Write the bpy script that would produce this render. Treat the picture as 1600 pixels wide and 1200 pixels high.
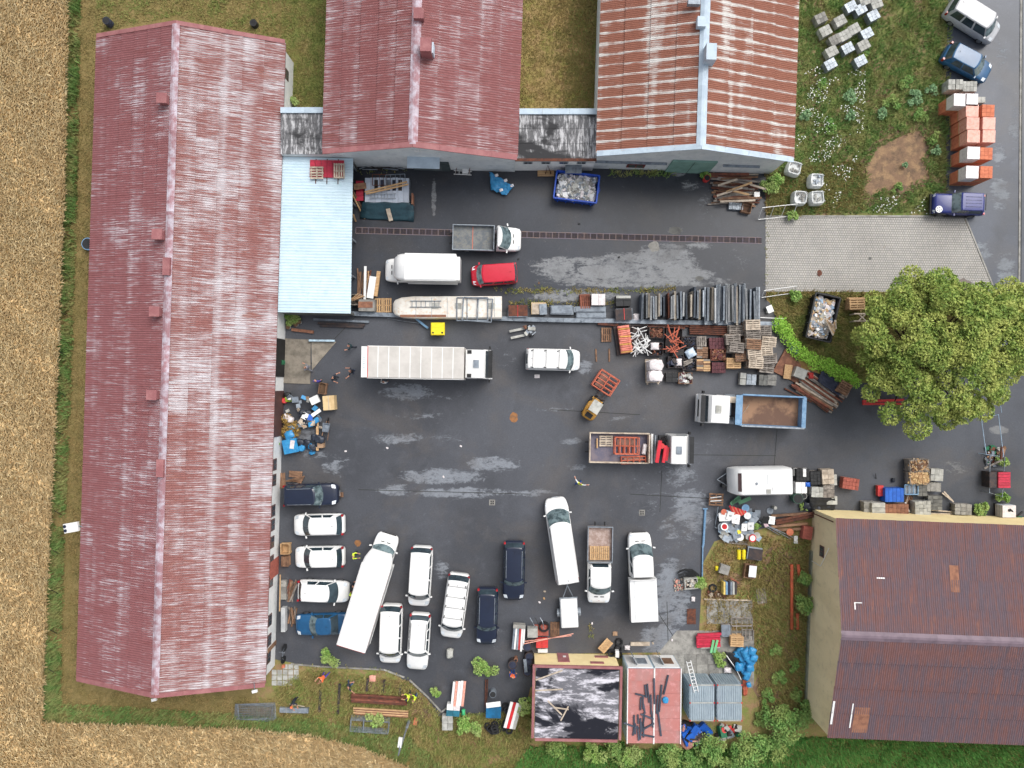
import bpy, bmesh, math, random
import numpy as np
from mathutils import Matrix, Vector
random.seed(7); rng = np.random.default_rng(7)
R = math.radians
SC = bpy.context.scene
for o in list(bpy.data.objects): bpy.data.objects.remove(o)
COL = SC.collection
# ---------------- camera (straight down from a drone) ----------------
CAM_H = 60.0
K = CAM_H*36/25/1600            # metres on the ground per photo pixel
cam = bpy.data.cameras.new('camera'); cam.lens = 25; cam.sensor_width = 36; cam.clip_end = 3000
co = bpy.data.objects.new('camera', cam); COL.objects.link(co); co.location = (0, 0, CAM_H)
SC.camera = co
# ---------------- sky and sun (overcast) ----------------
SUN_EL, SUN_AZ = R(54), R(42)   # azimuth from +y (top of the photo), clockwise
wd = bpy.data.worlds.new('World'); SC.world = wd; wd.use_nodes = True
nt = wd.node_tree; bg = nt.nodes['Background']
sky = nt.nodes.new('ShaderNodeTexSky'); sky.sky_type = 'NISHITA'; sky.sun_disc = False
sky.sun_elevation = SUN_EL; sky.sun_rotation = SUN_AZ; sky.air_density = 1.0; sky.dust_density = 5.0; sky.ozone_density = 1.0
hs = nt.nodes.new('ShaderNodeHueSaturation'); hs.inputs['Saturation'].default_value = 0.30
nt.links.new(sky.outputs[0], hs.inputs['Color']); nt.links.new(hs.outputs[0], bg.inputs[0]); bg.inputs[1].default_value = 0.15
sl = bpy.data.lights.new('sun', 'SUN'); sl.energy = 1.0; sl.angle = R(40); sl.color = (1, .965, .92)
so = bpy.data.objects.new('sun', sl); COL.objects.link(so); so.location = (50, 55, 90)
dv = Vector((math.sin(SUN_AZ)*math.cos(SUN_EL), math.cos(SUN_AZ)*math.cos(SUN_EL), math.sin(SUN_EL)))
so.rotation_euler = dv.to_track_quat('Z', 'Y').to_euler()
vs = SC.view_settings; vs.view_transform = 'Standard'; vs.look = 'None'; vs.gamma = 1; vs.use_curve_mapping = False; vs.exposure = 0.38

# ---------------- helpers ----------------
def W(px, py, z=0.0):           # photo pixel + known height above the yard -> point
    k = K*(CAM_H-z)/CAM_H
    return Vector(((px-800)*k, (600-py)*k, z))
def lin(c):
    return tuple(((v/255)/12.92 if v/255 <= .04045 else ((v/255+.055)/1.055)**2.4) for v in c)+(1,)
class NT:                       # tiny node-graph helper
    def __init__(s, name):
        s.m = bpy.data.materials.new(name); s.m.use_nodes = True; s.t = s.m.node_tree
        s.b = s.t.nodes['Principled BSDF']
    def n(s, ty, **kw):
        nd = s.t.nodes.new('ShaderNode'+ty)
        for k, v in kw.items():
            if k in nd.inputs.keys(): s.set(nd.inputs[k], v)
            else: setattr(nd, k, v)
        return nd
    def set(s, inp, v):
        if hasattr(v, 'is_output'): s.t.links.new(v, inp)
        elif isinstance(v, bpy.types.Node): s.t.links.new(v.outputs[0], inp)
        else: inp.default_value = v
    def math(s, op, a, b=0.0, c=None, clamp=False):
        nd = s.t.nodes.new('ShaderNodeMath'); nd.operation = op; nd.use_clamp = clamp
        s.set(nd.inputs[0], a); s.set(nd.inputs[1], b)
        if c is not None: s.set(nd.inputs[2], c)
        return nd.outputs[0]
    def mix(s, f, a, b, bt='MIX'):
        nd = s.t.nodes.new('ShaderNodeMix'); nd.data_type = 'RGBA'; nd.blend_type = bt
        s.set(nd.inputs[0], f); s.set(nd.inputs[6], a); s.set(nd.inputs[7], b)
        return nd.outputs[2]
    def step(s, v, lo, hi):
        nd = s.t.nodes.new('ShaderNodeMapRange'); nd.interpolation_type = 'SMOOTHSTEP'
        s.set(nd.inputs[0], v); nd.inputs[1].default_value = lo; nd.inputs[2].default_value = hi
        return nd.outputs[0]
    def noise(s, vec, sc, det=5, rough=.6, dist=0):
        nd = s.t.nodes.new('ShaderNodeTexNoise'); s.set(nd.inputs['Vector'], vec)
        nd.inputs['Scale'].default_value = sc; nd.inputs['Detail'].default_value = det
        nd.inputs['Roughness'].default_value = rough; nd.inputs['Distortion'].default_value = dist
        return nd.outputs[0]
    def mapping(s, vec, scale=(1,1,1), rot=(0,0,0), loc=(0,0,0)):
        nd = s.t.nodes.new('ShaderNodeMapping'); s.set(nd.inputs[0], vec)
        nd.inputs['Scale'].default_value = scale; nd.inputs['Rotation'].default_value = rot; nd.inputs['Location'].default_value = loc
        return nd.outputs[0]
    def pos(s, rnd=True):
        g = s.t.nodes.new('ShaderNodeNewGeometry').outputs['Position']
        if not rnd: return g
        oi = s.t.nodes.new('ShaderNodeObjectInfo')
        k = s.math('MULTIPLY', oi.outputs['Random'], 37.0)
        a = s.t.nodes.new('ShaderNodeVectorMath'); a.operation = 'ADD'; s.set(a.inputs[0], g)
        cx = s.t.nodes.new('ShaderNodeCombineXYZ'); s.set(cx.inputs[0], k); s.set(cx.inputs[1], k); s.set(a.inputs[1], cx)
        return a.outputs[0]
    def rand(s): return s.t.nodes.new('ShaderNodeObjectInfo').outputs['Random']
    def island(s): return s.t.nodes.new('ShaderNodeNewGeometry').outputs['Random Per Island']
    def val(s, col, f):         # multiply value
        nd = s.t.nodes.new('ShaderNodeHueSaturation'); s.set(nd.inputs['Color'], col); s.set(nd.inputs['Value'], f); return nd.outputs[0]
    def bump(s, h, st=.3, d=.02):
        nd = s.t.nodes.new('ShaderNodeBump'); s.set(nd.inputs['Height'], h); nd.inputs['Strength'].default_value = st; nd.inputs['Distance'].default_value = d
        s.set(s.b.inputs['Normal'], nd)
    def out(s, col, rough=.7, metal=0, spec=.5, coat=0):
        s.set(s.b.inputs['Base Color'], col); s.set(s.b.inputs['Roughness'], rough); s.set(s.b.inputs['Metallic'], metal)
        s.set(s.b.inputs['Specular IOR Level'], spec); s.set(s.b.inputs['Coat Weight'], coat); s.b.inputs['Coat Roughness'].default_value = .08
        return s.m
MC = {}
def pm(name, c, c2=None, sc=1.5, rough=.7, metal=0, bump=.15, bsc=30, var=.16, thr=(.38,.66), stretch=(1,1,1), spec=.4, coat=0, dirt=None):
    if name in MC: return MC[name]
    s = NT(name); p = s.pos(); p2 = s.mapping(p, stretch)
    c2 = c2 or tuple(v*.8 for v in c)
    f = s.step(s.noise(p2, sc, 6, .62), *thr)
    col = s.mix(f, lin(c), lin(c2))
    if dirt:
        d = s.step(s.noise(p, sc*3.1, 8, .7), .5, .72); col = s.mix(s.math('MULTIPLY', d, .7), col, lin(dirt))
    r = s.math('MULTIPLY_ADD', s.rand(), var*2, 1-var)
    col = s.val(col, r)
    if bump: s.bump(s.noise(p, bsc, 4, .6), bump, .03)
    MC[name] = s.out(col, rough, metal, spec, coat); return MC[name]

class MB:
    def __init__(s): s.v, s.f, s.mi = [], [], []
    def add(s, vs, fs, mi=0, M=None):
        o = len(s.v)
        s.v += [tuple(M @ Vector(v)) if M is not None else tuple(v) for v in vs]
        s.f += [tuple(i+o for i in f) for f in fs]; s.mi += [mi]*len(fs); return s
    def box(s, c, d, rz=0, mi=0, M=None):
        x, y, z = d[0]/2, d[1]/2, d[2]/2
        vs = [(-x,-y,-z),(x,-y,-z),(x,y,-z),(-x,y,-z),(-x,-y,z),(x,-y,z),(x,y,z),(-x,y,z)]
        fs = [(0,3,2,1),(4,5,6,7),(0,1,5,4),(1,2,6,5),(2,3,7,6),(3,0,4,7)]
        T = Matrix.Translation(c) @ Matrix.Rotation(rz, 4, 'Z')
        return s.add(vs, fs, mi, M @ T if M is not None else T)
    def prism(s, poly, z0, z1, mi=0):
        n = len(poly)
        vs = [(x, y, z0) for x, y in poly]+[(x, y, z1) for x, y in poly]
        fs = [tuple(range(n-1, -1, -1)), tuple(range(n, 2*n))]+[(i, (i+1) % n, n+(i+1) % n, n+i) for i in range(n)]
        return s.add(vs, fs, mi)
    def tube(s, pts, r, n=6, mi=0, cap=True):
        pts = [Vector(p) for p in pts]; vs = []; m = len(pts)
        rs = r if isinstance(r, (list, tuple)) else [r]*m
        for i, p in enumerate(pts):
            t = (pts[min(i+1, m-1)]-pts[max(i-1, 0)]).normalized()
            a = t.cross(Vector((0,0,1)) if abs(t.z) < .9 else Vector((1,0,0))).normalized(); b = t.cross(a)
            for k in range(n):
                an = 2*math.pi*k/n; vs.append(p+(a*math.cos(an)+b*math.sin(an))*rs[i])
        fs = [(i*n+k, i*n+(k+1) % n, (i+1)*n+(k+1) % n, (i+1)*n+k) for i in range(m-1) for k in range(n)]
        if cap: fs += [tuple(range(n-1, -1, -1)), tuple(range((m-1)*n, m*n))]
        return s.add(vs, fs, mi)
    def loft(s, secs, mi=0, closed=True, caps=True):
        n = len(secs[0]); vs = [p for q in secs for p in q]
        fs = [(i*n+k, i*n+(k+1) % n, (i+1)*n+(k+1) % n, (i+1)*n+k) for i in range(len(secs)-1) for k in range(n if closed else n-1)]
        if caps: fs += [tuple(range(n-1, -1, -1)), tuple(range((len(secs)-1)*n, len(secs)*n))]
        return s.add(vs, fs, mi)
    def mesh(s, name, mats, smooth=False, ang=None):
        me = bpy.data.meshes.new(name); me.from_pydata(s.v, [], s.f)
        for m in (mats if isinstance(mats, (list, tuple)) else [mats]): me.materials.append(m)
        if any(s.mi): me.polygons.foreach_set('material_index', s.mi)
        bm = bmesh.new(); bm.from_mesh(me); bmesh.ops.recalc_face_normals(bm, faces=bm.faces); bm.to_mesh(me); bm.free()
        if smooth or ang:
            me.polygons.foreach_set('use_smooth', [True]*len(me.polygons))
            if ang: me.set_sharp_from_angle(angle=R(ang))
        me.update(); return me
    def build(s, name, mats, parent=None, loc=(0,0,0), rz=0, smooth=False, ang=None, **kw):
        return mk(name, s.mesh(name, mats, smooth, ang), parent, loc, rz, **kw)
def tag(o, label=None, cat=None, group=None, kind=None):
    if label: o['label'] = label
    if cat: o['category'] = cat
    if group: o['group'] = group
    if kind: o['kind'] = kind
    return o
def mk(name, data, parent=None, loc=(0,0,0), rz=0, rot=None, scale=None, **kw):
    o = bpy.data.objects.new(name, data); COL.objects.link(o); o.location = loc
    o.rotation_euler = rot if rot is not None else (0, 0, rz)
    if scale is not None: o.scale = scale
    if parent: o.parent = parent
    return tag(o, **kw)
def thing(name, label, cat, loc=(0,0,0), rz=0, group=None):
    return mk(name, None, None, loc, rz, label=label, cat=cat, group=group)
def tree_copy(o, parent=None, **kw):
    c = o.copy(); COL.objects.link(c); c.parent = parent
    for ch in [x for x in bpy.data.objects if x.parent == o]: tree_copy(ch, c)
    return tag(c, **kw)
CUBE = {}
def cube(mat):
    if mat.name not in CUBE: CUBE[mat.name] = MB().box((0,0,0), (1,1,1)).mesh('block_'+mat.name, mat)
    return CUBE[mat.name]
def pc(name, mat, c, d, parent=None, rz=0, rot=None, **kw):      # one box-shaped piece
    return mk(name, cube(mat), parent, c, rz, rot, d, **kw)
CYL = {}
def cyl(mat, n=14):
    k = (mat.name, n)
    if k not in CYL: CYL[k] = MB().tube([(0,0,-.5),(0,0,.5)], .5, n).mesh('round_'+mat.name, mat, ang=40)
    return CYL[k]
def pcyl(name, mat, c, r, h, parent=None, rot=None, n=14, **kw):
    return mk(name, cyl(mat, n), parent, c, 0, rot, (2*r, 2*r, h), **kw)
def sheet(name, pts, z, mat, **kw):                                # flat polygon from photo pixels
    P = [W(x, y) for x, y in pts]
    return MB().add([(p.x, p.y, z) for p in P], [tuple(range(len(P)))]).build(name, mat, **kw)
def text(name, s, mat, loc, size, rz, parent=None, rot=None):
    cu = bpy.data.curves.new(name, 'FONT'); cu.body = s; cu.size = size; cu.align_x = 'CENTER'; cu.align_y = 'CENTER'; cu.extrude = .002
    t = bpy.data.objects.new(name, cu); COL.objects.link(t)
    me = bpy.data.meshes.new_from_object(t); bpy.data.objects.remove(t); me.materials.append(mat)
    return mk(name, me, parent, loc, rz, rot)
# ---------------- materials ----------------
WHITE = pm('white_paint', (232,232,230), (220,221,220), sc=.8, rough=.3, bump=0, var=.03, coat=.4)
NAVY = pm('navy_paint', (18,28,50), (22,33,56), sc=.8, rough=.3, bump=0, var=.05, coat=.6)
BLUEP = pm('blue_paint', (24,76,116), (30,86,128), rough=.3, bump=0, var=.04, coat=.5)
REDP = pm('red_paint', (184,14,44), (190,20,50), rough=.3, bump=0, var=.04, coat=.5)
DBLUE = pm('dark_blue_paint', (34,44,110), (38,48,118), rough=.35, bump=0, var=.04, coat=.4)
SILVER = pm('silver_paint', (178,180,184), (168,170,174), rough=.35, bump=0, var=.04, coat=.4)
GLASS = pm('vehicle_glass', (40,54,62), (58,74,82), sc=1.2, rough=.06, bump=0, var=.1, spec=.9)
SKYGLASS = pm('vehicle_glass_sky_reflection', (112,130,134), (60,74,78), sc=2.2, rough=.08, bump=0, var=.1, spec=.9)  # reflected sky is painted into this paler glass colour
BLACKP = pm('black_plastic', (28,29,31), (38,39,41), rough=.6, var=.2)
TYRE = pm('tyre_rubber', (30,30,32), (44,44,46), sc=6, rough=.85, var=.15)
RIM = pm('wheel_rim', (150,152,155), (120,122,125), rough=.35, metal=.7, bump=0)
LAMPW = pm('headlight_glass', (215,222,228), (190,198,205), rough=.1, bump=0, spec=.8)
LAMPR = pm('taillight_glass', (170,16,28), (140,12,22), rough=.15, bump=0, spec=.8)
GALV = pm('galvanised_steel', (150,158,166), (118,126,134), sc=3, rough=.45, metal=.35, var=.12)
STEEL = pm('grey_steel', (134,143,152), (104,112,122), sc=2.5, rough=.5, metal=.3, var=.22)
DSTEEL = pm('dark_steel', (52,50,54), (74,62,58), sc=3, rough=.6, metal=.3, var=.25)
RUST = pm('rusty_steel', (104,62,46), (72,48,42), sc=3, rough=.85, var=.2, bump=.3)
RUSTL = pm('light_rust', (142,100,78), (112,76,62), sc=2, rough=.85, var=.15, bump=.3)
ORANGE = pm('orange_paint', (198,108,82), (178,92,70), sc=4, rough=.5, var=.1, dirt=(140,66,46))
REDF = pm('faded_red_paint', (196,58,56), (176,50,50), sc=3, rough=.55, var=.1)
PINKRED = pm('bright_red_sheet', (190,44,70), (166,38,58), sc=3, rough=.45, var=.1)
WOODN = pm('new_wood', (198,164,122), (172,136,98), sc=2, rough=.8, var=.12, stretch=(1,6,1))
WOODO = pm('brown_wood', (140,108,84), (104,78,62), sc=2, rough=.85, var=.25)
WOODG = pm('weathered_wood', (146,138,130), (104,98,92), sc=2.5, rough=.9, var=.22)
WOODP = pm('pale_wood', (196,182,164), (160,146,130), sc=2.5, rough=.85, var=.15)
WOODR = pm('reddish_wood', (138,84,66), (98,60,50), sc=2.5, rough=.85, var=.22)
BOARD = pm('beige_board', (214,188,142), (196,168,122), rough=.7, var=.06)
CONC = pm('concrete', (150,148,142), (120,118,114), sc=1.4, rough=.9, var=.12, dirt=(92,92,88))
CONCD = pm('damp_concrete', (112,112,108), (86,86,84), sc=1.4, rough=.85, var=.14)
KERBC = pm('pale_concrete', (176,176,170), (146,146,140), sc=2, rough=.9, var=.14)
WALLW = pm('white_render', (226,227,225), (214,216,216), sc=.9, rough=.9, var=.0, dirt=(186,190,190))
WALLG = pm('grey_render', (212,216,217), (196,202,205), sc=.7, rough=.9, var=.0, stretch=(1,.2,1), dirt=(172,180,184))
WALLY = pm('yellow_render', (240,222,170), (232,212,160), sc=.7, rough=.9, var=0, dirt=(222,202,152))
WALLB = pm('beige_render', (230,214,176), (218,202,164), sc=.5, rough=.9, var=0, stretch=(1,1,.3), dirt=(196,182,148))
BIGBAG = pm('white_woven_bag', (214,216,214), (190,194,194), sc=4, rough=.75, var=.06, bump=.5, bsc=9)
FILMW = pm('white_film', (222,216,216), (204,196,196), sc=5, rough=.35, var=.05, bump=.5, bsc=8)
BAGBLK = pm('black_sack', (34,38,46), (52,58,70), sc=5, rough=.35, var=.25, bump=.7, bsc=9)
BAGBLUE = pm('blue_sack', (44,124,176), (60,144,192), sc=4, rough=.35, var=.12, bump=.6, bsc=9)
TARPG = pm('teal_tarp', (44,74,84), (34,58,68), sc=2, rough=.5, var=.05, bump=.6, bsc=6)
TARPD = pm('dark_blue_tarp', (40,46,64), (52,58,78), sc=2, rough=.5, var=.1, bump=.5, bsc=6)
BLUEB = pm('blue_plastic', (24,84,176), (34,100,196), sc=3, rough=.45, var=.08)
SKIPB = pm('blue_skip_paint', (14,62,160), (20,76,180), sc=2, rough=.45, var=.02, dirt=(16,40,96))
BEDB = pm('blue_tipper_paint', (104,142,176), (128,162,192), sc=2, rough=.45, var=.05, dirt=(70,100,136))
YELLOW = pm('yellow_plastic', (232,214,40), (222,200,30), sc=3, rough=.45, var=.04)
GREENP = pm('green_plastic', (30,96,66), (36,110,76), rough=.45, var=.06)
LGREEN = pm('mint_board', (118,190,132), (104,172,118), rough=.55, var=.05)
REDBRK = pm('red_brick', (166,94,80), (142,78,68), sc=5, rough=.9, var=.14)
ORBRK = pm('orange_brick', (208,126,94), (190,108,80), sc=4, rough=.85, var=.1)
ORPALE = pm('pale_orange_film', (222,166,150), (208,140,122), sc=5, rough=.4, var=.08)
MAROON = pm('maroon_tile', (98,58,62), (78,46,52), sc=4, rough=.8, var=.2)
SKIN = pm('skin', (206,150,124), rough=.6, bump=0, var=.05)
HAIRD = pm('dark_hair', (46,36,30), rough=.8, bump=.3)
SOIL = pm('soil', (108,84,64), (84,66,52), sc=2.5, rough=.95)
BARK = pm('bark', (88,72,58), (64,52,42), sc=3, rough=.95, bump=.8)
def flat(name, c, rough=.6): return pm(name, c, tuple(v*.9 for v in c), rough=rough, var=.04, bump=.05)

def leafmat(name, c1, c2, c3=None, rough=.65):
    s = NT(name); i = s.island(); p = s.pos(False)
    col = s.mix(i, lin(c1), lin(c2))
    if c3: col = s.mix(s.math('MULTIPLY', s.step(s.noise(p, .7, 6, .7), .40, .62), .85), col, lin(c3))
    s.b.inputs['Subsurface Weight'].default_value = 0
    return s.out(col, rough, 0, .25)
GRASS = leafmat('grass_blades', (114,128,70), (146,152,86), (160,142,94))
GRASSD = leafmat('lush_grass', (92,130,70), (134,162,92), (158,154,100))
GRASSO = leafmat('dry_olive_grass', (142,122,78), (166,142,94), (134,126,76))
WEED = leafmat('weed_leaves', (84,128,66), (128,166,88), (146,160,92))
WEEDG = leafmat('grey_green_leaves', (106,144,104), (146,176,128))
HEDGEL = leafmat('bright_hedge_leaves', (130,182,66), (166,208,86))
TREEL = leafmat('lime_tree_leaves', (84,114,50), (144,164,78), (172,178,96))
BUSHL = leafmat('shrub_leaves', (92,136,62), (148,180,92), (160,174,108))
DEADL = leafmat('dead_brush', (134,108,58), (170,140,78))
DAISY = leafmat('white_flowers', (225,228,222), (240,240,236))
WHEATM = leafmat('ripe_wheat', (230,202,150), (248,228,184), (236,208,158))
WHEATB = pm('wheat_canopy', (234,206,156), (206,176,128), sc=2.2, rough=.95, bump=.5, bsc=14, var=0)

def asphalt(name, c, cdry, puddles, nsc=.25, thr=(.52,.62), wet=.34, olive=None):
    s = NT(name); p = s.pos(False)
    big = s.noise(p, .09, 4, .6); mid = s.noise(p, .55, 8, .68, .4); fine = s.noise(p, 9, 6, .7)
    col = s.mix(s.step(big, .35, .65), lin(c), lin(tuple(v*1.22 for v in c)))
    mask = None
    if puddles:
        sx = s.n('SeparateXYZ'); s.set(sx.inputs[0], p)
        for (px, py, rx, ry, st) in puddles:
            w = W(px, py); k = K
            ax = s.math('DIVIDE', s.math('SUBTRACT', sx.outputs[0], w.x), rx*k)
            ay = s.math('DIVIDE', s.math('SUBTRACT', sx.outputs[1], w.y), ry*k)
            d = s.math('ADD', s.math('MULTIPLY', ax, ax), s.math('MULTIPLY', ay, ay))
            m = s.math('MULTIPLY', s.math('SUBTRACT', 1.0, d, clamp=True), st)
            mask = m if mask is None else s.math('MAXIMUM', mask, m)
        streak = s.noise(s.mapping(p, (.5, 1.5, 1)), .9, 9, .74, .6)
        det = s.noise(s.mapping(p, (.7, 1.2, 1)), 3.2, 8, .72, .8)
        f = s.step(s.math('ADD', s.math('ADD', s.math('MULTIPLY', s.step(mask, 0, 1), .36), s.math('MULTIPLY', streak, .85)), s.math('MULTIPLY', det, .62)), .93, 1.10)
        f = s.math('MULTIPLY', f, s.step(mask, 0, .25))
        col = s.mix(f, col, lin(cdry))
        rough = s.math('MULTIPLY_ADD', f, .5, wet)
    else: rough = wet+.2
    st2 = s.step(mid, .5, .75); col = s.mix(s.math('MULTIPLY', st2, .5), col, lin(tuple(v*1.35 for v in c)))
    dk = s.step(s.noise(p, .35, 6, .6, .3), .56, .74); col = s.mix(s.math('MULTIPLY', dk, .4), col, lin(tuple(v*.72 for v in c)))
    br = s.step(s.noise(s.mapping(p, loc=(31,17,0)), .16, 6, .65, .5), .48, .66); col = s.mix(s.math('MULTIPLY', br, .38), col, lin((c[0]*1.32+6, c[1]*1.26+2, c[2]*1.14)))
    sp = s.step(s.noise(p, 2.6, 8, .75, .6), .60, .70); col = s.mix(s.math('MULTIPLY', sp, .28), col, lin(cdry))
    if olive: col = s.mix(s.math('MULTIPLY', s.step(s.noise(p, .7, 6), .5, .7), .5), col, lin(olive))
    col = s.val(col, s.math('MULTIPLY_ADD', fine, .7, .65))
    s.bump(fine, .25, .01)
    return s.out(col, rough, 0, .3)
YARD = asphalt('yard_asphalt', (68,70,75), (126,131,138), [(640,612,65,22,.9),(655,650,70,10,.7),(625,685,60,16,.8),(690,685,70,14,.55),(500,705,40,26,.6),
    (690,745,100,20,1.0),(770,725,70,18,.9),(620,765,50,16,.8),(720,770,110,14,1.0),(820,770,70,10,.8),(520,730,60,30,.6),(905,730,40,10,.7),(790,560,70,40,.45),
    (915,575,20,18,.9),(1010,600,60,20,.5),(1060,740,50,40,.75),(1120,680,95,28,.5),(1050,830,40,50,.6),(1010,780,90,60,.5),(700,620,50,10,.6),(860,640,60,6,.7),
    (980,655,60,8,.6),(890,690,30,10,.8),(1050,930,46,90,1.0),(1035,1000,50,40,1.2),(1080,800,50,60,.9),(480,690,40,50,.8),(780,1000,24,40,.5),(690,890,20,30,.7)])
UPPER = asphalt('upper_yard_asphalt', (51,54,60), (132,134,136), [(870,420,60,30,1.0),(960,420,100,34,1.2),(1040,410,70,44,1.1),(1090,385,40,10,.8),(1100,320,26,36,.6),
    (1080,290,30,16,.7),(1070,430,60,20,1.1),(1160,400,40,30,.55),(1060,270,24,9,1.0),(678,310,6,40,1.1),(1000,440,200,14,1.1),(1055,360,20,8,1.1),(900,462,110,16,1.1)])
ROADM = asphalt('road_asphalt', (66,71,80), (136,142,148), [(1562,300,26,50,.75),(1530,395,36,34,.8),(1572,420,26,50,.8),(1584,200,16,60,.75),(1570,520,40,40,.5),(1560,240,18,34,.8),(1590,640,40,60,.5),(1590,460,30,30,.7),(1565,80,20,50,.6)])
EASTM = asphalt('east_yard_asphalt', (65,68,74), (120,122,124), [(1560,672,22,10,1.1),(1490,730,40,20,.7),(1560,720,30,30,.6),(1570,610,40,30,.4),(1240,720,20,30,.5)])

def groundmat(name, cols, sc=.6, bump=.5):
    s = NT(name); p = s.pos(False); col = lin(cols[0])
    for i, c in enumerate(cols[1:]):
        f = s.step(s.noise(s.mapping(p, loc=(13*i+3, 7*i, 0)), sc*(1+.6*i), 7, .66), .45, .62); col = s.mix(f, col, lin(c))
    fn = s.noise(p, 7, 6, .75); col = s.val(col, s.math('MULTIPLY_ADD', fn, .9, .55)); s.bump(fn, bump, .06)
    return s.out(col, .95, 0, .15)
G_OLIVE = groundmat('olive_turf', [(126,112,72),(108,98,62),(136,120,80)])
G_GREEN = groundmat('green_turf', [(122,124,70),(134,122,80),(106,114,62)])
G_COURT = groundmat('court_turf', [(150,132,86),(132,128,72),(156,132,94)])
G_WEEDS = groundmat('weedy_soil', [(120,122,76),(142,118,94),(104,120,64)])
G_SOIL = groundmat('bare_soil', [(130,106,86),(104,88,74),(150,124,96)], .8)
G_SOUTH = groundmat('rough_meadow', [(136,126,80),(118,128,70),(146,120,90)])
G_FIELD = groundmat('field_ground', [(190,156,102),(166,134,86)])
G_VERGE = groundmat('verge_soil', [(96,84,50),(70,84,40)])

def roofmat(name, paint, worn, rust, wthr, rthr, slope_x=1, edge=0.0, rot=-1.8, sv=1.0):
    # paint worn pale in streaks that run down the corrugations; local y of a sheet runs down the slope
    s = NT(name); p = s.pos(False)
    q = s.mapping(p, rot=(0,0,R(-rot)))
    st = s.mapping(q, (.45, 15.0, 1) if slope_x else (15.0, .45, 1))
    a = s.noise(st, 1.15, 6, .7); b = s.noise(q, .22, 4, .6); r = s.rand()
    f = s.math('ADD', s.math('ADD', s.math('MULTIPLY', a, .75), s.math('MULTIPLY', b, .26)), s.math('MULTIPLY', r, .055))
    f = s.math('ADD', f, s.math('MULTIPLY', s.math('SUBTRACT', s.noise(s.mapping(q, (1,0,0) if slope_x else (0,1,0)), .75, 2, .6), .5), .24))
    tc = s.n('TexCoord').outputs['Object']; sx = s.n('SeparateXYZ'); s.set(sx.inputs[0], tc)
    if edge:
        e = s.step(s.math('ABSOLUTE', sx.outputs[0]), edge*.55, edge)
        f = s.math('ADD', f, s.math('MULTIPLY', e, .19))
        lo = s.noise(s.mapping(q, (1, .16, 1)), .55, 3, .5); f = s.math('ADD', f, s.math('MULTIPLY', s.step(lo, .56, .7), .11))
    col = s.mix(s.step(f, *wthr), lin(paint), lin(worn))
    c = s.noise(s.mapping(q, (.4, 2.2, 1), loc=(5,9,0)) if slope_x else s.mapping(q, (2.2, .4, 1), loc=(5,9,0)), .8, 5, .65)
    col = s.mix(s.math('MULTIPLY', s.step(c, *rthr), .75), col, lin(rust))
    col = s.val(col, s.math('MULTIPLY_ADD', s.noise(q, 3, 5, .7), .5, .74*sv))
    return s.out(col, .75, 0, .3)
ROOF_L = roofmat('red_roof_west_slope', (134,86,88), (188,180,186), (126,76,76), (.545,.68), (.52,.70))
ROOF_R = roofmat('red_roof_east_slope', (136,90,86), (194,190,194), (138,90,80), (.49,.64), (.56,.70), sv=.95)
ROOF_2 = roofmat('red_shed_roof', (130,82,82), (186,176,180), (124,76,72), (.53,.68), (.52,.70))
ROOF_3 = roofmat('rust_shed_roof', (140,92,76), (206,204,200), (138,86,68), (.58,.76), (.56,.72), edge=.42)
ROOF_4 = roofmat('brown_shed_roof', (116,82,78), (96,84,92), (140,94,78), (.45,.60), (.56,.74), slope_x=0, rot=-2.2)
RIDGEP = pm('pink_ridge_cap', (150,112,118), (184,176,186), sc=1.6, rough=.7, var=.12)
RIDGEG = pm('pale_ridge_cap', (184,200,212), (168,184,198), sc=1.2, rough=.6, var=.05)
RIDGEB = pm('mauve_ridge_cap', (122,106,116), (104,90,100), sc=1.2, rough=.6, var=.05)
FASCIA = pm('red_fascia', (142,90,92), (158,108,108), sc=1.2, rough=.7, var=.06)
CANOPY = pm('pale_blue_sheet_metal', (196,216,226), (186,208,220), sc=.5, rough=.4, var=.03, bump=0, dirt=(170,198,206))
FELT = NT('bitumen_roof')
def _felt(s, dark, mid, light, lo, hi, st):
    p = s.pos(False); a = s.noise(s.mapping(p, st), 1.3, 8, .75); b = s.noise(s.mapping(p, (.5, 1, 1)), .5, 5, .6, .5)
    col = s.mix(s.step(a, .46, .6), lin(mid), lin(light)); col = s.mix(s.step(b, lo, hi), col, lin(dark))
    return s.out(col, .8, 0, .3)
LINKR = _felt(FELT, (52,52,54), (98,98,100), (190,190,192), .5, .62, (4, .6, 1))
HUTR = _felt(NT('patched_tar_roof'), (26,28,38), (104,104,110), (204,202,210), .49, .56, (.5, 1.6, 1))
CONTR = pm('faded_pink_roof', (178,116,110), (168,124,120), sc=.8, rough=.7, var=.04, dirt=(206,150,150), stretch=(1,.4,1))
WGLASS = pm('window_glass', (58,66,74), (80,86,92), rough=.12, bump=0, spec=.8)
WFRAME = pm('dark_window_frame', (86,62,60), (100,72,68), rough=.6)
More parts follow.
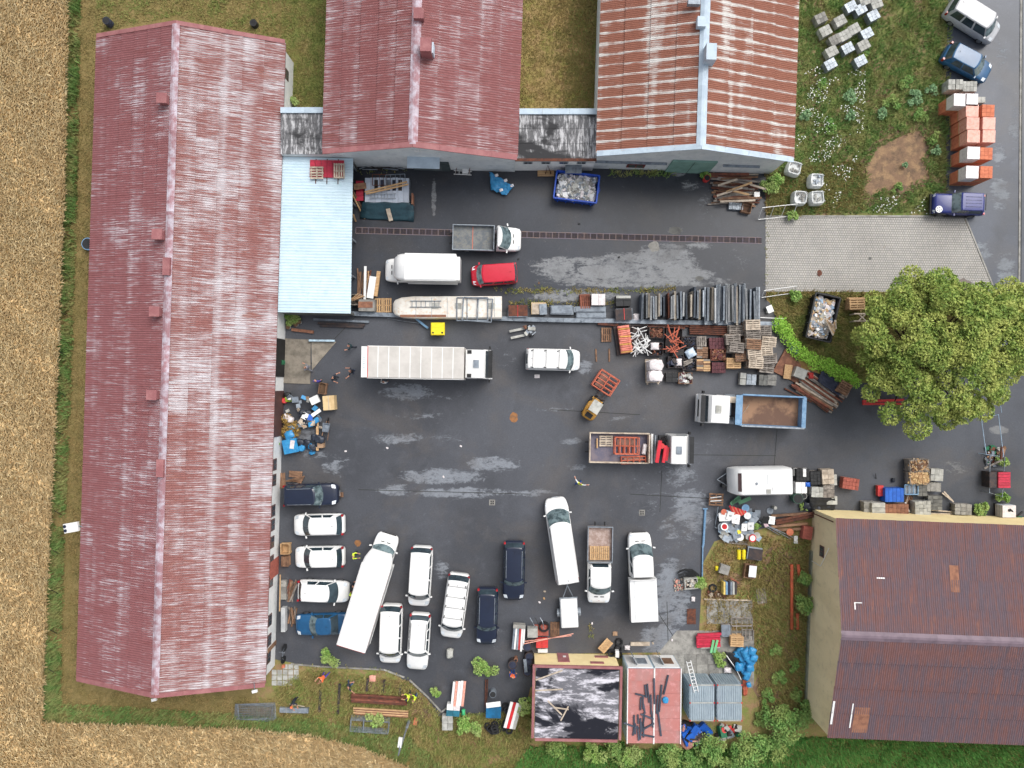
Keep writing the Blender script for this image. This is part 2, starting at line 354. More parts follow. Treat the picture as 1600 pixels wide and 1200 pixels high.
# ---------------- ground ----------------
def st(name, pts, z, mat): return sheet(name, pts, z, mat, kind='structure')
MB().add([(-700,-700,0),(700,-700,0),(700,700,0),(-700,700,0)], [(0,1,2,3)]).build('ground', G_FIELD, kind='structure')
st('verge', [(58,1142),(106,-120),(460,-120),(460,1146)], .004, G_OLIVE)
st('meadow', [(400,1020),(1300,960),(1300,1100),(1750,1100),(1750,1330),(720,1330),(640,1190),(400,1146)], .008, G_SOUTH)
st('lawn', [(440,-120),(530,-120),(530,205),(440,205)], .012, G_GREEN)
st('lawn', [(790,-120),(955,-120),(955,205),(790,205)], .012, G_COURT)
st('weed_ground', [(1180,-120),(1495,-120),(1482,345),(1180,345)], .012, G_WEEDS)
st('bare_soil', [(1338,262),(1356,228),(1378,216),(1388,194),(1412,206),(1440,190),(1462,222),(1452,250),(1464,284),(1430,296),(1414,318),(1384,306),(1358,324),(1334,306),(1350,284)], .016, G_SOIL)
st('road', [(1484,-120),(1750,-120),(1750,640),(1530,640),(1540,470),(1510,345),(1478,330),(1478,130)], .016, ROADM)
st('east_yard', [(1205,560),(1330,600),(1560,560),(1750,600),(1750,840),(1240,815)], .020, EASTM)
st('yard', [(428,470),(1200,470),(1222,500),(1262,600),(1262,825),(1160,860),(1150,1000),(1110,1018),(833,1022),(832,1072),(770,1112),(690,1128),(668,1092),(642,1068),(600,1046),(470,1038),(430,1030)], .024, YARD)
st('upper_yard', [(425,240),(1197,240),(1197,456),(1200,488),(560,488),(425,488)], .028, UPPER)
st('hedge_bank', [(1197,454),(1560,454),(1560,556),(1400,600),(1300,596),(1248,560),(1218,508),(1205,480)], .030, G_GREEN)
st('south_track', [(690,1100),(700,1060),(780,1050),(832,1060),(820,1110),(740,1118)], .028, YARD)
st('weed_island', [(1116,846),(1140,838),(1275,806),(1275,1125),(1180,1125),(1175,985),(1092,990),(1098,880)], .032, G_SOUTH)
st('concrete_apron', [(1058,985),(1178,985),(1178,1075),(1058,1075),(1030,1018)], .034, CONC)
# block paving with dark joints
s = NT('block_paving'); p = s.pos(False)
br = s.n('TexBrick'); s.set(br.inputs['Vector'], s.mapping(p, rot=(0,0,R(1)))); br.offset = .5
br.inputs['Scale'].default_value = 1; br.inputs['Brick Width'].default_value = .2; br.inputs['Row Height'].default_value = .2; br.inputs['Mortar Size'].default_value = .018
br.inputs['Color1'].default_value = lin((176,172,166)); br.inputs['Color2'].default_value = lin((164,162,158)); br.inputs['Mortar'].default_value = lin((112,110,104))
c = s.val(br.outputs[0], s.math('MULTIPLY_ADD', s.noise(p, .35, 6, .6), .5, .74)); c = s.mix(s.math('MULTIPLY', s.step(s.noise(p, 1.1, 8, .7), .62, .72), .5), c, lin((112,84,66)))
s.bump(br.outputs[1], .4, -.01)
PAVE = s.out(c, .85, 0, .3)
st('paving', [(1196,338),(1505,338),(1553,456),(1196,456)], .036, PAVE)
KM = pm('kerb_stone', (158,156,150), (128,126,120), rough=.9)
def kerb(pts, w=.12, h=.1, name='kerb', mat=KM):
    for (x0, y0), (x1, y1) in zip(pts[:-1], pts[1:]):
        a, b = W(x0, y0), W(x1, y1); d = b-a
        pc(name, mat, ((a.x+b.x)/2, (a.y+b.y)/2, h/2), (d.length, w, h), rz=math.atan2(d.y, d.x), kind='structure')
kerb([(1196,338),(1505,338)]); kerb([(1507,338),(1555,456)], h=.06)
kerb([(455,1037),(500,1041),(600,1046),(632,1058)]); kerb([(640,1062),(668,1088),(690,1112)]); kerb([(690,1112),(700,1104)])
kerb([(1595,0),(1592,440)], .15, .06)
# joints between the cast slabs of the yard
JO = pm('tar_joint', (46,46,48), (60,62,56), rough=.9)
for a, b in [((1030,710),(1212,712)),((1214,670),(1209,732)),((1034,735),(1031,800)),((560,765),(830,772)),((985,772),(1130,780)),((480,575),(560,490)),((1180,505),(1205,560)),((1597,0),(1595,440)),((1030,960),(1062,1010)),((1044,1010),(1042,940)),((1000,648),(860,640))]:
    p0, p1 = W(*a), W(*b); d = p1-p0
    pc('slab_joint', JO, ((p0.x+p1.x)/2, (p0.y+p1.y)/2, .03), (d.length, .05, .004), rz=math.atan2(d.y, d.x), kind='structure')
# concrete ramp at the doorway of the long building
RAMP = pm('ramp_concrete', (140,132,120), (112,106,96), sc=1.2, rough=.9, dirt=(96,90,80))
P = [W(x, y) for x, y in [(430,528),(486,531),(485,600),(430,598)]]
MB().prism([(q.x, q.y) for q in P][::-1], 0, .10).build('ramp', RAMP, kind='structure')
P = [W(x, y) for x, y in [(487,533),(526,534),(488,578)]]
MB().prism([(q.x, q.y) for q in P][::-1], 0, .09).build('ramp', RAMP, kind='structure')
# slabs of the south apron, one by one
for i in range(4):
    a = W(1104+18*i, 937); b = W(1104+18*i+17.2, 974)
    pc('paving_slab', CONC, ((a.x+b.x)/2, (a.y+b.y)/2, .04), (b.x-a.x, a.y-b.y, .06), kind='structure')
for i in range(3):
    for j in range(2):
        a = W(1070+18*i, 1022+16*j); b = W(1070+18*i+17, 1022+16*j+15)
        pc('paving_slab', CONC, ((a.x+b.x)/2, (a.y+b.y)/2, .045), (b.x-a.x, a.y-b.y, .06), kind='structure')
for i in range(5):
    for j in range(4):
        if (i, j) in ((0,0),(1,0),(4,3)): continue
        a = W(425+8.6*i, 1038+8.4*j)
        pc('paving_slab', KERBC, (a.x+.2, a.y-.2, .03+.004*random.random()), (.40, .40, .05), rz=R(random.uniform(-3,3)), kind='structure')
# drain channel across the upper yard: frame and one grating per bay
dr = thing('drain_channel', 'long steel drain channel of square gratings across the upper yard', 'drain', W(875,368))
GRATE = pm('grating_iron', (66,56,66), (88,70,66), sc=4, rough=.7, metal=.2, var=.25)
GFR = pm('channel_edge', (112,104,116), (130,112,104), rough=.7, var=.1)
d0, d1 = W(556,360), W(1190,376); L = (d1-d0).length; ang = math.atan2((d1-d0).y, (d1-d0).x); o0 = W(875,368)
u = (d1-d0).normalized(); vv = Vector((-u.y, u.x, 0)); mid = (d0+d1)/2-o0
for sgn in (-1, 1): pc('edge_rail', GFR, mid+vv*.25*sgn+Vector((0,0,.036)), (L, .05, .02), dr, rz=ang)
nb = 64
gm = MB()
for a in range(5): gm.box((0, -.18+.09*a, 0), (.44, .035, .02))
for a in (-.2, 0, .2): gm.box((a, 0, -.002), (.03, .42, .018))
gme = gm.mesh('grating', GRATE)
pc('channel_bed', BLACKP, mid+Vector((0,0,.030)), (L, .46, .006), dr, rz=ang)
for i in range(nb):
    c = d0+u*(L*(i+.5)/nb)-o0; mk('grating', gme, dr, (c.x, c.y, .042), ang)
    pc('cross_bar', GFR, d0+u*(L*i/nb)-o0+Vector((0,0,.038)), (.05, .46, .02), dr, rz=ang)
def gully(px, py, rz=0, lab='', n=.8):
    t = thing('gully_cover', lab, 'drain cover', W(px, py)+Vector((0,0,.026)), rz)
    pc('cover_frame', CONC, (0,0,.006), (.62*n,.62*n,.012), t)
    for a in (-1,1):
        for b in (-1,1): pc('slot', BLACKP, (a*.11*n, b*.11*n, .014), (.13*n,.16*n,.006), t)
gully(769, 785, 0, 'square drain cover with four slots by the nose of the long white van'); gully(1003, 801, 0, 'square drain cover with four slots near the stored sign pile', .8)
p0 = W(1080,963); pc('manhole_plate', RUST, (p0.x,p0.y,.045), (.75,1.3,.03), label='rusty rectangular manhole plate set in the yard by the weeds', cat='manhole')
OIL = pm('ochre_stain', (150,104,66), (120,90,66), sc=4, rough=.9)
def blotch(name, px, py, r, mat, z, n=14, sq=1):
    c = W(px, py); P = [(c.x+math.cos(a)*r*random.uniform(.75,1.1), c.y+math.sin(a)*r*sq*random.uniform(.75,1.1), z) for a in [2*math.pi*i/n for i in range(n)]]
    return MB().add(P, [tuple(range(n))]).build(name, mat, kind='structure')
blotch('stain', 803, 652, .36, OIL, .029, sq=1.3); blotch('stain', 559, 849, .3, OIL, .029); blotch('stain', 1502, 445, .9, pm('wet_stain',(104,96,92),(126,116,108)), .041, sq=.6)
blotch('patch', 1054, 360, .65, CONCD, .031, sq=.6); blotch('patch', 1022, 385, .5, CONC, .031); blotch('patch', 1093, 435, .35, CONCD, .032, sq=.6)
blotch('stain', 1280, 427, .22, RUST, .041, sq=1.4); blotch('stain', 1359, 404, .16, CONCD, .041); blotch('puddle', 1560, 400, 1.0, ROADM, .018)

blotch('bare_soil', 1215, 890, 1.5, G_SOIL, .036, sq=1.6); blotch('bare_soil', 1200, 1075, 1.3, G_SOIL, .037, sq=1.5); blotch('bare_soil', 1238, 1010, .8, G_SOIL, .038, sq=2.2); blotch('bare_soil', 1140, 905, 1.1, G_SOIL, .039, sq=.8); blotch('bare_soil', 655, 1110, 1.3, G_SOIL, .0375, sq=1.1); blotch('bare_soil', 600, 1070, 1.5, G_SOIL, .0385, sq=.4)
# ---------------- corrugated roofs ----------------
SHEETS = {}
def roof_slope(parent, r0, r1, e0, e1, nc, ns, mat, pitch=.18, amp=.03, name='roof_sheet'):
    r0, r1, e0, e1 = map(Vector, (r0, r1, e0, e1))
    L = (r1-r0).length; S = (e0-r0).length; u = (r1-r0)/L; v = (e0-r0)/S; n = u.cross(v)
    if n.z < 0: r0, r1, e0, e1 = r1, r0, e1, e0; u = -u; n = -n
    du, dvv = L/ns, S/nc; key = (round(du,3), round(dvv,3), mat.name, pitch)
    if key not in SHEETS:
        w = max(2, round(du/pitch)); k = w*4; m = MB(); vs = []
        for i in range(k+1):
            x = -du/2+du*i/k; z = amp*math.sin(2*math.pi*i/4+.4)
            vs += [(x, -.06, z-.004), (x, dvv+.05, z+.055)]
        m.add(vs, [(2*i, 2*i+2, 2*i+3, 2*i+1) for i in range(k)])
        SHEETS[key] = m.mesh(name, mat, smooth=True)
    for c in range(nc):
        for i in range(ns):
            o = r0+u*(du*(i+.5))+v*(dvv*c)+n*.04
            ob = mk(name, SHEETS[key], parent)
            j = random.uniform(-.006,.006)
            ob.matrix_basis = Matrix(((u.x,v.x,n.x,o.x+j),(u.y,v.y,n.y,o.y+j),(u.z,v.z,n.z,o.z),(0,0,0,1)))
def ridge_caps(parent, a, b, n, mat, w=.45, drop=.10, name='ridge_cap'):
    a, b = Vector(a), Vector(b); L = (b-a).length; u = (b-a)/L; d = L/n; m = MB(); w2 = w
    vs = []
    for x in (-d/2-.03, d/2+.03):
        up = .012 if x > 0 else 0
        vs += [(x, -w2, -drop+up), (x, -w2*.25, .02+up), (x, w2*.25, .02+up), (x, w2, -drop+up)]
    m.add(vs, [(0,4,5,1),(1,5,6,2),(2,6,7,3)]); me = m.mesh(name, mat)
    for i in range(n):
        p = a+u*(d*(i+.5))
        mk(name, me, parent, (p.x, p.y, p.z+.09), math.atan2(u.y, u.x))
def window(parent, c, w, h, nrm, mat=WFRAME, cross=True):   # nrm: 'x' / '-x' / 'y' / '-y' wall direction
    ax = nrm[-1]; sg = -1 if nrm[0] == '-' else 1
    d = (.06, w, h) if ax == 'x' else (w, .06, h)
    off = Vector((sg*.04,0,0)) if ax == 'x' else Vector((0,sg*.04,0))
    f = mk('window', cube(mat), parent, Vector(c)+off*.5, scale=d)
    # parts of a scaled frame: give the pane in the frame's unit space
    pd = (1.06, .8, .8) if ax == 'x' else (.8, 1.06, .8)
    g = mk('pane', cube(WGLASS), f, (sg*.04 if ax == 'x' else 0, sg*.04 if ax == 'y' else 0, 0), scale=pd)
    if cross: mk('glazing_bar', cube(mat), f, (sg*.08 if ax == 'x' else 0, sg*.08 if ax == 'y' else 0, 0), scale=((1.06,.06,.8) if ax == 'x' else (.06,1.06,.8)))
    return f
# --- long red-roofed building on the west side; local y runs along its ridge ---
def gable_body(hw, hl, ze, zr, mat, parent, name='wall'):
    m = MB(); a = [(-hw,0),(hw,0),(hw,ze),(0,zr),(-hw,ze)]
    vs = [(x, -hl, z) for x, z in a]+[(x, hl, z) for x, z in a]
    m.add(vs, [(0,1,2,3,4),(9,8,7,6,5),(0,5,6,1),(1,6,7,2),(2,7,8,3),(3,8,9,4),(4,9,5,0)])
    return m.build(name, mat, parent)
B1 = thing('long_building', 'long low white building with worn red corrugated roof beside the wheat field', 'building', (-26.61, 1.9, 0), R(-1.8))
HL, HW, ZE, ZR = 25.75, 7.55, 2.78, 5.35
gable_body(HW-.14, HL-.35, ZE-.02, ZR-.10, WALLW, B1)
roof_slope(B1, (0,-HL,ZR), (0,HL,ZR), (-HW,-HL,ZE), (-HW,HL,ZE), 6, 24, ROOF_L)
roof_slope(B1, (0,-HL,ZR), (0,HL,ZR), (HW,-HL,ZE), (HW,HL,ZE), 5, 24, ROOF_R)
ridge_caps(B1, (0,-HL,ZR), (0,HL,ZR), 25, RIDGEP, .30, .06)
for sy in (-1, 1):
    for sx in (-1, 1):
        a, b = Vector((0, sy*(HL+.10), ZR+.07)), Vector((sx*(HW+.02), sy*(HL+.10), ZE+.07)); d = b-a
        n = 4
        for i in range(n):
            c = a+d*((i+.5)/n)
            pc('barge_board', FASCIA, c, (d.length/n-.01, .34, .10), B1, rot=(0, math.atan2(-d.z, d.x) if sx > 0 else math.atan2(d.z, -d.x), 0))
for sx in (-1, 1):
    pc('gutter', WFRAME, (sx*(HW+.03), 0, ZE-.03), (.07, 2*HL, .07), B1)
def b1y(py): return (600-py)*K*(CAM_H-1.7)/CAM_H-1.9+.4
for py in (729,753,801,823,850,880,911,972,1003,1030): window(B1, (HW-.14, b1y(py)/math.cos(R(1.8)), 1.72), .95, .85, 'x')
for py in (120,): window(B1, (HW-.14, b1y(py), 1.75), .8, .8, 'x')
def door(parent, name, y0, y1, h, mat, z0=0):
    f = pc(name, mat, (HW-.13, (y0+y1)/2, z0+h/2), (.1, abs(y1-y0), h), parent)
    return f
door(B1, 'sliding_gate', b1y(614), b1y(686), 2.3, WFRAME)
door(B1, 'red_door', b1y(880), b1y(908), 2.1, REDBRK); door(B1, 'door', b1y(532), b1y(592), 2.4, BLACKP); door(B1, 'door', b1y(1015), b1y(1022), 2.0, WOODO)  # the black slab paints the shade of an open doorway recess, no door leaf
for py in (155, 367, 487, 617):
    c = W(258-(py-155)*.034-3, py, 5.6)-B1.location; q = Matrix.Rotation(R(1.8), 3, 'Z') @ c
    v = MB().box((0,0,0), (.66,.66,.9)).box((0,0,.5), (.78,.78,.08)).build('roof_vent', FASCIA, B1, (q.x, q.y, 5.35))
for py in (435, 745):
    pc('ridge_vent', FASCIA, (0-.05, b1y(py)*.95+.3, ZR+.2), (.55, 1.35, .24), B1)
# white twin floodlight box on an arm off the west eave, two lamps on the south gable
t = thing('floodlight', 'white boxy twin floodlight on an arm off the west eave of the long building', 'lamp', W(112,824,2.9), R(10))
MB().box((0,0,0), (1.15,.75,.25)).build('housing', WHITE, t)
for a in (-.17,.17): pcyl('lens', NAVY, (-.46,a,.14), .13, .04, t)
MB().tube([(.55,0,0),(1.05,-.1,.0)], .04).build('arm', GALV, t)
for px, py, lab in ((241,1093,'white lamp on a thin bracket below the ridge end of the south gable'),(398,1080,'small white lamp at the south east corner of the long building')):
    t = thing('wall_lamp', lab, 'lamp', W(px,py,3.2)); MB().box((0,0,0),(.42,.22,.16), R(12)).build('lamp_head', WHITE, t)
    MB().tube([(0,.1,0),(.05,.85,.3)], .03).build('bracket', GALV, t)
# --- sheds: ridge along local y, south gable at local y = 0 ---
def shed(name, label, x0, x1, y0, ln, ze, zr, xr, mw, mr, mcap, mfas, nc, ns, pitch=.18, rz=R(-1.8)):
    cx = (x0+x1)/2; hw = (x1-x0)/2; B = thing(name, label, 'building', (cx, y0, 0), rz); dx = xr-cx
    m = MB(); a = [(-hw+.15,0),(hw-.15,0),(hw-.15,ze-.03),(dx,zr-.1),(-hw+.15,ze-.03)]
    vs = [(x, 0, z) for x, z in a]+[(x, ln, z) for x, z in a]
    m.add(vs, [(0,1,2,3,4),(9,8,7,6,5),(0,5,6,1),(1,6,7,2),(2,7,8,3),(3,8,9,4),(4,9,5,0)]); m.build('wall', mw, B)
    for sx in (-hw, hw):
        roof_slope(B, (dx,-.2,zr), (dx,ln+.2,zr), (sx,-.2,ze), (sx,ln+.2,ze), nc, ns, mr, pitch)
        a, b = Vector((dx,-.26,zr+.07)), Vector((sx,-.26,ze+.07)); d = b-a; n = 4
        for i in range(n):
            c = a+d*((i+.5)/n); pc('barge_board', mfas, c, (d.length/n-.01,.42,.09), B, rot=(0, math.atan2(-d.z, d.x) if sx > 0 else math.atan2(d.z, -d.x), 0))
    ridge_caps(B, (dx,-.2,zr), (dx,ln+.2,zr), int(ln/2.1), mcap, .36)
    return B
B2 = shed('middle_shed', 'shed with dull red corrugated roof and grey gable between two grass courts', -14.72, .4, 18.12, 24, 4.6, 6.9, -7.4, WALLG, ROOF_2, RIDGEP, FASCIA, 5, 12)
B3 = shed('rusty_shed', 'shed with rust streaked corrugated roof and pale ridge above the weeds', 6.6, 21.9, 17.95, 24, 4.6, 7.0, 14.1, WALLG, ROOF_3, RIDGEG, RIDGEG, 4, 29, .15)
def boxat(B, name, mat, px, py, z, d, z0=None):
    c = W(px, py, z)-B.location; q = Matrix.Rotation(-B.rotation_euler.z, 3, 'Z') @ c
    return pc(name, mat, (q.x, q.y, z-d[2]/2), d, B)
boxat(B2, 'ridge_vent', FASCIA, 654, 20, 7.4, (.75,.8,.5)); boxat(B2, 'chimney', FASCIA, 665, 69, 8.0, (.8,1.0,1.6)); boxat(B2, 'chimney_side', RIDGEG, 676, 74, 7.5, (.12,.8,1.1))
boxat(B3, 'ridge_vent', RIDGEG, 1097, 33, 7.5, (.65,.75,.5)); boxat(B3, 'chimney', RIDGEG, 1112, 80, 8.0, (.75,1.2,1.6)); boxat(B3, 'ridge_vent', STEEL, 1085, 2, 7.5, (.9,.4,.4))
pc('gate', pm('dark_gate',(72,82,84)), (-.2-1.2+3.4-.6, -.06, 1.1), (1.2,.1,2.2), B2); pc('gate', pm('grey_gate',(92,100,102)), (.1,-.06,1.55), (2.4,.1,3.1), B2); pc('gate_canopy', RIDGEG, (.1,-.45,3.2), (2.6,.9,.06), B2)
pc('gate', pm('green_gate',(118,150,140),(102,134,124),sc=1.2), (.45,-.08,1.5), (3.6,.14,3.0), B3); pc('gate_joint', BLACKP, (.45,-.155,1.5), (.03,.02,2.9), B3)
window(B3, (-4.0,-.0,1.1), 1.5, .8, '-y', pm('red_frame',(120,50,48))); pc('flashing', STEEL, (-4.9,-.12,2.2), (6.5,.2,.05), B3); pc('flashing', STEEL, (4.4,-.12,2.2), (3.0,.2,.05), B3)
pc('sign_plate', WHITE, (-.2,-.05,4.9), (.4,.1,.3), B2)
# --- flat-roofed links between the sheds ---
def link(name, label, a, b, h, mroof, ns, southwall=True):
    B = thing(name, label, 'building', ((a[0]+b[0])/2, (a[1]+b[1])/2, 0), 0)
    w, l = b[0]-a[0], b[1]-a[1]
    MB().box((0,0,h/2), (w,l,h)).build('wall', WALLW, B)
    for j in range(ns):
        pc('roof_slab', mroof, (0,-l/2+l/ns*(j+.5),h+.04+.01*j), (w+.02,l/ns-.015,.08), B)
    for i in range(max(2,int(w/1.7))):
        n = max(2,int(w/1.7)); pc('coping', RIDGEG, (-w/2+w/n*(i+.5), l/2+.12, h+.18), (w/n-.012,.45,.1), B)
    return B, w, l
L1, w, l = link('flat_roofed_link', 'flat black and white stained roof between the long building and middle shed', (-18.45,18.35), (-14.55,21.7), 3.15, LINKR, 2)
L2, w, l = link('flat_roofed_link', 'flat black and white stained link between middle shed and rusty shed', (.25,18.0), (6.75,21.6), 3.15, LINKR, 3)
pc('eaves_gutter', RUST, (0,-l/2-.1,3.2), (w,.22,.1), L2)
for i in range(4): window(L2, (-2.2+1.45*i,-l/2,2.2), .75, .5, '-y', pm('grey_frame',(150,158,164)))
pc('door_canopy', STEEL, (1.55,-l/2-.35,1.6), (1.35,.7,.08), L2); pc('door', WFRAME, (1.55,-l/2-.03,.8), (1.1,.08,1.6), L2)
# --- pale blue metal canopy ---
BC = thing('metal_canopy', 'pale blue ribbed sheet metal lean-to roof against the long building', 'canopy', (-15.9, 12.0, 0), R(-.9))
roof_slope(BC, (-2.95,-6.25,2.62), (-2.95,6.3,2.62), (2.9,-6.25,2.38), (2.9,6.3,2.38), 1, 13, CANOPY, .24, .022)
pc('rear_wall', WALLW, (-2.75,0,1.25), (.2,12.4,2.5), BC); pc('side_wall', CONCD, (0,-6.15,1.12), (5.6,.18,2.25), BC); pc('side_wall', CONCD, (0,6.2,1.12), (5.6,.12,2.25), BC)
for y in (-6,-3,0,3,6): pc('post', GALV, (2.7,y,1.15), (.12,.12,2.3), BC)
pc('edge_beam', GALV, (2.7,0,2.3), (.1,12.4,.12), BC)
# --- beige hall in the south-east: ridge along local x ---
B4 = thing('beige_hall', 'beige rendered hall with brown corrugated roof and mauve ridge', 'building', (24.9, -19.0, 0), R(-2.2))
m = MB(); a = [(-8.45,0),(8.45,0),(8.45,4.5),(0,6.15),(-8.45,4.5)]
vs = [(.1, y, z) for y, z in a]+[(24, y, z) for y, z in a]
m.add(vs, [(4,3,2,1,0),(5,6,7,8,9),(0,1,6,5),(1,2,7,6),(2,3,8,7),(3,4,9,8),(4,0,5,9)]); m.build('wall', [WALLB], B4)
roof_slope(B4, (-.02,0,6.25), (24,0,6.25), (-.02,8.5,4.52), (24,8.5,4.52), 4, 36, ROOF_4, .16)
roof_slope(B4, (-.02,0,6.25), (24,0,6.25), (-.02,-8.5,4.52), (24,-8.5,4.52), 4, 36, ROOF_4, .16)
ridge_caps(B4, (-.02,0,6.25), (24,0,6.25), 10, RIDGEB, .36)
for x, y, w_, l_ in ((1.6,-6.6,.10,2.1),(.12,-6.4,.16,2.0),(3.2,4.25,.6,.10),(1.1,2.15,.08,.5),(1.35,2.4,.6,.06)):
    z = 6.25-abs(y)*.2035+.10; pc('flashing', WHITE, (x,y,z), (w_,l_,.03), B4, rot=(R(11.5)*(-1 if y > 0 else 1),0,0))
pc('rust_patch', RUSTL, (2.4,-6.95,6.25-6.95*.2035+.09), (1.2,2.2,.012), B4, rot=(R(11.5),0,0)); pc('rust_patch', RUSTL, (8.9,4.4,6.25-4.4*.2035+.09), (.7,2.0,.012), B4, rot=(R(-11.5),0,0))
pc('north_band', WALLY, (12,8.46,2.3), (23.8,.06,4.3), B4)
window(B4, (.1,5.4,2.2), .9, .8, '-x', WFRAME); MB().tube([(.02,4.2,0),(.02,4.2,2.2),(.02,6.0,3.6)], .03).build('cable', WHITE, B4)
MB().tube([(-.06,8.2,0),(-.06,8.2,4.3)], .05).build('downpipe', RUST, B4); pc('plinth', pm('green_plinth',(118,122,108)), (.04,-1.5,.25), (.14,13,.5), B4)
# --- hut with yellow wall and patched tar roof ---
B5 = thing('yellow_hut', 'yellow rendered hut with black and white patched tar roof', 'building', (5.2,-25.6,0), R(-1.2))
MB().box((0,0,1.45), (6.8,5.7,2.9)).build('wall', WALLY, B5)
pc('roof_deck', HUTR, (0,0,2.95), (6.7,5.7,.1), B5)
for c, d in (((0,2.93,3.0),(7.2,.2,.2)),((-3.5,0,3.0),(.2,5.66,.2)),((3.5,0,3.0),(.2,5.66,.2)),((0,-2.93,3.0),(6.6,.2,.2))): pc('roof_edge', FASCIA, c, d, B5)
pc('door', FASCIA, (-1.0,2.87,.95), (.95,.06,1.9), B5); pc('notice', WHITE, (-.9,2.91,.8), (.25,.03,.3), B5)
for x in (1.7,2.2): pc('shutter', FASCIA, (x+.0,2.87,1.9 if x < 2 else .6), (1.1,.06,.4), B5)
def batten(px, py, ln, rz, z=3.03, r=.04):
    c = W(px, py, z); return pc('batten', WOODP, (c.x,c.y,z), (ln,.10,.05), rz=R(rz), label='pale loose batten lying on the tar roof of the yellow hut', cat='batten', group='battens on the hut roof')
for a in ((858,1055,2.3,20),(858,1078,2.2,3),(877,1107,1.2,-8),(867,1106,1.6,-45),(882,1115,1.3,62)): batten(*a)
# ---------------- vehicles ----------------
def lerp(a, b, t): return a+(b-a)*t
WHEELM = {}
def wheel(parent, x, y, r=.32, w=.21):
    k = (round(r,2), round(w,2))
    if k not in WHEELM:
        t = MB().tube([(0,-w/2,0),(0,-w*.42,0),(0,w*.42,0),(0,w/2,0)], [r*.9,r,r,r*.9], 18).mesh('tyre', TYRE, ang=30)
        q = MB().tube([(0,-w/2-.012,0),(0,w/2+.012,0)], r*.62, 14).mesh('rim', RIM, ang=30); WHEELM[k] = (t, q)
    t, q = WHEELM[k]
    o = mk('wheel', t, parent, (x, y, r+.03)); mk('rim', q, o); return o
def body_loft(st, W2, zb, parent, mat, name='body'):
    # st: (x, width factor, top z); rounded-shoulder cross sections
    secs = []
    for x, wf, zt in st:
        h = W2*wf
        prof = [(-h*.90, zb), (-h*.985, zb+.18), (-h, lerp(zb, zt, .55)), (-h*.975, lerp(zb, zt, .86)), (-h*.90, zt-.025), (-h*.72, zt), (-h*.35, zt+.02), (0, zt+.028)]
        prof += [(-y, z) for y, z in prof[-2::-1]]
        secs.append([(x, y, z) for y, z in prof])
    return MB().loft(secs).build(name, mat, parent, smooth=True)
def cabin(parent, mat, glass, W2, zbelt, zroof, xf0, xf1, xr1, xr0, bulge=.22, rb=.1, tw=.80, sidewin=((.08,.46),(.5,.86)), rear=True, roofname='roof', rearw=.9):
    # lower ring at belt height from xf0 (windscreen foot) to xr0, upper ring from xf1 to xr1
    nF, nS = 8, 24
    def ring(xa, xb, hw, z, bf, br):
        pts = []
        for i in range(nF+1):
            t = -1+2*i/nF; pts.append((xa+bf*(1-abs(t)**2.2)-bf*.5*abs(t)**6*.4, hw*t, z+.012*(1-t*t)))
        for i in range(1, nS): pts.append((lerp(xa, xb, i/nS), hw*(1-.02*abs(2*i/nS-1)), z))
        for i in range(nF+1):
            t = 1-2*i/nF; pts.append((xb-br*(1-abs(t)**2.2), hw*t, z+.012*(1-t*t)))
        for i in range(1, nS): pts.append((lerp(xb, xa, i/nS), -hw*(1-.02*abs(2*i/nS-1)), z))
        return pts
    A = ring(xf0, xr0, W2*.93, zbelt, bulge, rb); zm = lerp(zbelt, zroof, .9)
    B_ = ring(lerp(xf0,xf1,.92), lerp(xr0,xr1,.92), lerp(W2*.93,W2*tw,.9), zm, bulge*.75, rb*.9)
    C = ring(xf1-.06, xr1+.06, W2*tw*.93, zroof-.012, bulge*.6, rb*.8)
    n = len(A)
    parts = {'pillar': [], 'windscreen': [], 'rear_window': [], 'sl': [], 'sr': []}
    for i in range(n):
        j = (i+1) % n
        if i < nF: key = 'windscreen'
        elif i < nF+nS:
            f = (i-nF+.5)/nS; key = next(('sl%d' % k for k, (a, b) in enumerate(sidewin) if a < f < b), 'pillar')
        elif i < 2*nF+nS:
            q = i-nF-nS; key = 'rear_window' if rear and .5*(1-rearw)*nF <= q+.5 <= nF-.5*(1-rearw)*nF else 'pillar'
        else:
            f = 1-(i-2*nF-nS+.5)/nS; key = next(('sr%d' % k for k, (a, b) in enumerate(sidewin) if a < f < b), 'pillar')
        parts.setdefault(key, []).append((i, j))
    m = MB(); vs = A+B_+C
    fs = [(n+i, n+j, 2*n+j, 2*n+i) for i, j in [(k, (k+1) % n) for k in range(n)]]
    fs += [(i, j, n+j, n+i) for i, j in parts['pillar']]; m.add(vs, fs)
    cz = zroof+.02; half = nF+nS  # roof skin: strips across between mirrored points
    ring_c = C; lo = len(m.v); cen = [((C[i][0]), 0, cz) for i in range(n)]
    m.add(C+[((xf1+xr1)/2, 0, cz+.015)], [(i, (i+1) % n, n) for i in range(n)])
    m.build(roofname, mat, parent, smooth=True)
    for k, fc in parts.items():
        if k in ('pillar','sl','sr') or not fc: continue
        nm = 'side_window' if k[:2] in ('sl','sr') else k
        g = MB(); 
        for i, j in fc: g.add([A[i], A[j], B_[j], B_[i]], [(0,1,2,3)])
        bm_me = g.mesh(nm, glass if nm == 'windscreen' else GLASS, smooth=False)
        mk(nm, bm_me, parent)
def mirrors(parent, mat, x, y, z):
    for s in (-1, 1): MB().box((x, s*(y+.10), z), (.10,.20,.14), R(12*s)).build('mirror', mat, parent)
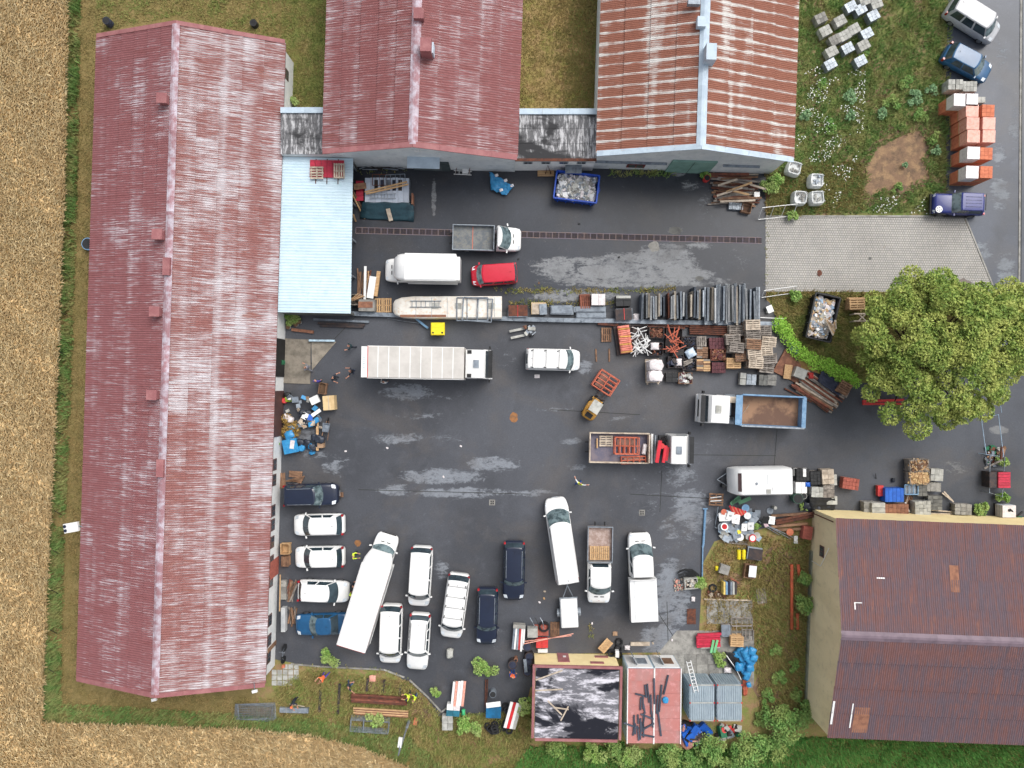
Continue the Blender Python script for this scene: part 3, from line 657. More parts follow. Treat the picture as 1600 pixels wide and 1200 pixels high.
def lamps(parent, xf, xr, y, zf, zr, lw=.3, ll=.28, tail=True, yr=None):
    for s in (-1, 1):
        MB().add([(xf, s*y, zf),(xf-ll, s*(y+.06), zf+.09),(xf-ll*.9, s*(y-lw*.75), zf+.12),(xf+.06, s*(y-lw), zf+.03),(xf+.06, s*(y-lw), zf-.12),(xf+.01, s*y, zf-.12)], [(0,1,2,3),(0,3,4,5)]).build('headlight', LAMPW, parent)
        if tail: MB().box((xr, s*((yr or y)-.04), zr), (.16,.16,.34)).build('taillight', LAMPR, parent)
def place(name, label, cat, px, py, head, zc=.8, group=None):
    c = W(px, py, zc); return thing(name, label, cat, (c.x, c.y, .028), R(head), group)
def car(label, px, py, head, L, Wd, H, mat, style='hatch', name='parked_car', cat='car', group=None, glass=GLASS, rails=False, bars=0, sun=None, black_trim=False):
    t = place(name, label, cat, px, py, head, .8, group); l, w = L/2, Wd/2; zb = .22
    S = {'hatch': dict(hood=.33, ws=.262, rs=.115, re=-.37, rb=-.45, zh=.86, belt=.93),
         'estate': dict(hood=.28, ws=.205, rs=.115, re=-.41, rb=-.465, zh=.86, belt=.95),
         'suv': dict(hood=.28, ws=.20, rs=.09, re=-.42, rb=-.465, zh=1.0, belt=1.08),
         'sedan': dict(hood=.28, ws=.19, rs=.04, re=-.18, rb=-.31, zh=.84, belt=.92),
         'mpv': dict(hood=.39, ws=.335, rs=.22, re=-.43, rb=-.475, zh=.98, belt=1.06),
         'van': dict(hood=.38, ws=.335, rs=.21, re=-.465, rb=-.492, zh=1.05, belt=1.14)}[style]
    zt = S['belt']; zh = S['zh']
    rear = [(-l,.70,zt-.30),(-l*.98,.83,zt-.14),(-l*.93,.92,zt-.05),(-l*.84,.97,zt-.01),(-l*.74,.99,zt)] if style != 'van' else [(-l,.92,zt-.12),(-l*.985,.96,zt-.04),(-l*.95,.985,zt)]
    front = [(l*.42*1.0,1,zt),(L*S['hood'],.995,zh+.03),(l*.80,.965,zh-.03),(l*.88,.92,zh-.08),(l*.945,.84,zh-.15),(l*.985,.72,zh-.24),(l,.55,zh-.36)]
    if front[0][0] >= front[1][0]: front = front[1:]
    body_loft(rear+[(-l*.4,1,zt),(0,1.0,zt)]+front, w, zb, t, mat)
    sw = {'van': ((.02,.24),), 'hatch': ((.10,.44),(.48,.78)), 'sedan': ((.10,.46),(.5,.85)), 'suv': ((.07,.36),(.4,.64),(.68,.9)), 'estate': ((.08,.36),(.4,.66),(.70,.92)), 'mpv': ((.06,.34),(.38,.64),(.68,.92))}[style]
    cabin(t, mat, glass, w, zt-.03, H, L*S['ws'], L*S['rs'], L*S['re'], L*S['rb'], bulge=L*.045, rb=.07 if style != 'van' else .03, tw=.78 if style not in ('van','mpv') else .86, sidewin=sw, rearw=.92 if style != 'van' else .6)
    mirrors(t, mat, L*S['ws']-.12, w*.97, zt+.05)
    lamps(t, l*.90, -l*.94, w*.85, zh-.12, zt-.10, yr=w*.90)
    for sx in (.31,-.29 if style != 'van' else -.30):
        for sy in (-1, 1): wheel(t, L*sx, sy*(w-.115), .32 if style not in ('suv','van') else .35)
    MB().box((l*.985,0,zb+.22), (.10,Wd*.5,.12)).build('grille', BLACKP, t); MB().box((-l*.985,0,.42), (.08,Wd*.72,.16)).build('rear_bumper', BLACKP if black_trim else mat, t)
    MB().box((l+.0,0,zb+.08), (.03,.5,.11)).build('number_plate', LAMPW, t)
    if rails:
        for s in (-1,1): MB().tube([(L*S['rs']-.15, s*w*.70, H-.01),(L*S['rs']-.3, s*w*.70, H+.05),(L*S['re']+.35, s*w*.70, H+.05),(L*S['re']+.2, s*w*.70, H-.01)], .022, 5).build('roof_rail', GALV if rails == 1 else BLACKP, t)
    for i in range(bars):
        x = lerp(L*S['rs']-.5, L*S['re']+.4, i/max(1,bars-1)); b = MB().tube([(x,-w*.74,H+.05),(x,w*.74,H+.05)], .014, 5)
        for s in (-1,1): b.box((x-.07,s*w*.76,H+.04),(.22,.06,.06), R(20*s))
        b.build('roof_bar', BLACKP, t)
    if sun: pc('sunroof', GLASS, (L*(S['rs']-.1),0,H+.026), (.7,Wd*.5,.02), t)
    MB().tube([(L*S['re']+.35,0,H+.02),(L*S['re']+.2,0,H+.14)], .012, 5).build('aerial', BLACKP, t)
    # wipers
    for y in (-.35,.25): MB().tube([(L*S['ws']+L*.045-.04,y,zt+.03),(L*S['ws']-.12,y+.45,zt+.12)], .012, 4).build('wiper', BLACKP, t)
    return t
car('small red estate car parked between the flatbed and the white box van', 772, 429, 184, 3.85, 1.74, 1.62, REDP, 'mpv', glass=SKYGLASS, black_trim=True)
car('white delivery van with three dark roof bars in the middle of the yard', 864, 562, -1.5, 4.5, 1.82, 1.84, WHITE, 'van', name='delivery_van', cat='van', bars=3, glass=SKYGLASS)
car('dark blue off-road estate with ribbed roof by the white wall', 486, 773, 1.5, 4.55, 1.84, 1.78, NAVY, 'suv', rails=1, glass=SKYGLASS)
car('white hatchback parked just below the dark blue off-road estate', 498, 820, 181, 4.25, 1.80, 1.5, WHITE, 'hatch', group='cars along the white wall')
car('white hatchback between the two other white hatchbacks, crate behind its bonnet', 499, 870.5, 181, 4.15, 1.78, 1.5, WHITE, 'hatch', group='cars along the white wall')
car('white hatchback facing away from the wall, next to the blue saloon', 505, 924, -2, 4.3, 1.80, 1.5, WHITE, 'hatch', group='cars along the white wall')
car('bright blue saloon car with boot under the angled box van', 503, 975.5, 182, 4.5, 1.78, 1.42, BLUEP, 'sedan', glass=SKYGLASS)
car('long white passenger van with full side windows beside the angled box van', 657, 900.5, 266.5, 5.0, 1.86, 1.9, WHITE, 'mpv', name='passenger_van', cat='van')
car('white passenger van parked under the tail of the angled box van', 611, 990.5, 268, 4.9, 1.84, 1.85, WHITE, 'mpv', name='passenger_van', cat='van')
car('white estate car with dark roof rails and red tail lights', 654, 1003, 266, 4.75, 1.82, 1.48, WHITE, 'estate', rails=2)
car('white high van with dark roof bars beside the navy estates', 711, 946.5, 262, 5.4, 1.9, 1.95, WHITE, 'mpv', name='passenger_van', cat='van', bars=4)
car('navy estate car with silver roof rails, the shorter of the two', 761, 963, 268.5, 4.75, 1.78, 1.5, NAVY, 'estate', rails=1, glass=SKYGLASS)
car('navy estate car with silver roof rails parked farther from the hut', 803, 892, 269, 4.95, 1.84, 1.52, NAVY, 'estate', rails=1, glass=SKYGLASS)
car('long white high-roofed panel van standing alone at the yard middle', 877, 843, 98.6, 7.0, 2.0, 2.5, WHITE, 'van', name='panel_van', cat='van', glass=SKYGLASS)
car('silver van on the road above the brick pallets', 1520, 32, -32, 4.7, 1.85, 1.85, SILVER, 'mpv', name='silver_van', cat='van', glass=SKYGLASS)
car('blue car standing on the road just above the brick pallets', 1512, 98, -28, 4.2, 1.78, 1.5, BLUEP, 'hatch', glass=SKYGLASS)
# square-built dark blue off-roader with a white wheel cover lying on its bonnet
t = place('off_road_car', 'square dark blue off-roader with white wheel disc on its bonnet', 'car', 1497, 319, 178, .9)
L, w = 4.2, .86
body_loft([(-2.1,.97,1.0),(-2.02,1,1.04),(0,1,1.05),(.55,1,1.06),(.7,.97,1.04),(1.85,.95,1.0),(2.0,.93,.92),(2.05,.9,.7)], w, .3, t, DBLUE)
cabin(t, DBLUE, SKYGLASS, w, 1.03, 1.78, .62, .2, -1.55, -2.0, bulge=.05, rb=.02, tw=.86, sidewin=((.06,.42),(.47,.9)), rearw=.8)
for x in (-1.3,1.3):
    for s in (-1,1): wheel(t, x, s*.80, .37, .25)
MB().box((2.12,0,.55),(.14,1.7,.2)).build('front_bumper', BLACKP, t); MB().box((-2.13,0,.55),(.12,1.6,.18)).build('rear_bumper', BLACKP, t)
for s in (-1,1): MB().box((1.45,s*.84,.8),(1.0,.12,.1)).build('wheel_arch', BLACKP, t); MB().box((0,s*.93,.4),(1.8,.16,.05)).build('side_step', BLACKP, t)
mirrors(t, DBLUE, .5, .86, 1.15); lamps(t, 2.0, -2.08, .78, .85, .85, .24, .05)
for y in (-.4,-.13,.13,.4): pc('roof_rib', DBLUE, (-.75,y,1.82), (1.3,.03,.03), t)
pc('tailgate_line', BLACKP, (-1.72,0,1.77), (.03,1.36,.05), t)
tw = W(1467,327,1.1); t = thing('wheel_disc', 'white five-holed wheel disc lying on the dark blue bonnet', 'wheel cover', (tw.x,tw.y,1.085))
pcyl('disc', WHITE, (0,0,.03), .28, .06, t, n=20)
for i in range(5): pcyl('hole', NAVY, (.16*math.cos(i*1.2566),.16*math.sin(i*1.2566),.062), .06, .01, t, n=8)
pcyl('hub', NAVY, (0,0,.063), .05, .012, t, n=10)

# cab-chassis vehicles: a van cab with something behind it
def van_cab(t, x0, x1, Wd, H, mat, zb=.3, crew=False, glass=GLASS, hood=.95):
    w = Wd/2; zt = 1.2; L = x1-x0
    body_loft([(x0,.96,zt-.02),(x0+.05,.99,zt),(x1-hood-.3,1,zt),(x1-hood,.99,zt-.04),(x1-.5,.965,zt-.14),(x1-.22,.90,zt-.24),(x1-.06,.80,zt-.36),(x1,.66,zt-.5)], w, zb, t, mat)
    sw = ((.12,.72),) if not crew else ((.05,.42),(.48,.85))
    cabin(t, mat, glass, w, zt-.03, H, x1-hood-.12, x1-hood-.85, x0+.12, x0+.02, bulge=.28, rb=.01, tw=.86, sidewin=sw, rearw=.7)
    mirrors(t, mat, x1-hood-.2, w*1.02, zt+.1); lamps(t, x1-.16, 0, w*.84, zt-.28, .8, .3, .34, tail=False)
    MB().box((x1-.03,0,.55),(.08,Wd*.6,.3)).build('grille', BLACKP, t)
    for y in (-.25,.25): MB().box((x1-.62,y,zt-.075),(.07,.3,.03)).build('bonnet_vent', BLACKP, t)
def dropside(t, x0, x1, Wd, zf, h, mfloor, mside, th=.06, headboard=True, name='dropside'):
    pc('load_floor', mfloor, ((x0+x1)/2,0,zf-.04), (x1-x0,Wd,.08), t)
    for s in (-1,1): pc(name, mside, ((x0+x1)/2,s*(Wd/2-th/2),zf+h/2), (x1-x0,th,h), t)
    pc('tailboard', mside, (x0+th/2,0,zf+h/2), (th,Wd-2*th-.01,h), t)
    if headboard: pc('headboard', mside, (x1-th/2,0,zf+h/2+.15), (th,Wd-2*th-.01,h+.3), t)
    for x in (x0+.35, x1-.35): pc('chassis_beam', BLACKP, (x,0,zf-.2), (.3,Wd*.8,.22), t)
    for s in (-1,1): pc('chassis_rail', BLACKP, ((x0+x1)/2,s*.4,zf-.2), (x1-x0+.6,.1,.2), t)
DECK = pm('worn_grey_deck', (92,98,104), (120,122,120), sc=2.5, rough=.6, var=.05, dirt=(140,130,104))
DECKB = pm('worn_brown_deck', (150,128,118), (176,158,150), sc=3, rough=.8, var=.05, dirt=(110,88,78))
DECKR = pm('rusty_tipper_floor', (156,122,96), (110,84,70), sc=.35, rough=.8, var=.02, thr=(.46,.56), dirt=(172,136,104))
t = place('flatbed_truck', 'small white flatbed truck with empty grey bed on the drain line', 'truck', 761, 372, -1.5, 1.2)
van_cab(t, .75, 2.82, 2.0, 2.15, WHITE, glass=SKYGLASS); dropside(t, -2.85, .62, 2.1, .95, .38, DECK, GALV); pc('lashing_strap', ORANGE, (-1.2,0,.96), (.05,1.96,.02), t)
for x in (-1.7,1.75):
    for s in (-1,1): wheel(t, x, s*.86, .34)
# 2: box van
def box_body(t, x0, x1, Wd, z0, z1, mat, trim=GALV, ribs=0, band=None):
    w = Wd/2; r = .08
    secs = [[(x, -w, z0),(x, -w, z1-r),(x, -w+r, z1),(x, 0, z1+.03),(x, w-r, z1),(x, w, z1-r),(x, w, z0)] for x in (x0, x1)]
    MB().loft(secs).build('cargo_box', mat, t)
    for s in (-1,1): pc('edge_trim', trim, ((x0+x1)/2,s*(w+.005),z1-.10), (x1-x0+.02,.03,.06), t); pc('lower_trim', trim, ((x0+x1)/2,s*(w+.006),z0+.05), (x1-x0+.02,.03,.1), t)
    pc('rear_door', mat, (x0-.02,0,(z0+z1)/2), (.04,Wd*.95,(z1-z0)*.95), t)
    for i in range(ribs):
        x = lerp(x0, x1, (i+1)/(ribs+1)); MB().loft([[(x-.03,-w+.05,z1+.0),(x-.03,0,z1+.035),(x-.03,w-.05,z1+.0),(x-.03,0,z1)],[(x+.03,-w+.05,z1),(x+.03,0,z1+.035),(x+.03,w-.05,z1),(x+.03,0,z1)]]).build('roof_rib', trim, t)
t = place('box_van', 'white box van with rounded cab roof beside the red car', 'van', 658, 421, 179, 1.6)
van_cab(t, 1.1, 3.1, 1.98, 2.1, WHITE); box_body(t, -2.95, 1.15, 2.15, .75, 2.95, WHITE, WHITE)
secs = []
for x, wf, zz in ((1.14,1,2.93),(1.6,.95,2.85),(2.0,.8,2.45),(2.15,.7,2.16)): secs.append([(x,-1.07*wf,2.0),(x,-1.07*wf,zz-.15),(x,-.9*wf,zz),(x,.9*wf,zz),(x,1.07*wf,zz-.15),(x,1.07*wf,2.0)])
MB().loft(secs).build('wind_deflector', WHITE, t, ang=50)
pc('rear_step', WHITE, (-3.1,0,1.55), (.28,1.9,1.6), t); pc('chassis_rail', BLACKP, (-.9,0,.62), (4.6,.9,.2), t)
for x in (-2.0,2.0):
    for s in (-1,1): wheel(t, x, s*.86, .34)
# 15: long box van standing at an angle
t = place('box_van', 'long white box van standing at an angle across the car row', 'van', 578, 925, 73, 1.7)
van_cab(t, 2.55, 4.75, 2.0, 2.15, WHITE, glass=SKYGLASS); box_body(t, -4.35, 2.5, 2.36, .85, 3.05, WHITE, WHITE)
secs = []
for x, wf, zz in ((2.49,1,3.03),(3.0,.95,2.95),(3.45,.8,2.55),(3.6,.72,2.2)): secs.append([(x,-1.16*wf,2.05),(x,-1.16*wf,zz-.15),(x,-.95*wf,zz),(x,.95*wf,zz),(x,1.16*wf,zz-.15),(x,1.16*wf,2.05)])
MB().loft(secs).build('wind_deflector', WHITE, t, ang=50)
pc('side_stripe', REDF, (-1,-1.185,2.78), (6.6,.012,.14), t); pc('tail_frame', REDF, (-4.385,0,2.98), (.02,2.3,.12), t); pc('chassis_rail', BLACKP, (-1,0,.66), (6.8,.9,.2), t)
for x in (-2.6,3.6):
    for s in (-1,1): wheel(t, x, s*.90, .36)
# 24: pickup with pallets, 25: crew cab with box bed
t = place('flatbed_truck', 'white double cab flatbed truck with pallets on a brown load floor', 'truck', 937, 885, 269, 1.2)
van_cab(t, -.25, 3.15, 1.96, 2.1, WHITE, crew=True, glass=SKYGLASS); dropside(t, -3.3, -.4, 2.08, .95, .4, DECKB, GALV); pc('bonnet_badge', LAMPR, (2.85,0,.99), (.1,.16,.03), t)
for x in (-2.0,2.15):
    for s in (-1,1): wheel(t, x, s*.84, .34)
FLAT24 = t
t = place('crew_cab_truck', 'white crew cab truck with flat covered load bed', 'truck', 1003, 900.5, 92.5, 1.3)
van_cab(t, .0, 3.5, 1.98, 2.15, WHITE, crew=True, glass=SKYGLASS)
dropside(t, -3.6, -.1, 2.2, .95, .75, DECK, WHITE); pc('flat_cover', WHITE, (-1.85,0,1.76), (3.5,2.2,.06), t); pc('cover_seam', GALV, (-1.85,.75,1.795), (3.5,.02,.012), t); pc('side_skirt', pm('pale_blue_board',(160,180,206)), (-1.85,-1.12,1.2), (3.3,.04,.8), t)
for x in (-2.2,2.4):
    for s in (-1,1): wheel(t, x, s*.84, .34)
# 23: small covered trailer
t = place('car_trailer', 'small white covered trailer with drawbar behind the long panel van', 'trailer', 889, 955, 93, .7)
box_body(t, -1.25, 1.1, 1.42, .45, .92, WHITE, GALV); pc('front_rack', GALV, (1.14,0,.75), (.1,1.5,.1), t)
for s in (-1,1):
    wheel(t, -.2, s*.86, .28, .17); MB().loft([[( -.2+.36*math.cos(a), s*.76, .30+.36*math.sin(a)) for a in [i*math.pi/6 for i in range(7)]],[( -.2+.36*math.cos(a), s*.99, .30+.36*math.sin(a)) for a in [i*math.pi/6 for i in range(7)]]], closed=False, caps=False).build('mudguard', GALV, t)
    MB().tube([(1.1,s*.42,.45),(2.1,0,.45)], .035, 6).build('drawbar', GALV, t)
pcyl('coupling', GALV, (2.2,0,.46), .06, .1, t)
# big trucks
def truck_cab(t, x1, Wd, zr, mat, Lc=1.9, glass=GLASS, hatch=STEEL):
    w = Wd/2; x0 = x1-Lc
    prof = [(x0,.45),(x1-.02,.45),(x1,.9),(x1-.02,1.35),(x1-.12,1.5),(x1-.42,zr-.25),(x1-.62,zr),(x0+.1,zr+.06),(x0,zr)]
    prof_w = [1,1,1,1,1,.98,.95,.95,.95]
    secs = [[(x, s*w*f, z) for (x, z), f in zip(prof, prof_w)] for s in (-1,-.96,.96,1)]
    for k in (0,3): secs[k] = [(lerp(x,(x0+x1)/2,.03), y, lerp(z,1.5,.03)) for x, y, z in secs[k]]
    MB().loft(secs).build('cab', mat, t, ang=35)
    MB().add([(x1-.11,-w*.9,1.52),(x1-.11,w*.9,1.52),(x1-.40,w*.9,zr-.27),(x1-.40,-w*.9,zr-.27)], [(0,1,2,3)]).add([(x1-.085,-w*.9,1.52),(x1-.085,w*.9,1.52),(x1-.375,w*.9,zr-.27),(x1-.375,-w*.9,zr-.27)], [(0,1,2,3)]).build('windscreen', glass, t)
    MB().box((x1-.02,0,zr-.36),(.34,Wd*.92,.05)).build('sun_visor', BLACKP, t)
    pc('roof_hatch', hatch, (x1-1.15,0,zr+.07), (.45,.62,.06), t)
    for s in (-1,1):
        MB().box((x1-.75,s*(w*.985),1.95),(.75,.03,.6)).build('side_window', GLASS, t)
        MB().box((x1-.1,s*(w+.16),2.0),(.14,.22,.5)).build('mirror', BLACKP, t); MB().box((x1+.0,s*w*.78,.75),(.06,.4,.18)).build('headlight', LAMPW, t)
    MB().box((x1+.03,0,.55),(.12,Wd*.98,.3)).build('bumper', mat, t); MB().box((x1+.01,0,1.05),(.04,Wd*.6,.3)).build('grille', BLACKP, t)
def chassis(t, x0, x1, axles, z=.85, w=.88):
    for s in (-1,1): pc('chassis_rail', BLACKP, ((x0+x1)/2,s*.42,z), (x1-x0,.12,.26), t)
    for x in axles:
        for s in (-1,1): wheel(t, x, s*(w+.1), .48, .3)
TARPW = pm('grey_white_truck_sheet', (198,194,188), (186,182,176), sc=.8, rough=.6, var=.02, bump=.3, bsc=4)
t = place('box_truck', 'large box truck with pale grey ribbed roof in the middle yard', 'truck', 665, 567.5, -1, 2.6)
truck_cab(t, 5.25, 2.4, 3.0, WHITE, 2.0, hatch=STEEL); chassis(t, -5.0, 5.0, (-3.0,3.9)); box_body(t, -4.5, 3.15, 2.55, 1.05, 3.62, TARPW, WHITE, ribs=8)
pc('rear_roof_frame', WHITE, (-4.72,0,3.55), (.5,2.45,.2), t); pc('frame_edge', REDF, (-4.46,0,3.66), (.05,2.5,.03), t); pc('tail_lift', KERBC, (-5.05,0,1.6), (.12,2.3,1.3), t)
text('roof_lettering', 'l  l l l  l l l', pm('teal_lettering',(90,160,170)), (-4.74,0,3.665), .26, R(90), t)
for s in (-1,1): pc('air_intake', BLACKP, (3.55,s*.95,3.02), (.35,.3,.12), t)
for x in (-1,-.1): pc('side_guard', GALV, (x,-1.2,.7), (.8,.05,.4), t)
t = place('tipper_truck', 'tipper truck with white cab and empty blue rust-floored body', 'truck', 1177, 641.5, 177.5, 2.0)
truck_cab(t, 4.25, 2.35, 2.85, WHITE, 2.05, hatch=KERBC); chassis(t, -4.0, 4.0, (-2.4,-1.1,3.0))
for s in (-1,1): pcyl('fuel_tank' , GALV, (1.6,s*.95,.75), .3, .8, t, rot=(0,R(90),0)); pc('battery_box', BLACKP, (1.55,s*.4,1.1), (.5,.4,.3), t)
MB().tube([(1.75,-.95,1.3),(1.75,-.55,1.5),(1.75,.5,1.5)], .09, 8).build('exhaust', GALV, t); pc('tank_lid', WOODP, (1.6,-.8,1.55), (.6,.5,.4), t)
for i in range(3): pc('catwalk_bar', GALV, (1.35+.25*i,.9,1.25), (.05,.5,.05), t)
pc('tipper_floor', DECKR, (-1.6,0,1.20), (4.9,2.3,.08), t)
for s in (-1,1):
    MB().add([(-4.1,s*1.15,1.2),(1.0,s*1.15,1.2),(1.0,s*1.26,2.25),(-4.1,s*1.26,2.25),(-4.1,s*1.30,2.25),(1.0,s*1.30,2.25),(1.0,s*1.22,1.15),(-4.1,s*1.22,1.15)], [(0,1,2,3),(3,2,5,4),(4,5,6,7)]).build('side_board', BEDB, t)
    pc('top_rail', GALV if s > 0 else BEDB, (-1.55,s*1.27,2.28), (5.1,.12,.08), t)
pc('head_board', BEDB, (1.08,0,1.75), (.16,2.5,1.15), t); pc('cab_guard', BEDB, (1.3,0,2.3), (.5,2.4,.06), t)
pc('tail_board', BEDB, (-4.12,0,1.6), (.34,2.5,.9), t); MB().tube([(.6,.3,1.28),(.1,-.5,1.28)], .025, 5).build('rod', WOODP, t); MB().add([(1.2,-.7,1.1),(1.9,0,1.0),(1.2,.7,1.1),(1.2,-.7,1.3),(1.9,0,1.2),(1.2,.7,1.3)],[(0,1,2),(3,4,5),(0,1,4,3),(1,2,5,4)]).build('tow_bracket', DSTEEL, t)
t = place('crane_truck', 'white crane truck with red folded crane and orange frames on its bed', 'truck', 1001, 701, -1, 2.0)
truck_cab(t, 4.05, 2.35, 2.9, WHITE, 1.75, hatch=STEEL); chassis(t, -4.1, 3.9, (-2.6,3.0))
dropside(t, -4.15, .75, 2.5, 1.25, .55, pm('dusty_blue_deck',(92,90,106),(112,104,112)), WOODP, .09); CR = t
pc('crane_base', DSTEEL, (1.7,0,1.35), (.9,1.0,.7), t); pcyl('crane_column', REDF, (1.6,.3,2.1), .22, 1.2, t)
PR = pm('crane_red',(206,34,52),(186,28,44),rough=.35,coat=.3)
for x, y0, y1, z, w_ in ((1.35,.75,-1.05,2.6,.28),(1.85,.35,-1.05,2.5,.24),(2.1,.2,-.9,2.35,.18)):
    MB().box((x-.05*(y0),(y0+y1)/2,z),(w_,abs(y1-y0),.3), R(-8)).build('crane_arm', PR, t)
pc('hydraulic_block', BLACKP, (1.8,.85,1.9), (.7,.5,.5), t); MB().tube([(1.2,1.1,1.9),(1.15,-1.1,2.0)], .07, 6).build('hydraulic_ram', GALV, t); pc('outrigger', WHITE, (.98,0,1.6), (.16,2.4,.25), t)
for i in range(4): MB().tube([(1.5+.2*i,.6,2.2),(1.6+.15*i,.95,2.5),(1.9,1.1,2.1)], .03, 5).build('hose', BLACKP, t)
# 9: office trailer
t = place('site_trailer', 'white site trailer with drawbar and small roof hatch', 'trailer', 1190, 752, 181, 2.0)
secs = [[(x,-1.08*wf,.5),(x,-1.1*wf,zz-.25),(x,-.98*wf,zz),(x,.98*wf,zz),(x,1.1*wf,zz-.25),(x,1.08*wf,.5)] for x, wf, zz in ((-2.3,1,2.55),(1.7,1,2.55),(2.05,.97,2.35),(2.35,.92,1.6),(2.4,.88,.9))]
MB().loft(secs).build('body', WHITE, t, ang=40)
MB().add([(1.80,-.75,2.53),(1.80,.75,2.53),(2.06,.74,2.38),(2.06,-.74,2.38)],[(0,1,2,3)]).build('front_window', pm('brown_tint',(92,74,74),rough=.15), t)
pc('roof_hatch', KERBC, (-.35,.75,2.57), (.35,.36,.05), t); pc('roof_panel_line', GALV, (-.3,-.2,2.555), (.02,.8,.012), t); pcyl('roof_vent', GALV, (.6,.1,2.58), .1, .06, t); pc('roof_dome', WHITE, (-.8,.55,2.57), (.3,.3,.06), t)
for s in (-1,1): MB().tube([(2.3,s*.6,.55),(3.2,0,.5)], .04, 6).build('drawbar', GALV, t); wheel(t, -.2, s*.95, .3, .2)
pcyl('gas_bottle', BLACKP, (2.7,.55,.45), .17, .7, t); pcyl('jockey_wheel', TYRE, (2.9,0,.2), .14, .1, t, rot=(R(90),0,0))
# 6: forklift with an orange cage pallet on its forks
t = place('forklift', 'yellow forklift with pale roof guard carrying an orange cage', 'forklift', 928, 636, 57, 1.0)
FY = pm('ochre_forklift_paint',(206,156,70),(186,136,56),rough=.45,dirt=(120,92,58))
secs = [[(x,-w_,.3),(x,-w_,z-.08),(x,-w_+.08,z),(x,w_-.08,z),(x,w_,z-.08),(x,w_,.3)] for x, w_, z in ((-1.15,.30,.85),(-1.08,.44,1.0),(-.9,.54,1.08),(-.45,.58,1.08),(-.3,.58,.62),(.6,.55,.6),(.75,.5,.5))]
MB().loft(secs).build('body', FY, t, ang=40); pc('counterweight', BLACKP, (-.8,0,1.1), (.4,.6,.05), t); pc('seat', BLACKP, (-.15,0,.95), (.45,.5,.5), t)
pc('roof_guard', KERBC, (.05,0,2.08), (1.0,.85,.05), t)
for x in (-.45,.55):
    for s in (-1,1): MB().tube([(x-.05,s*.45,.7),(x,s*.42,2.07)], .03, 6).build('guard_post', BLACKP, t)
for s in (-1,1):
    MB().box((.86,s*.28,1.2),(.14,.1,2.2)).build('mast_rail', DSTEEL, t); MB().box((1.4,s*.25,.22),(1.1,.1,.05)).build('fork', DSTEEL, t)
for z in (.4,1.2,2.2): MB().box((.86,0,z),(.08,.6,.1)).build('mast_bar', DSTEEL, t)
for x, r in ((.45,.3),(-.65,.24)):
    for s in (-1,1): wheel(t, x, s*.5, r, .2)
# ---------------- vegetation ----------------
def fast_mesh(name, V, F, mat, mi=None):
    me = bpy.data.meshes.new(name); nv, nf, k = len(V), len(F), F.shape[1]
    me.vertices.add(nv); me.vertices.foreach_set('co', np.ascontiguousarray(V, dtype=np.float32).ravel())
    me.loops.add(nf*k); me.loops.foreach_set('vertex_index', np.ascontiguousarray(F, dtype=np.int32).ravel())
    me.polygons.add(nf); me.polygons.foreach_set('loop_start', np.arange(0, nf*k, k, dtype=np.int32)); me.polygons.foreach_set('loop_total', np.full(nf, k, dtype=np.int32))
    for m in (mat if isinstance(mat, (list, tuple)) else [mat]): me.materials.append(m)
    if mi is not None: me.polygons.foreach_set('material_index', mi.astype(np.int32))
    me.update(calc_edges=True); me.validate(); return me
def inpoly(x, y, P):
    r = np.zeros(len(x), bool); n = len(P)
    for i in range(n):
        x0, y0 = P[i]; x1, y1 = P[(i+1) % n]
        c = ((y0 > y) != (y1 > y)) & (x < (x1-x0)*(y-y0)/((y1-y0) or 1e-9)+x0); r ^= c
    return r
def sample(poly, dens, holes=()):
    P = [(W(a, b).x, W(a, b).y) for a, b in poly]; xs = [p[0] for p in P]; ys = [p[1] for p in P]
    n = int(dens*(max(xs)-min(xs))*(max(ys)-min(ys)))
    x = rng.uniform(min(xs), max(xs), n); y = rng.uniform(min(ys), max(ys), n); k = inpoly(x, y, P)
    for h in holes: k &= ~inpoly(x, y, [(W(a, b).x, W(a, b).y) for a, b in h])
    return x[k], y[k]
def blades_at(x, y, h, w, mat, name, lean=.8, nb=3, z0=.03, par=None, hv=.5, **kw):
    # tufts: nb blades per point, patchy height
    n = len(x); pn = .5+.5*np.sin(x*1.3+2*np.sin(y*.9))*np.sin(y*1.1+1.7*np.sin(x*.7))
    X = np.repeat(x, nb)+rng.normal(0, .05, n*nb); Y = np.repeat(y, nb)+rng.normal(0, .05, n*nb); Hh = h*(1-hv+2*hv*rng.random(n*nb))*np.repeat(.6+.8*pn, nb)
    a = rng.uniform(0, 2*np.pi, n*nb); d = lean*Hh*rng.uniform(.3, 1.1, n*nb); ww = w*rng.uniform(.6, 1.4, n*nb)
    ca, sa = np.cos(a), np.sin(a); V = np.empty((n*nb, 3, 3))
    V[:,0] = np.stack([X-sa*ww, Y+ca*ww, np.full(n*nb, z0)], 1); V[:,1] = np.stack([X+sa*ww, Y-ca*ww, np.full(n*nb, z0)], 1)
    V[:,2] = np.stack([X+ca*d, Y+sa*d, z0+Hh], 1)
    me = fast_mesh(name, V.reshape(-1,3), np.arange(n*nb*3).reshape(-1,3), mat); return mk(name, me, par, **kw)
def grass(poly, dens, h, w, mat, label, holes=(), name='grass', lean=.8, cat='grass', hv=.5, patchy=False, **k):
    x, y = sample(poly, dens, holes)
    if patchy: q = np.sin(y*1.9+1.3*np.sin(x*2.1))+np.sin(y*.73+1)+rng.normal(0,.5,len(x)) > -1.25; x, y = x[q], y[q]
    return blades_at(x, y, h, w, mat, name, lean, hv=hv, kind='stuff', label=label, cat=cat, **k)
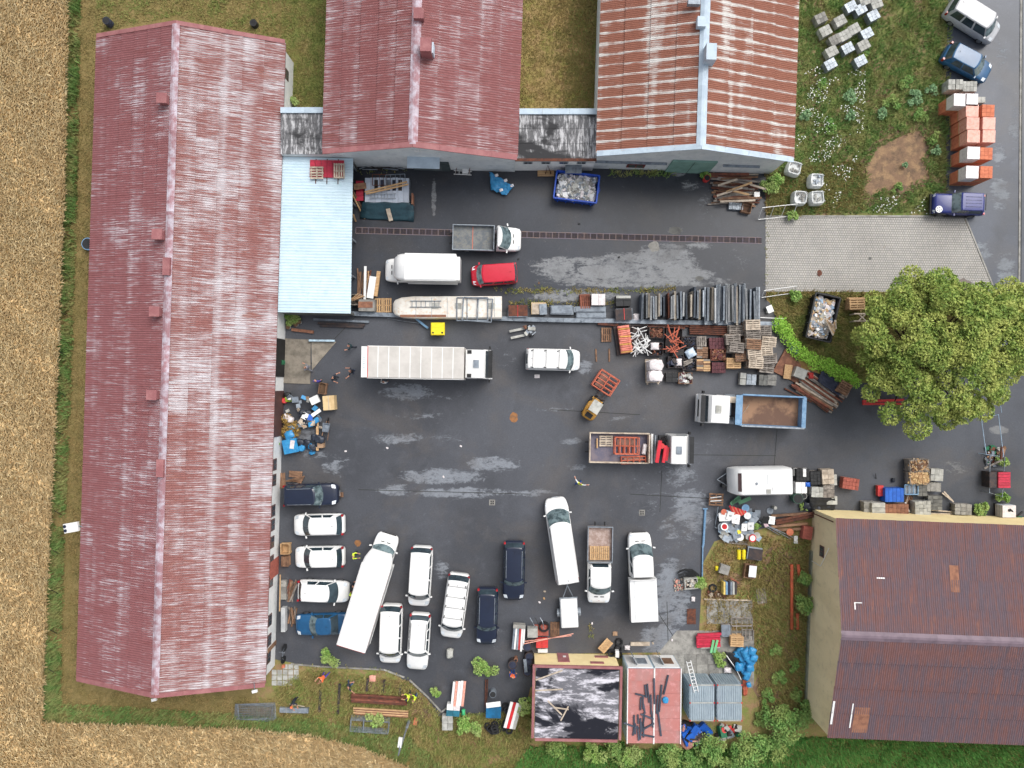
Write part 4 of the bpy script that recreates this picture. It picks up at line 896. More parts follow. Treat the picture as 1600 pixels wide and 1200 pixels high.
def leaf_cloud(C, size, up=.5, jitter=1.0):
    n = len(C); N = rng.normal(0, 1, (n,3)); N[:,2] = np.abs(N[:,2])+up; N /= np.linalg.norm(N, axis=1)[:,None]
    T = np.cross(N, rng.normal(0, 1, (n,3))); T /= np.linalg.norm(T, axis=1)[:,None]; B = np.cross(N, T)
    s = size*rng.uniform(.6, 1.4, n)[:,None]
    V = np.stack([C-T*s, C-B*s*.55, C+T*s, C+B*s*.55], 1); return V.reshape(-1,3), np.arange(4*n).reshape(-1,4)
def clump_points(cen, rad, n, shell=.45, flat=.75):
    d = rng.normal(0, 1, (n,3)); d /= np.linalg.norm(d, axis=1)[:,None]; d[:,2] = np.abs(d[:,2])*np.where(rng.random(n) < .75, 1, -.6)
    r = rad*(shell+(1-shell)*rng.random(n)**.5); P = cen+d*r[:,None]*np.array([1,1,flat]); return P
def shrub(label, px, py, r, h, mat=BUSHL, size=.09, n=500, nc=7, name='shrub', cat='shrub', group=None, flowers=0):
    c = W(px, py, h*.6); t = thing(name, label, cat, (c.x,c.y,.03), 0, group); P = []
    for i in range(nc):
        a = 2.4*i+random.random(); q = r*.78*math.sqrt((i+.3)/nc)*random.uniform(.6,1.1); rr = r*random.uniform(.20,.50)
        P.append(clump_points(np.array([q*math.cos(a)*random.uniform(.7,1.2), q*math.sin(a)*random.uniform(.7,1.2), h*random.uniform(.45,.8)*(1-.4*q/r)]), rr, n//nc, .35, min(1, h/r*.7)))
    V, F = leaf_cloud(np.concatenate(P), size); V[:,2] = np.maximum(V[:,2], .03); mk('leaves', fast_mesh('leaves', V, F, mat), t)
    m = MB()
    for i in range(5):
        a = i*1.26; m.tube([(0,0,0),(r*.25*math.cos(a),r*.25*math.sin(a),h*.3),(r*.5*math.cos(a),r*.5*math.sin(a),h*.6)], [.03,.022,.008], 5)
    m.build('stems', BARK, t)
    if flowers:
        V, F = leaf_cloud(np.concatenate(P)[rng.choice(len(np.concatenate(P)), flowers)]+np.array([0,0,.08]), size*.5, 2); mk('flowers', fast_mesh('flowers', V, F, DAISY), t)
    return t
def big_tree(label, blobs, leaf, dens, mat, trunk, group=None, name='tree'):
    c0 = Vector(trunk); t = thing(name, label, 'tree', c0, 0, group); P = []; limbs = MB()
    for (x, y, z, r) in blobs:
        c = np.array([x-c0.x, y-c0.y, z]); P.append(clump_points(c, r, int(dens*r*r), .55, .72))
        if random.random() < .5: limbs.tube([(0,0,z*.35), (c[0]*.4,c[1]*.4,z*.6), (c[0],c[1],z)], [.14,.09,.03], 6)
    V, F = leaf_cloud(np.concatenate(P), leaf, .6); mk('crown', fast_mesh('crown', V, F, mat), t)
    limbs.tube([(0,0,0),(.03,0,1.2),(0,.05,2.6),(0,0,4.2)], [.42,.32,.28,.18], 10); limbs.build('trunk', BARK, t, smooth=True); return t
# lime tree: clumps spread over a dome
c = W(1470, 548, 5.5); bl = []
for i in range(96):
    a = 2.39996*i; q = math.sqrt((i+.5)/96); rx = 6.35*q*(1+.07*math.sin(3*a+1)+.05*math.sin(5*a)); 
    bl.append((c.x+rx*math.cos(a)*1.02+random.uniform(-.4,.4), c.y+rx*math.sin(a)*.90+random.uniform(-.4,.4), 3.4+4.8*math.sqrt(max(0,1-q*q*.93))*random.uniform(.78,1.10), random.uniform(.7,1.25)))
e = W(1462,458,6)
for i in range(9): bl.append((e.x+random.uniform(-1.1,1.1), e.y+random.uniform(-.9,.9), random.uniform(4.4,6.4), random.uniform(.6,.95)))
big_tree('broad lime tree with a rounded leafy crown beside the block paving', bl, .105, 640, TREEL, (c.x, c.y, .02))
c = W(1580, 490, 4.5); bl = []
for i in range(34):
    a = 2.39996*i; q = math.sqrt((i+.5)/34); bl.append((c.x+2.5*q*math.cos(a), c.y+2.2*q*math.sin(a), 3+3*math.sqrt(max(0,1-q*q))*random.uniform(.8,1.05), random.uniform(.55,.95)))
big_tree('smaller pale green tree growing by the road next to the lime tree', bl, .105, 640, TREEL, (c.x, c.y, .02))
# grass and weeds
LUSH = leafmat('lush_meadow_grass', (70,128,60), (116,164,84), (92,146,72))
grass([(112,-30),(150,-30),(150,60),(132,1080),(430,1090),(432,1118),(95,1112),(84,1100)], 70, .09, .022, GRASSO, 'mown olive grass strip round the long building', lean=1.2)
grass([(100,-40),(128,-40),(122,300),(113,600),(100,900),(97,1095),(70,1112),(73,900),(88,600),(101,300)], 80, .42, .03, GRASSD, 'dark green weeds along the edge of the wheat', name='weeds', lean=.7, patchy=True)
grass([(70,1096),(430,1118),(480,1120),(640,1150),(700,1200),(640,1205),(560,1168),(470,1150),(380,1142),(66,1132)], 75, .38, .03, GRASSD, 'dark green weeds between the wheat and the south verge', name='weeds', lean=.7)
grass([(150,-40),(445,-40),(445,70),(275,25),(150,50)], 90, .12, .025, GRASS, 'green grass north of the long building', lean=1.1)
grass([(440,-40),(515,-40),(508,172),(448,172)], 110, .12, .025, GRASS, 'green grass in the court beside the middle shed', lean=1.1)
grass([(812,-40),(938,-40),(932,176),(808,176)], 90, .10, .025, GRASSO, 'dry brown grass court between middle shed and rusty shed', lean=1.1)
grass([(895,-40),(938,-40),(932,176),(880,176)], 60, .14, .025, GRASS, 'greener grass along the rusty shed wall', lean=1.1)
NEP = [(1238,-40),(1488,-40),(1478,330),(1200,336),(1200,275),(1240,240)]; NEH = [[(1352,262),(1370,232),(1392,220),(1408,212),(1436,206),(1450,232),(1438,250),(1452,276),(1424,286),(1408,304),(1380,294),(1360,308),(1346,296),(1360,280)]]
grass(NEP, 62, .27, .032, GRASSD, 'tall green weeds on the plot beside the rusty shed', NEH, name='weeds', lean=.8)
grass([(1195,270),(1345,250),(1350,330),(1195,336)], 45, .3, .03, GRASSO, 'yellowing grass beside the white bulk bags', lean=.9)
x, y = sample([(1242,105),(1350,115),(1345,230),(1300,330),(1260,250),(1242,230)], 22); x2, y2 = sample([(1360,312),(1440,300),(1450,335),(1360,335)], 22); x = np.r_[x,x2]; y = np.r_[y,y2]
k = np.sin(x*1.7+np.sin(y*1.1)*2)*np.sin(y*1.3+1) > .05; x, y = x[k], y[k]
V, F = leaf_cloud(np.stack([x,y,rng.uniform(.3,.5,len(x))],1), .055, 3); tag(mk('daisies', fast_mesh('daisies', V, F, DAISY)), 'small white flowers scattered through the tall weeds', 'flowers', kind='stuff')
grass([(1200,458),(1560,458),(1555,560),(1320,596),(1260,560),(1215,500)], 90, .28, .03, GRASS, 'rough grass round the black skip and lime tree', lean=.9)
grass([(1196,456),(1540,456),(1540,468),(1196,468)], 60, .3, .03, GRASSO, 'dry grass along the lower paving edge', lean=.9)
SH = [[(832,1015),(970,1015),(970,1165),(832,1165)],[(975,1015),(1162,1015),(1162,1170),(975,1170)]]
grass([(430,1075),(480,1045),(640,1065),(690,1115),(830,1110),(830,1165),(1100,1170),(1300,1150),(1740,1160),(1740,1260),(700,1260),(640,1200),(560,1165),(440,1130)], 75, .26, .03, GRASS, 'rough meadow grass along the south edge', SH, lean=.9)
grass([(470,1045),(640,1062),(690,1112),(560,1130),(440,1112)], 45, .14, .022, GRASSO, 'dry trampled grass round the beam stack', lean=1.1)
grass([(830,1160),(1300,1150),(1740,1165),(1740,1260),(760,1260)], 100, .4, .032, LUSH, 'lush dark grass behind the hut and hall', SH, lean=.8)
grass([(1120,850),(1262,825),(1258,1100),(1185,1110),(1178,985),(1100,985),(1100,885)], 46, .22, .028, GRASSO, 'dry yellow grass between the sign pile and hall', lean=1)
grass([(1170,880),(1262,830),(1258,1130),(1190,1130)], 45, .3, .03, GRASS, 'green weeds along the beige hall wall', lean=.9)
def line_grass(pts, dens, h, label, mat=GRASS, w=.12):
    X, Y = [], []
    for (x0,y0),(x1,y1) in zip(pts[:-1], pts[1:]):
        a, b = W(x0,y0), W(x1,y1); n = int((b-a).length*dens); tt = rng.random(n); X.append(a.x+(b.x-a.x)*tt+rng.normal(0,w,n)); Y.append(a.y+(b.y-a.y)*tt+rng.normal(0,w,n))
    X, Y = np.concatenate(X), np.concatenate(Y); k = rng.random(len(X)) < .35+.65*(np.sin(X*1.1)+np.sin(X*2.3+1) > -.2); blades_at(X[k], Y[k], h, .03, mat, 'weeds', .9, kind='stuff', label=label, cat='weeds')
line_grass([(770,451),(800,455),(900,454),(1000,454),(1055,452)], 26, .2, 'thin line of weeds in the joint under the upper yard')
line_grass([(795,474),(860,473),(900,474),(960,474)], 26, .22, 'thin line of weeds behind the stored grey sheets')
line_grass([(455,1040),(600,1048),(640,1062)], 20, .15, 'weeds along the southern kerb of the yard'); line_grass([(560,268),(640,266)], 10, .15, 'weeds at the foot of the middle shed gable')
line_grass([(952,272),(1050,272)], 30, .35, 'weeds at the foot of the rusty shed gable', GRASSD); line_grass([(1270,806),(1450,812),(1590,822)], 14, .2, 'weeds along the north wall of the beige hall')
line_grass([(921,975),(925,995)], 20, .15, 'few weeds in the yard near the small trailer'); line_grass([(1197,345),(1197,455)], 10, .08, 'sparse weeds along the paving edge')
# shrubs
for a in [('leafy green shrub at the kerb below the angled box van',513,1031,1.0,1.1),('light green shrub standing in the yard near the navy estate',758,1045,1.15,1.2),
    ('green shrub at the foot of the white bags on the weeds',1213,282,.8,1.3),('green bush at the rusty shed corner by the plank pile',1205,292,.75,1.2),('bush growing round the open gate frame',1241,337,.55,1.0),
    ('bush at the hinge of the lower gate frame',1243,462,.65,.9),('shrub beside the yellow hut west wall',823,1105,1.0,1.5),('shrub under the south edge of the hut roof',925,1178,1.3,1.4),('wide shrub behind the pink roofed containers',985,1185,1.5,1.5),
    ('pale green shrub by the broken boards near the meadow',725,1135,.9,1.0),('tall yellow green shrub by the tyre heap',745,1140,.7,1.1),('reddish green shrub by the striped boards',682,1082,.5,.8),
    ('shrub on top of the stacked fence panels',590,1125,.8,.8),('green weeds round the pallet by the hose pile',1095,912,.7,.8),('shrub by the corner of the concrete apron',1123,1025,.6,.6),
    ('bush beside the cluttered fence at the hall corner',1535,795,.9,.9),('bush inside the leaning fence corner',1568,722,.6,1.0),('bush behind the red container lid',1570,778,.7,1.0),('green plants at the rusty shed beside the red bin',1101,272,.55,.7),
    ('potted plants in the corner below the metal canopy',457,500,.75,.7),('weeds growing on the sign pile',1182,822,.35,.5),('leafy weed by the green barrel on the hall side',1258,792,.45,.5),
    ('small bush at the white wall by the canopy',459,158,.55,.9),('small green plant climbing the white wall by the blue bin',432,695,.35,1.2),('weed tuft on the pale paving by the mint boards',1126,1037,.5,.5)]:
    shrub(*a, n=int(900*a[3]))
for a in [('dark green climbing shrub against the beige hall west wall',1260,945,1.0,1.6),('dark shrub below it on the beige hall west wall',1258,905,.7,1.4),('tree-like shrub at the south west corner of the beige hall',1225,1130,2.2,2.2),
    ('ragged shrub at the south west corner of the hut',868,1170,1.0,1.1),('spreading shrub at the hut and container gap',962,1176,1.2,1.3),('dense shrub behind the second pink container',1045,1182,1.3,1.2),('low shrub between the containers and the large shrubs',1080,1190,1.2,1.0),('tall shrub close to the hall corner among weeds',1262,1115,1.3,1.6),('wide weed shrub at the low corner of the hall',1205,1165,1.5,1.4),('small shrub in the meadow south of the large pale shrub',1140,1192,1.2,1.1),
    ('large shrub beside the containers on the meadow edge',1110,1170,1.6,1.8),('large pale shrub between containers and beige hall',1170,1175,1.9,2.0)]:
    shrub(*a, mat=WEED, n=int(1100*a[3]), nc=12)
for i, (px, py, r) in enumerate([(1285,135,.8),(1330,150,.7),(1395,160,.9),(1430,150,1.0),(1440,180,.9),(1380,175,.7),(1460,215,.7),(1465,235,.6),(1405,292,.6),(1260,180,.7),(1300,200,.8),(1330,180,.6),(1415,130,.8),(1455,140,.7),(1350,90,.8),(1415,258,.3)]):
    shrub('low grey green weed clump on the plot beside the rusty shed', px, py, r, .6, WEEDG if i % 2 else WEED, .085, int(520*r), 5, name='weed_clump', cat='weed', group='weed clumps on the north east plot')
for i, (px, py, r) in enumerate([(1218,1060,1.0),(1200,1085,.9),(1240,1040,.8),(1215,1015,.7),(1190,1120,1.0),(1245,1085,.8)]):
    shrub('low green weed clump in the dry grass beside the beige hall', px, py, r, .5, WEED, .085, int(600*r), 5, name='weed_clump', cat='weed', group='weed clumps by the hall')
# curved bright hedge bank
X = []; path = [(1212,505),(1225,522),(1240,545),(1262,562),(1290,572),(1312,585),(1335,600)]
t = thing('hedge', 'bright yellow green hedge curving below the black skip', 'hedge', W(1262,562))
o = W(1262,562); P = []
for (x0,y0),(x1,y1) in zip(path[:-1], path[1:]):
    for q in np.linspace(0,1,5)[:-1]:
        c = W(lerp(x0,x1,q), lerp(y0,y1,q))-o; P.append(clump_points(np.array([c.x+random.uniform(-.2,.2),c.y+random.uniform(-.2,.2),.45]), random.uniform(.5,.75), 170, .3, .8))
V, F = leaf_cloud(np.concatenate(P), .075); mk('leaves', fast_mesh('leaves', V, F, HEDGEL), t)
m = MB()
for (x0,y0) in path: c = W(x0,y0)-o; m.tube([(c.x,c.y,0),(c.x+.05,c.y,.5)], [.04,.02], 5)
m.build('stems', BARK, t)
# wheat: a bumpy canopy sheet with stalks and ears standing out of it
WP = [(-70,-70),(106,-70),(100,300),(88,600),(74,900),(66,1100),(66,1130),(250,1136),(400,1142),(480,1150),(560,1168),(645,1204),(665,1260),(-70,1260)]
P = [(W(a,b,.6).x, W(a,b,.6).y) for a, b in WP]
g = .22; xs = np.arange(-49, -7, g); ys = np.arange(-37, 38.0, g); GX, GY = np.meshgrid(xs, ys); fx, fy = GX.ravel(), GY.ravel(); ok = inpoly(fx, fy, P)
Z = .54+.07*rng.random(len(fx))+.05*np.sin(fx*.8+fy*.5)+.04*np.sin(fy*1.9+fx); hole = (rng.random(len(fx)) < .012); Z[hole] -= .35
idx = -np.ones(len(fx), int); idx[ok] = np.arange(ok.sum()); I = idx.reshape(GX.shape)
F = np.stack([I[:-1,:-1].ravel(), I[:-1,1:].ravel(), I[1:,1:].ravel(), I[1:,:-1].ravel()], 1); F = F[(F >= 0).all(1)]
V = np.stack([fx[ok]+rng.normal(0,.05,ok.sum()), fy[ok]+rng.normal(0,.05,ok.sum()), Z[ok]], 1)
wf = mk('wheat_field', fast_mesh('wheat_field', V, F, WHEATB)); tag(wf, 'field of ripe golden wheat along the west and south edges', 'wheat', kind='stuff')
x, y = sample(WP, 150); n = len(x); h = .62+.26*rng.random(n); a = rng.normal(.7, .9, n); d = .16*rng.random(n)+.06; ca, sa = np.cos(a), np.sin(a); w_ = .018+.016*rng.random(n)
x, y = x*.99, y*.99
d = d*1.5; x2, y2 = x+ca*d, y+sa*d; x3, y3 = x2+ca*.16, y2+sa*.16
V = np.stack([np.stack([x-sa*w_,y+ca*w_,h*.7],1), np.stack([x+sa*w_,y-ca*w_,h*.7],1), np.stack([x2+sa*w_*1.3,y2-ca*w_*1.3,h],1), np.stack([x3,y3,h-.03],1), np.stack([x2-sa*w_*1.3,y2+ca*w_*1.3,h],1)], 1)
o_ = mk('wheat_ears', fast_mesh('wheat_ears', V.reshape(-1,3), np.arange(5*n).reshape(-1,5), WHEATM), wf); o_['kind'] = 'stuff'
# dark standing stalks at the edge of the crop
X = []; E = WP[1:12]
EX, EY = [], []
for (x0,y0),(x1,y1) in zip(E[:-1], E[1:]):
    a, b = W(x0,y0), W(x1,y1); k = int((b-a).length*26); tt = rng.random(k); EX.append(a.x+(b.x-a.x)*tt+rng.normal(0,.12,k)); EY.append(a.y+(b.y-a.y)*tt+rng.normal(0,.12,k))
e_ = blades_at(np.concatenate(EX), np.concatenate(EY), .62, .02, WHEATM, 'wheat_edge', .35, par=wf, hv=.2); e_['kind'] = 'stuff'
# ---------------- stored goods and clutter ----------------
PALM = {}
def pallet_boxes(L=1.2, Wd=.8):
    B = []
    for i in range(5): B.append(('deck_board', (0, -Wd/2+.05+(Wd-.1)/4*i, .133), (L, .10 if i % 2 else .135, .022)))
    for x in (-L/2+.07, 0, L/2-.07): B.append(('bearer', (x, 0, .083), (.10, Wd, .07)))
    for y in (-Wd/2+.05, 0, Wd/2-.05): B.append(('bottom_board', (0, y, .036), (L, .10, .022)))
    return B
def pallet(px, py, z=0, rz=0, mat=WOODG, label='', group=None, L=1.2, Wd=.8, parts=True, at=None, ztop=None):
    c = at or W(px, py, z+.14); loc = (c[0], c[1], z+.03)
    if parts:
        t = thing('pallet', label, 'pallet', loc, R(rz), group)
        for n, p, d in pallet_boxes(L, Wd): pc(n, mat, p, d, t)
        return t
    k = (mat.name, L, Wd)
    if k not in PALM:
        m = MB()
        for n, p, d in pallet_boxes(L, Wd): m.box(p, d)
        PALM[k] = m.mesh('pallet', mat)
    return mk('pallet', PALM[k], None, loc, R(rz), label=label, cat='pallet', group=group)
def pallet_stack(px, py, n, rz, mat, where, L=1.2, Wd=.8, mats=None):
    z = n*.146; c = W(px, py, z)
    for i in range(n):
        j = (c.x+random.uniform(-.05,.05), c.y+random.uniform(-.05,.05), 0); m = (mats[i % len(mats)] if mats else mat)
        pallet(0, 0, i*.146, rz+random.uniform(-3,3), m, ('topmost wooden pallet of the stack ' if i == n-1 else 'wooden pallet lower in the stack ')+where, 'pallet stack '+where, L, Wd, i == n-1, j)
def fill(name, label, cat, c, w, l, z, n, size, mats, rz=0, heap=.15, long=1, kind='stuff', group=None):
    m = MB()
    for i in range(n):
        x, y = random.uniform(-w/2, w/2), random.uniform(-l/2, l/2); hz = heap*(1-(2*x/w)**2)*(1-(2*y/l)**2)+random.uniform(-.03,.04)
        s = size*random.uniform(.5,1.5)
        M = Matrix.Translation((x, y, hz)) @ Matrix.Rotation(random.uniform(0,6.28), 4, 'Z') @ Matrix.Rotation(random.uniform(-.5,.5), 4, 'X') @ Matrix.Rotation(random.uniform(-.5,.5), 4, 'Y')
        m.box((0,0,0), (s*long*random.uniform(.7,1.4), s*random.uniform(.5,1), s*random.uniform(.15,.6)), 0, random.randrange(len(mats)), M)
    return m.build(name, mats, None, (c[0], c[1], z), R(rz), kind=kind, label=label, cat=cat, group=group)
def crate(px, py, w, l, h, rz, mat, label, group=None, slats=3, base=True, z=0):
    c = W(px, py, z+h); t = thing('crate', label, 'crate', (c.x, c.y, z+.03), R(rz), group); th = .04
    pc('base', mat, (0,0,.09), (w-.1,l-.1,.06), t)
    for s in (-1,1): pc('foot', mat, (0,s*(l/2-.1),.03), (w,.1,.06), t)
    for k in range(slats):
        zz = .12+(h-.12)*(k+.5)/slats; hh = (h-.12)/slats*.86
        for s in (-1,1): pc('side_slat', mat, (0,s*(l/2-th/2),zz), (w,th,hh), t); pc('end_slat', mat, (s*(w/2-th/2),0,zz), (th,l-2*th-.004,hh), t)
    for sx in (-1,1):
        for sy in (-1,1): pc('corner_post', mat, (sx*(w/2-.075),sy*(l/2-.075),h/2+.06), (.06,.06,h-.1), t)
    return c
def blocks(name, label, cat, px, py, w, l, h, nx, ny, nz, mat, rz=0, group=None, base=True, gap=.02, mats=None, z=0, jit=0, piece='block'):
    c = W(px, py, z+h); t = thing(name, label, cat, (c.x, c.y, z+.03), R(rz), group); b = .13 if base else 0
    if base:
        for s in (-1,0,1): pc('pallet_bearer', WOODG, (0,s*(l/2-.06),.05), (w,.1,.1), t)
        pc('pallet_deck', WOODG, (0,0,.115), (w,l,.025), t)
    for k in range(nz):
        for i in range(nx):
            for j in range(ny):
                if 0 < k < nz-1 and 0 < i < nx-1 and 0 < j < ny-1: continue
                dx, dy, dz = w/nx, l/ny, (h-b)/nz
                pc(piece, random.choice(mats) if mats else mat, (-w/2+dx*(i+.5)+random.uniform(-jit,jit), -l/2+dy*(j+.5)+random.uniform(-jit,jit), b+dz*(k+.5)), (dx-gap, dy-gap, dz-gap*.6), t, rz=random.uniform(-jit,jit)*2)
    return t
def bar(name, mat, a, b, z, w, h, label, cat, group=None, z2=None):
    p, q = W(*a, z), W(*b, z2 if z2 is not None else z); d = q-p
    return pc(name, mat, (p+q)/2, (d.length, w, h), rot=(0, -math.atan2(d.z, math.hypot(d.x,d.y)), math.atan2(d.y, d.x)), label=label, cat=cat, group=group)
def planks(px, py, n, L, rz, w, h0, spread, mats, label, group, cat='plank', jit=8, wd=.14, th=.05, lj=.2, per=None):
    c0 = W(px, py, h0); u = Vector((math.cos(R(rz)), math.sin(R(rz)), 0)); v = Vector((-u.y, u.x, 0)); per = per or max(1, int(w/wd))
    for i in range(n):
        lay, col = divmod(i, per); z = .05+th/2+lay*(th+.012)
        c = c0+v*((col+.5)/per-.5)*w+u*random.uniform(-spread,spread)
        pc('plank', random.choice(mats), (c.x, c.y, z+random.uniform(0,.008)), (L*random.uniform(1-lj,1), wd*random.uniform(.7,1), th), rz=R(rz+random.uniform(-jit,jit)), label=label, cat=cat, group=group)
BLOB = {}
def blob(name, label, cat, px, py, z, d, mat, rz=0, group=None, rough=.18, seed=0, parent=None, at=None):
    k = (mat.name, seed % 3)
    if k not in BLOB:
        bm = bmesh.new(); bmesh.ops.create_icosphere(bm, subdivisions=3, radius=.5); rr = np.random.default_rng(seed+5); ph = rr.uniform(0,6,6)
        for v in bm.verts:
            c = v.co*2; n = math.sin(c.x*4+ph[0])*math.sin(c.y*5+ph[1])+.6*math.sin(c.z*7+c.x*6+ph[2])+.4*math.sin(c.y*11+ph[3])
            n_ = v.co.normalized(); v.co = Vector([math.copysign(abs(q)**.62, q) for q in n_])*.46*(1+rough*.6*n)
        me = bpy.data.meshes.new(name); bm.to_mesh(me); bm.free(); me.materials.append(mat); me.polygons.foreach_set('use_smooth', [True]*len(me.polygons)); BLOB[k] = me
    c = at or W(px, py, z+d[2]*.6); return mk(name, BLOB[k], parent, (c[0], c[1], z+.03+d[2]*.46), R(rz), None, d, label=label, cat=cat, group=group)
def bigbag(px, py, label, s=1.12, h=1.0, rz=0, fillm=None, group='white bulk bags'):
    c = W(px, py, h); t = thing('bulk_bag', label, 'bag', (c.x, c.y, .03), R(rz), group); secs = []
    def rq(hw, z, n=5):
        P = []
        for k in range(20):
            a = 2*math.pi*k/20; e = .45; x = math.copysign(abs(math.cos(a))**e, math.cos(a)); y = math.copysign(abs(math.sin(a))**e, math.sin(a)); P.append((hw*x*(1+.03*math.sin(5*a+rz)), hw*y*(1+.03*math.cos(4*a+rz)), z+.03*math.sin(3*a+rz)*(z > .5)))
        return P
    secs = [rq(s*.44,.0), rq(s*.5,.12), rq(s*.54,h*.45), rq(s*.51,h*.8), rq(s*.46,h), rq(s*.40,h-.01), rq(s*.38,h-.18)]
    MB().loft(secs).build('sack', BIGBAG, t, ang=50)
    if fillm: f = MB(); [f.box((random.uniform(-.3,.3)*s,random.uniform(-.3,.3)*s,h-.12+random.uniform(0,.12)), (.18,.12,.05), random.uniform(0,3)) for _ in range(12)]; f.build('filling', fillm, t)
    for sx in (-1,1):
        for sy in (-1,1): MB().tube([(sx*s*.36,sy*s*.36,h-.02),(sx*s*.48,sy*s*.30,h+.10),(sx*s*.34,sy*s*.46,h-.02)], .02, 5).build('lifting_loop', BIGBAG, t)
def tarp(label, pts, zs, mat, name='tarpaulin', cat='tarpaulin', n=9, wob=.06):
    # draped sheet: bilinear patch over four pixel corners with folds and a small thickness
    P = [W(x, y, z) for (x, y), z in zip(pts, zs)]; vs = []
    for i in range(n+1):
        for j in range(n+1):
            u_, v_ = i/n, j/n; q = (P[0]*(1-u_)+P[1]*u_)*(1-v_)+(P[3]*(1-u_)+P[2]*u_)*v_
            e = wob*(math.sin(i*1.9+j*.7)+.6*math.sin(j*2.3+i*.4)+random.uniform(-.4,.4)); q = q+Vector((e*.5*(i in (0,n)), e*.5*(j in (0,n)), 0)); vs.append((q.x, q.y, max(.04, q.z+e)))
    m = MB(); m.add(vs, [(i*(n+1)+j, (i+1)*(n+1)+j, (i+1)*(n+1)+j+1, i*(n+1)+j+1) for i in range(n) for j in range(n)]); o = m.build(name, mat, None, smooth=True, label=label, cat=cat)
    md = o.modifiers.new('thick', 'SOLIDIFY'); md.thickness = .015; return o
def frame(label, px, py, w, l, z, rz, mat, r=.03, bars=0, name='steel_grid', cat='frame', tilt=0, mesh=False, group=None):
    c = W(px, py, z); t = thing(name, label, cat, (c.x, c.y, z), R(rz), group); t.rotation_euler = (R(tilt), 0, R(rz))
    for s in (-1,1): MB().tube([(-w/2,s*l/2,0),(w/2,s*l/2,0)], r, 6).build('long_tube', mat, t); MB().tube([(s*w/2,-l/2,0),(s*w/2,l/2,0)], r, 6).build('short_tube', mat, t)
    for i in range(bars):
        x = -w/2+w*(i+1)/(bars+1); MB().tube([(x,-l/2,0),(x,l/2,0)], r*.7, 5).build('bar', mat, t)
    if mesh:
        m = MB()
        for i in range(int(w/.14)): m.box((-w/2+.14*(i+.5),0,0),(.008,l,.008))
        for j in range(int(l/.22)): m.box((0,-l/2+.22*(j+.5),0),(w,.008,.008))
        o = m.build('wire_mesh', mat, t); o['kind'] = 'stuff'
    return t
def ladder(label, px, py, L, rz, z, mat=GALV, n=8, wd=.38, tilt=0):
    c = W(px, py, z); t = thing('ladder', label, 'ladder', (c.x,c.y,z), R(rz)); t.rotation_euler = (0, R(tilt), R(rz))
    for s in (-1,1): pc('stile', mat, (0,s*wd/2,0), (L,.05,.07), t)
    for i in range(n): pc('rung', mat, (-L/2+L*(i+.5)/n,0,0), (.04,wd,.03), t)
def tyre(px, py, z, label, r=.34, w=.22, group=None, at=None, name='tyre', mat=TYRE):
    c = at or W(px, py, z); k = ('tyre', round(r,2), round(w,2), mat.name)
    if k not in BLOB:
        secs = []
        for a in range(18):
            q = 2*math.pi*a/18; secs.append([((r+dx)*math.cos(q),(r+dx)*math.sin(q),dz) for dx, dz in ((-.13,-w*.4),(-.02,-w/2),(0,-w*.3),(0,w*.3),(-.02,w/2),(-.13,w*.4),(-.15,0))])
        secs.append(secs[0]); BLOB[k] = MB().loft(secs, caps=False).mesh('tyre', mat, ang=45)
    return mk(name, BLOB[k], None, (c[0],c[1],z+w/2+.03), 0, label=label, cat=name, group=group)
def barrel(px, py, z, r, h, mat, label, cat='barrel', lid=None, lying=None):
    c = W(px, py, z+h); t = thing('barrel', label, cat, (c.x,c.y,z+.03))
    MB().tube([(0,0,0),(0,0,h*.3),(0,0,h*.33),(0,0,h*.36),(0,0,h*.66),(0,0,h*.69),(0,0,h*.72),(0,0,h-.03)], [r,r,r*1.04,r,r,r*1.04,r,r], 18).build('drum', mat, t, ang=40)
    pcyl('rim', lid or mat, (0,0,h-.02), r*1.03, .04, t, n=18); pcyl('lid', lid or BLACKP, (0,0,h-.005), r*.9, .03, t, n=18); return t

# -- north courtyard: pile under a teal tarpaulin --
WS = pm('white_roof_sheet',(200,208,220),(180,190,204),rough=.45,var=.1)
c = W(604,297,.9); t = thing('sheet_pile', 'pile of white metal sheets and frames beside the metal canopy', 'pile', (c.x,c.y,.03))
pc('bottom_sheets', STEEL, (0,0,.3), (3.7,2.1,.55), t)
for i in range(8): pc('white_sheet', WS, (-1.62+.46*i,random.uniform(-.03,.03),.62+.012*(i%3)), (.44,2.15,.05), t)
for i in range(4): pc('red_sheet', PINKRED, (-2.3,.65-.42*i,.55), (.62,.40,.05), t)
for i, m_ in enumerate((BLACKP,TARPD,STEEL,NAVY,DSTEEL)): pc('dark_panel', m_, (-.9+.5*i,.45,.68), (.3,.9,.03), t)
frame('grey metal window frame lying on the white sheet pile', 618, 282, 1.6, 1.0, 1.0, 3, STEEL, .03, 3); frame('brown metal frame lying on the white sheet pile', 596, 281, 1.5, .9, .98, 0, RUST, .03, 4)
for a, b in (((572,303),(638,288)),((570,300),(636,284))): bar('plank', WOODN, a, b, 1.05, .14, .05, 'new pale plank lying across the white sheet pile', 'plank', 'planks on the sheet pile')
ladder('light metal ladder lying on the white sheet pile', 598, 306, 2.2, -1, .9); bar('plank', WOODO, (553,292),(572,290), .95, .5, .06, 'short brown board on the red sheets', 'board')
tarp('teal tarpaulin draped over the foot of the sheet pile', [(566,316),(646,317),(647,346),(562,342)], [.85,.85,.15,.12], TARPG); bar('plank', WOODP, (606,326),(611,345), .75, .34, .05, 'pale plank weighing down the teal tarpaulin', 'plank', z2=.25)
pc('side_board', RUSTL, W(645,312,.6), (.12,.9,.8), label='rusty board edge leaning at the teal tarpaulin', cat='board')
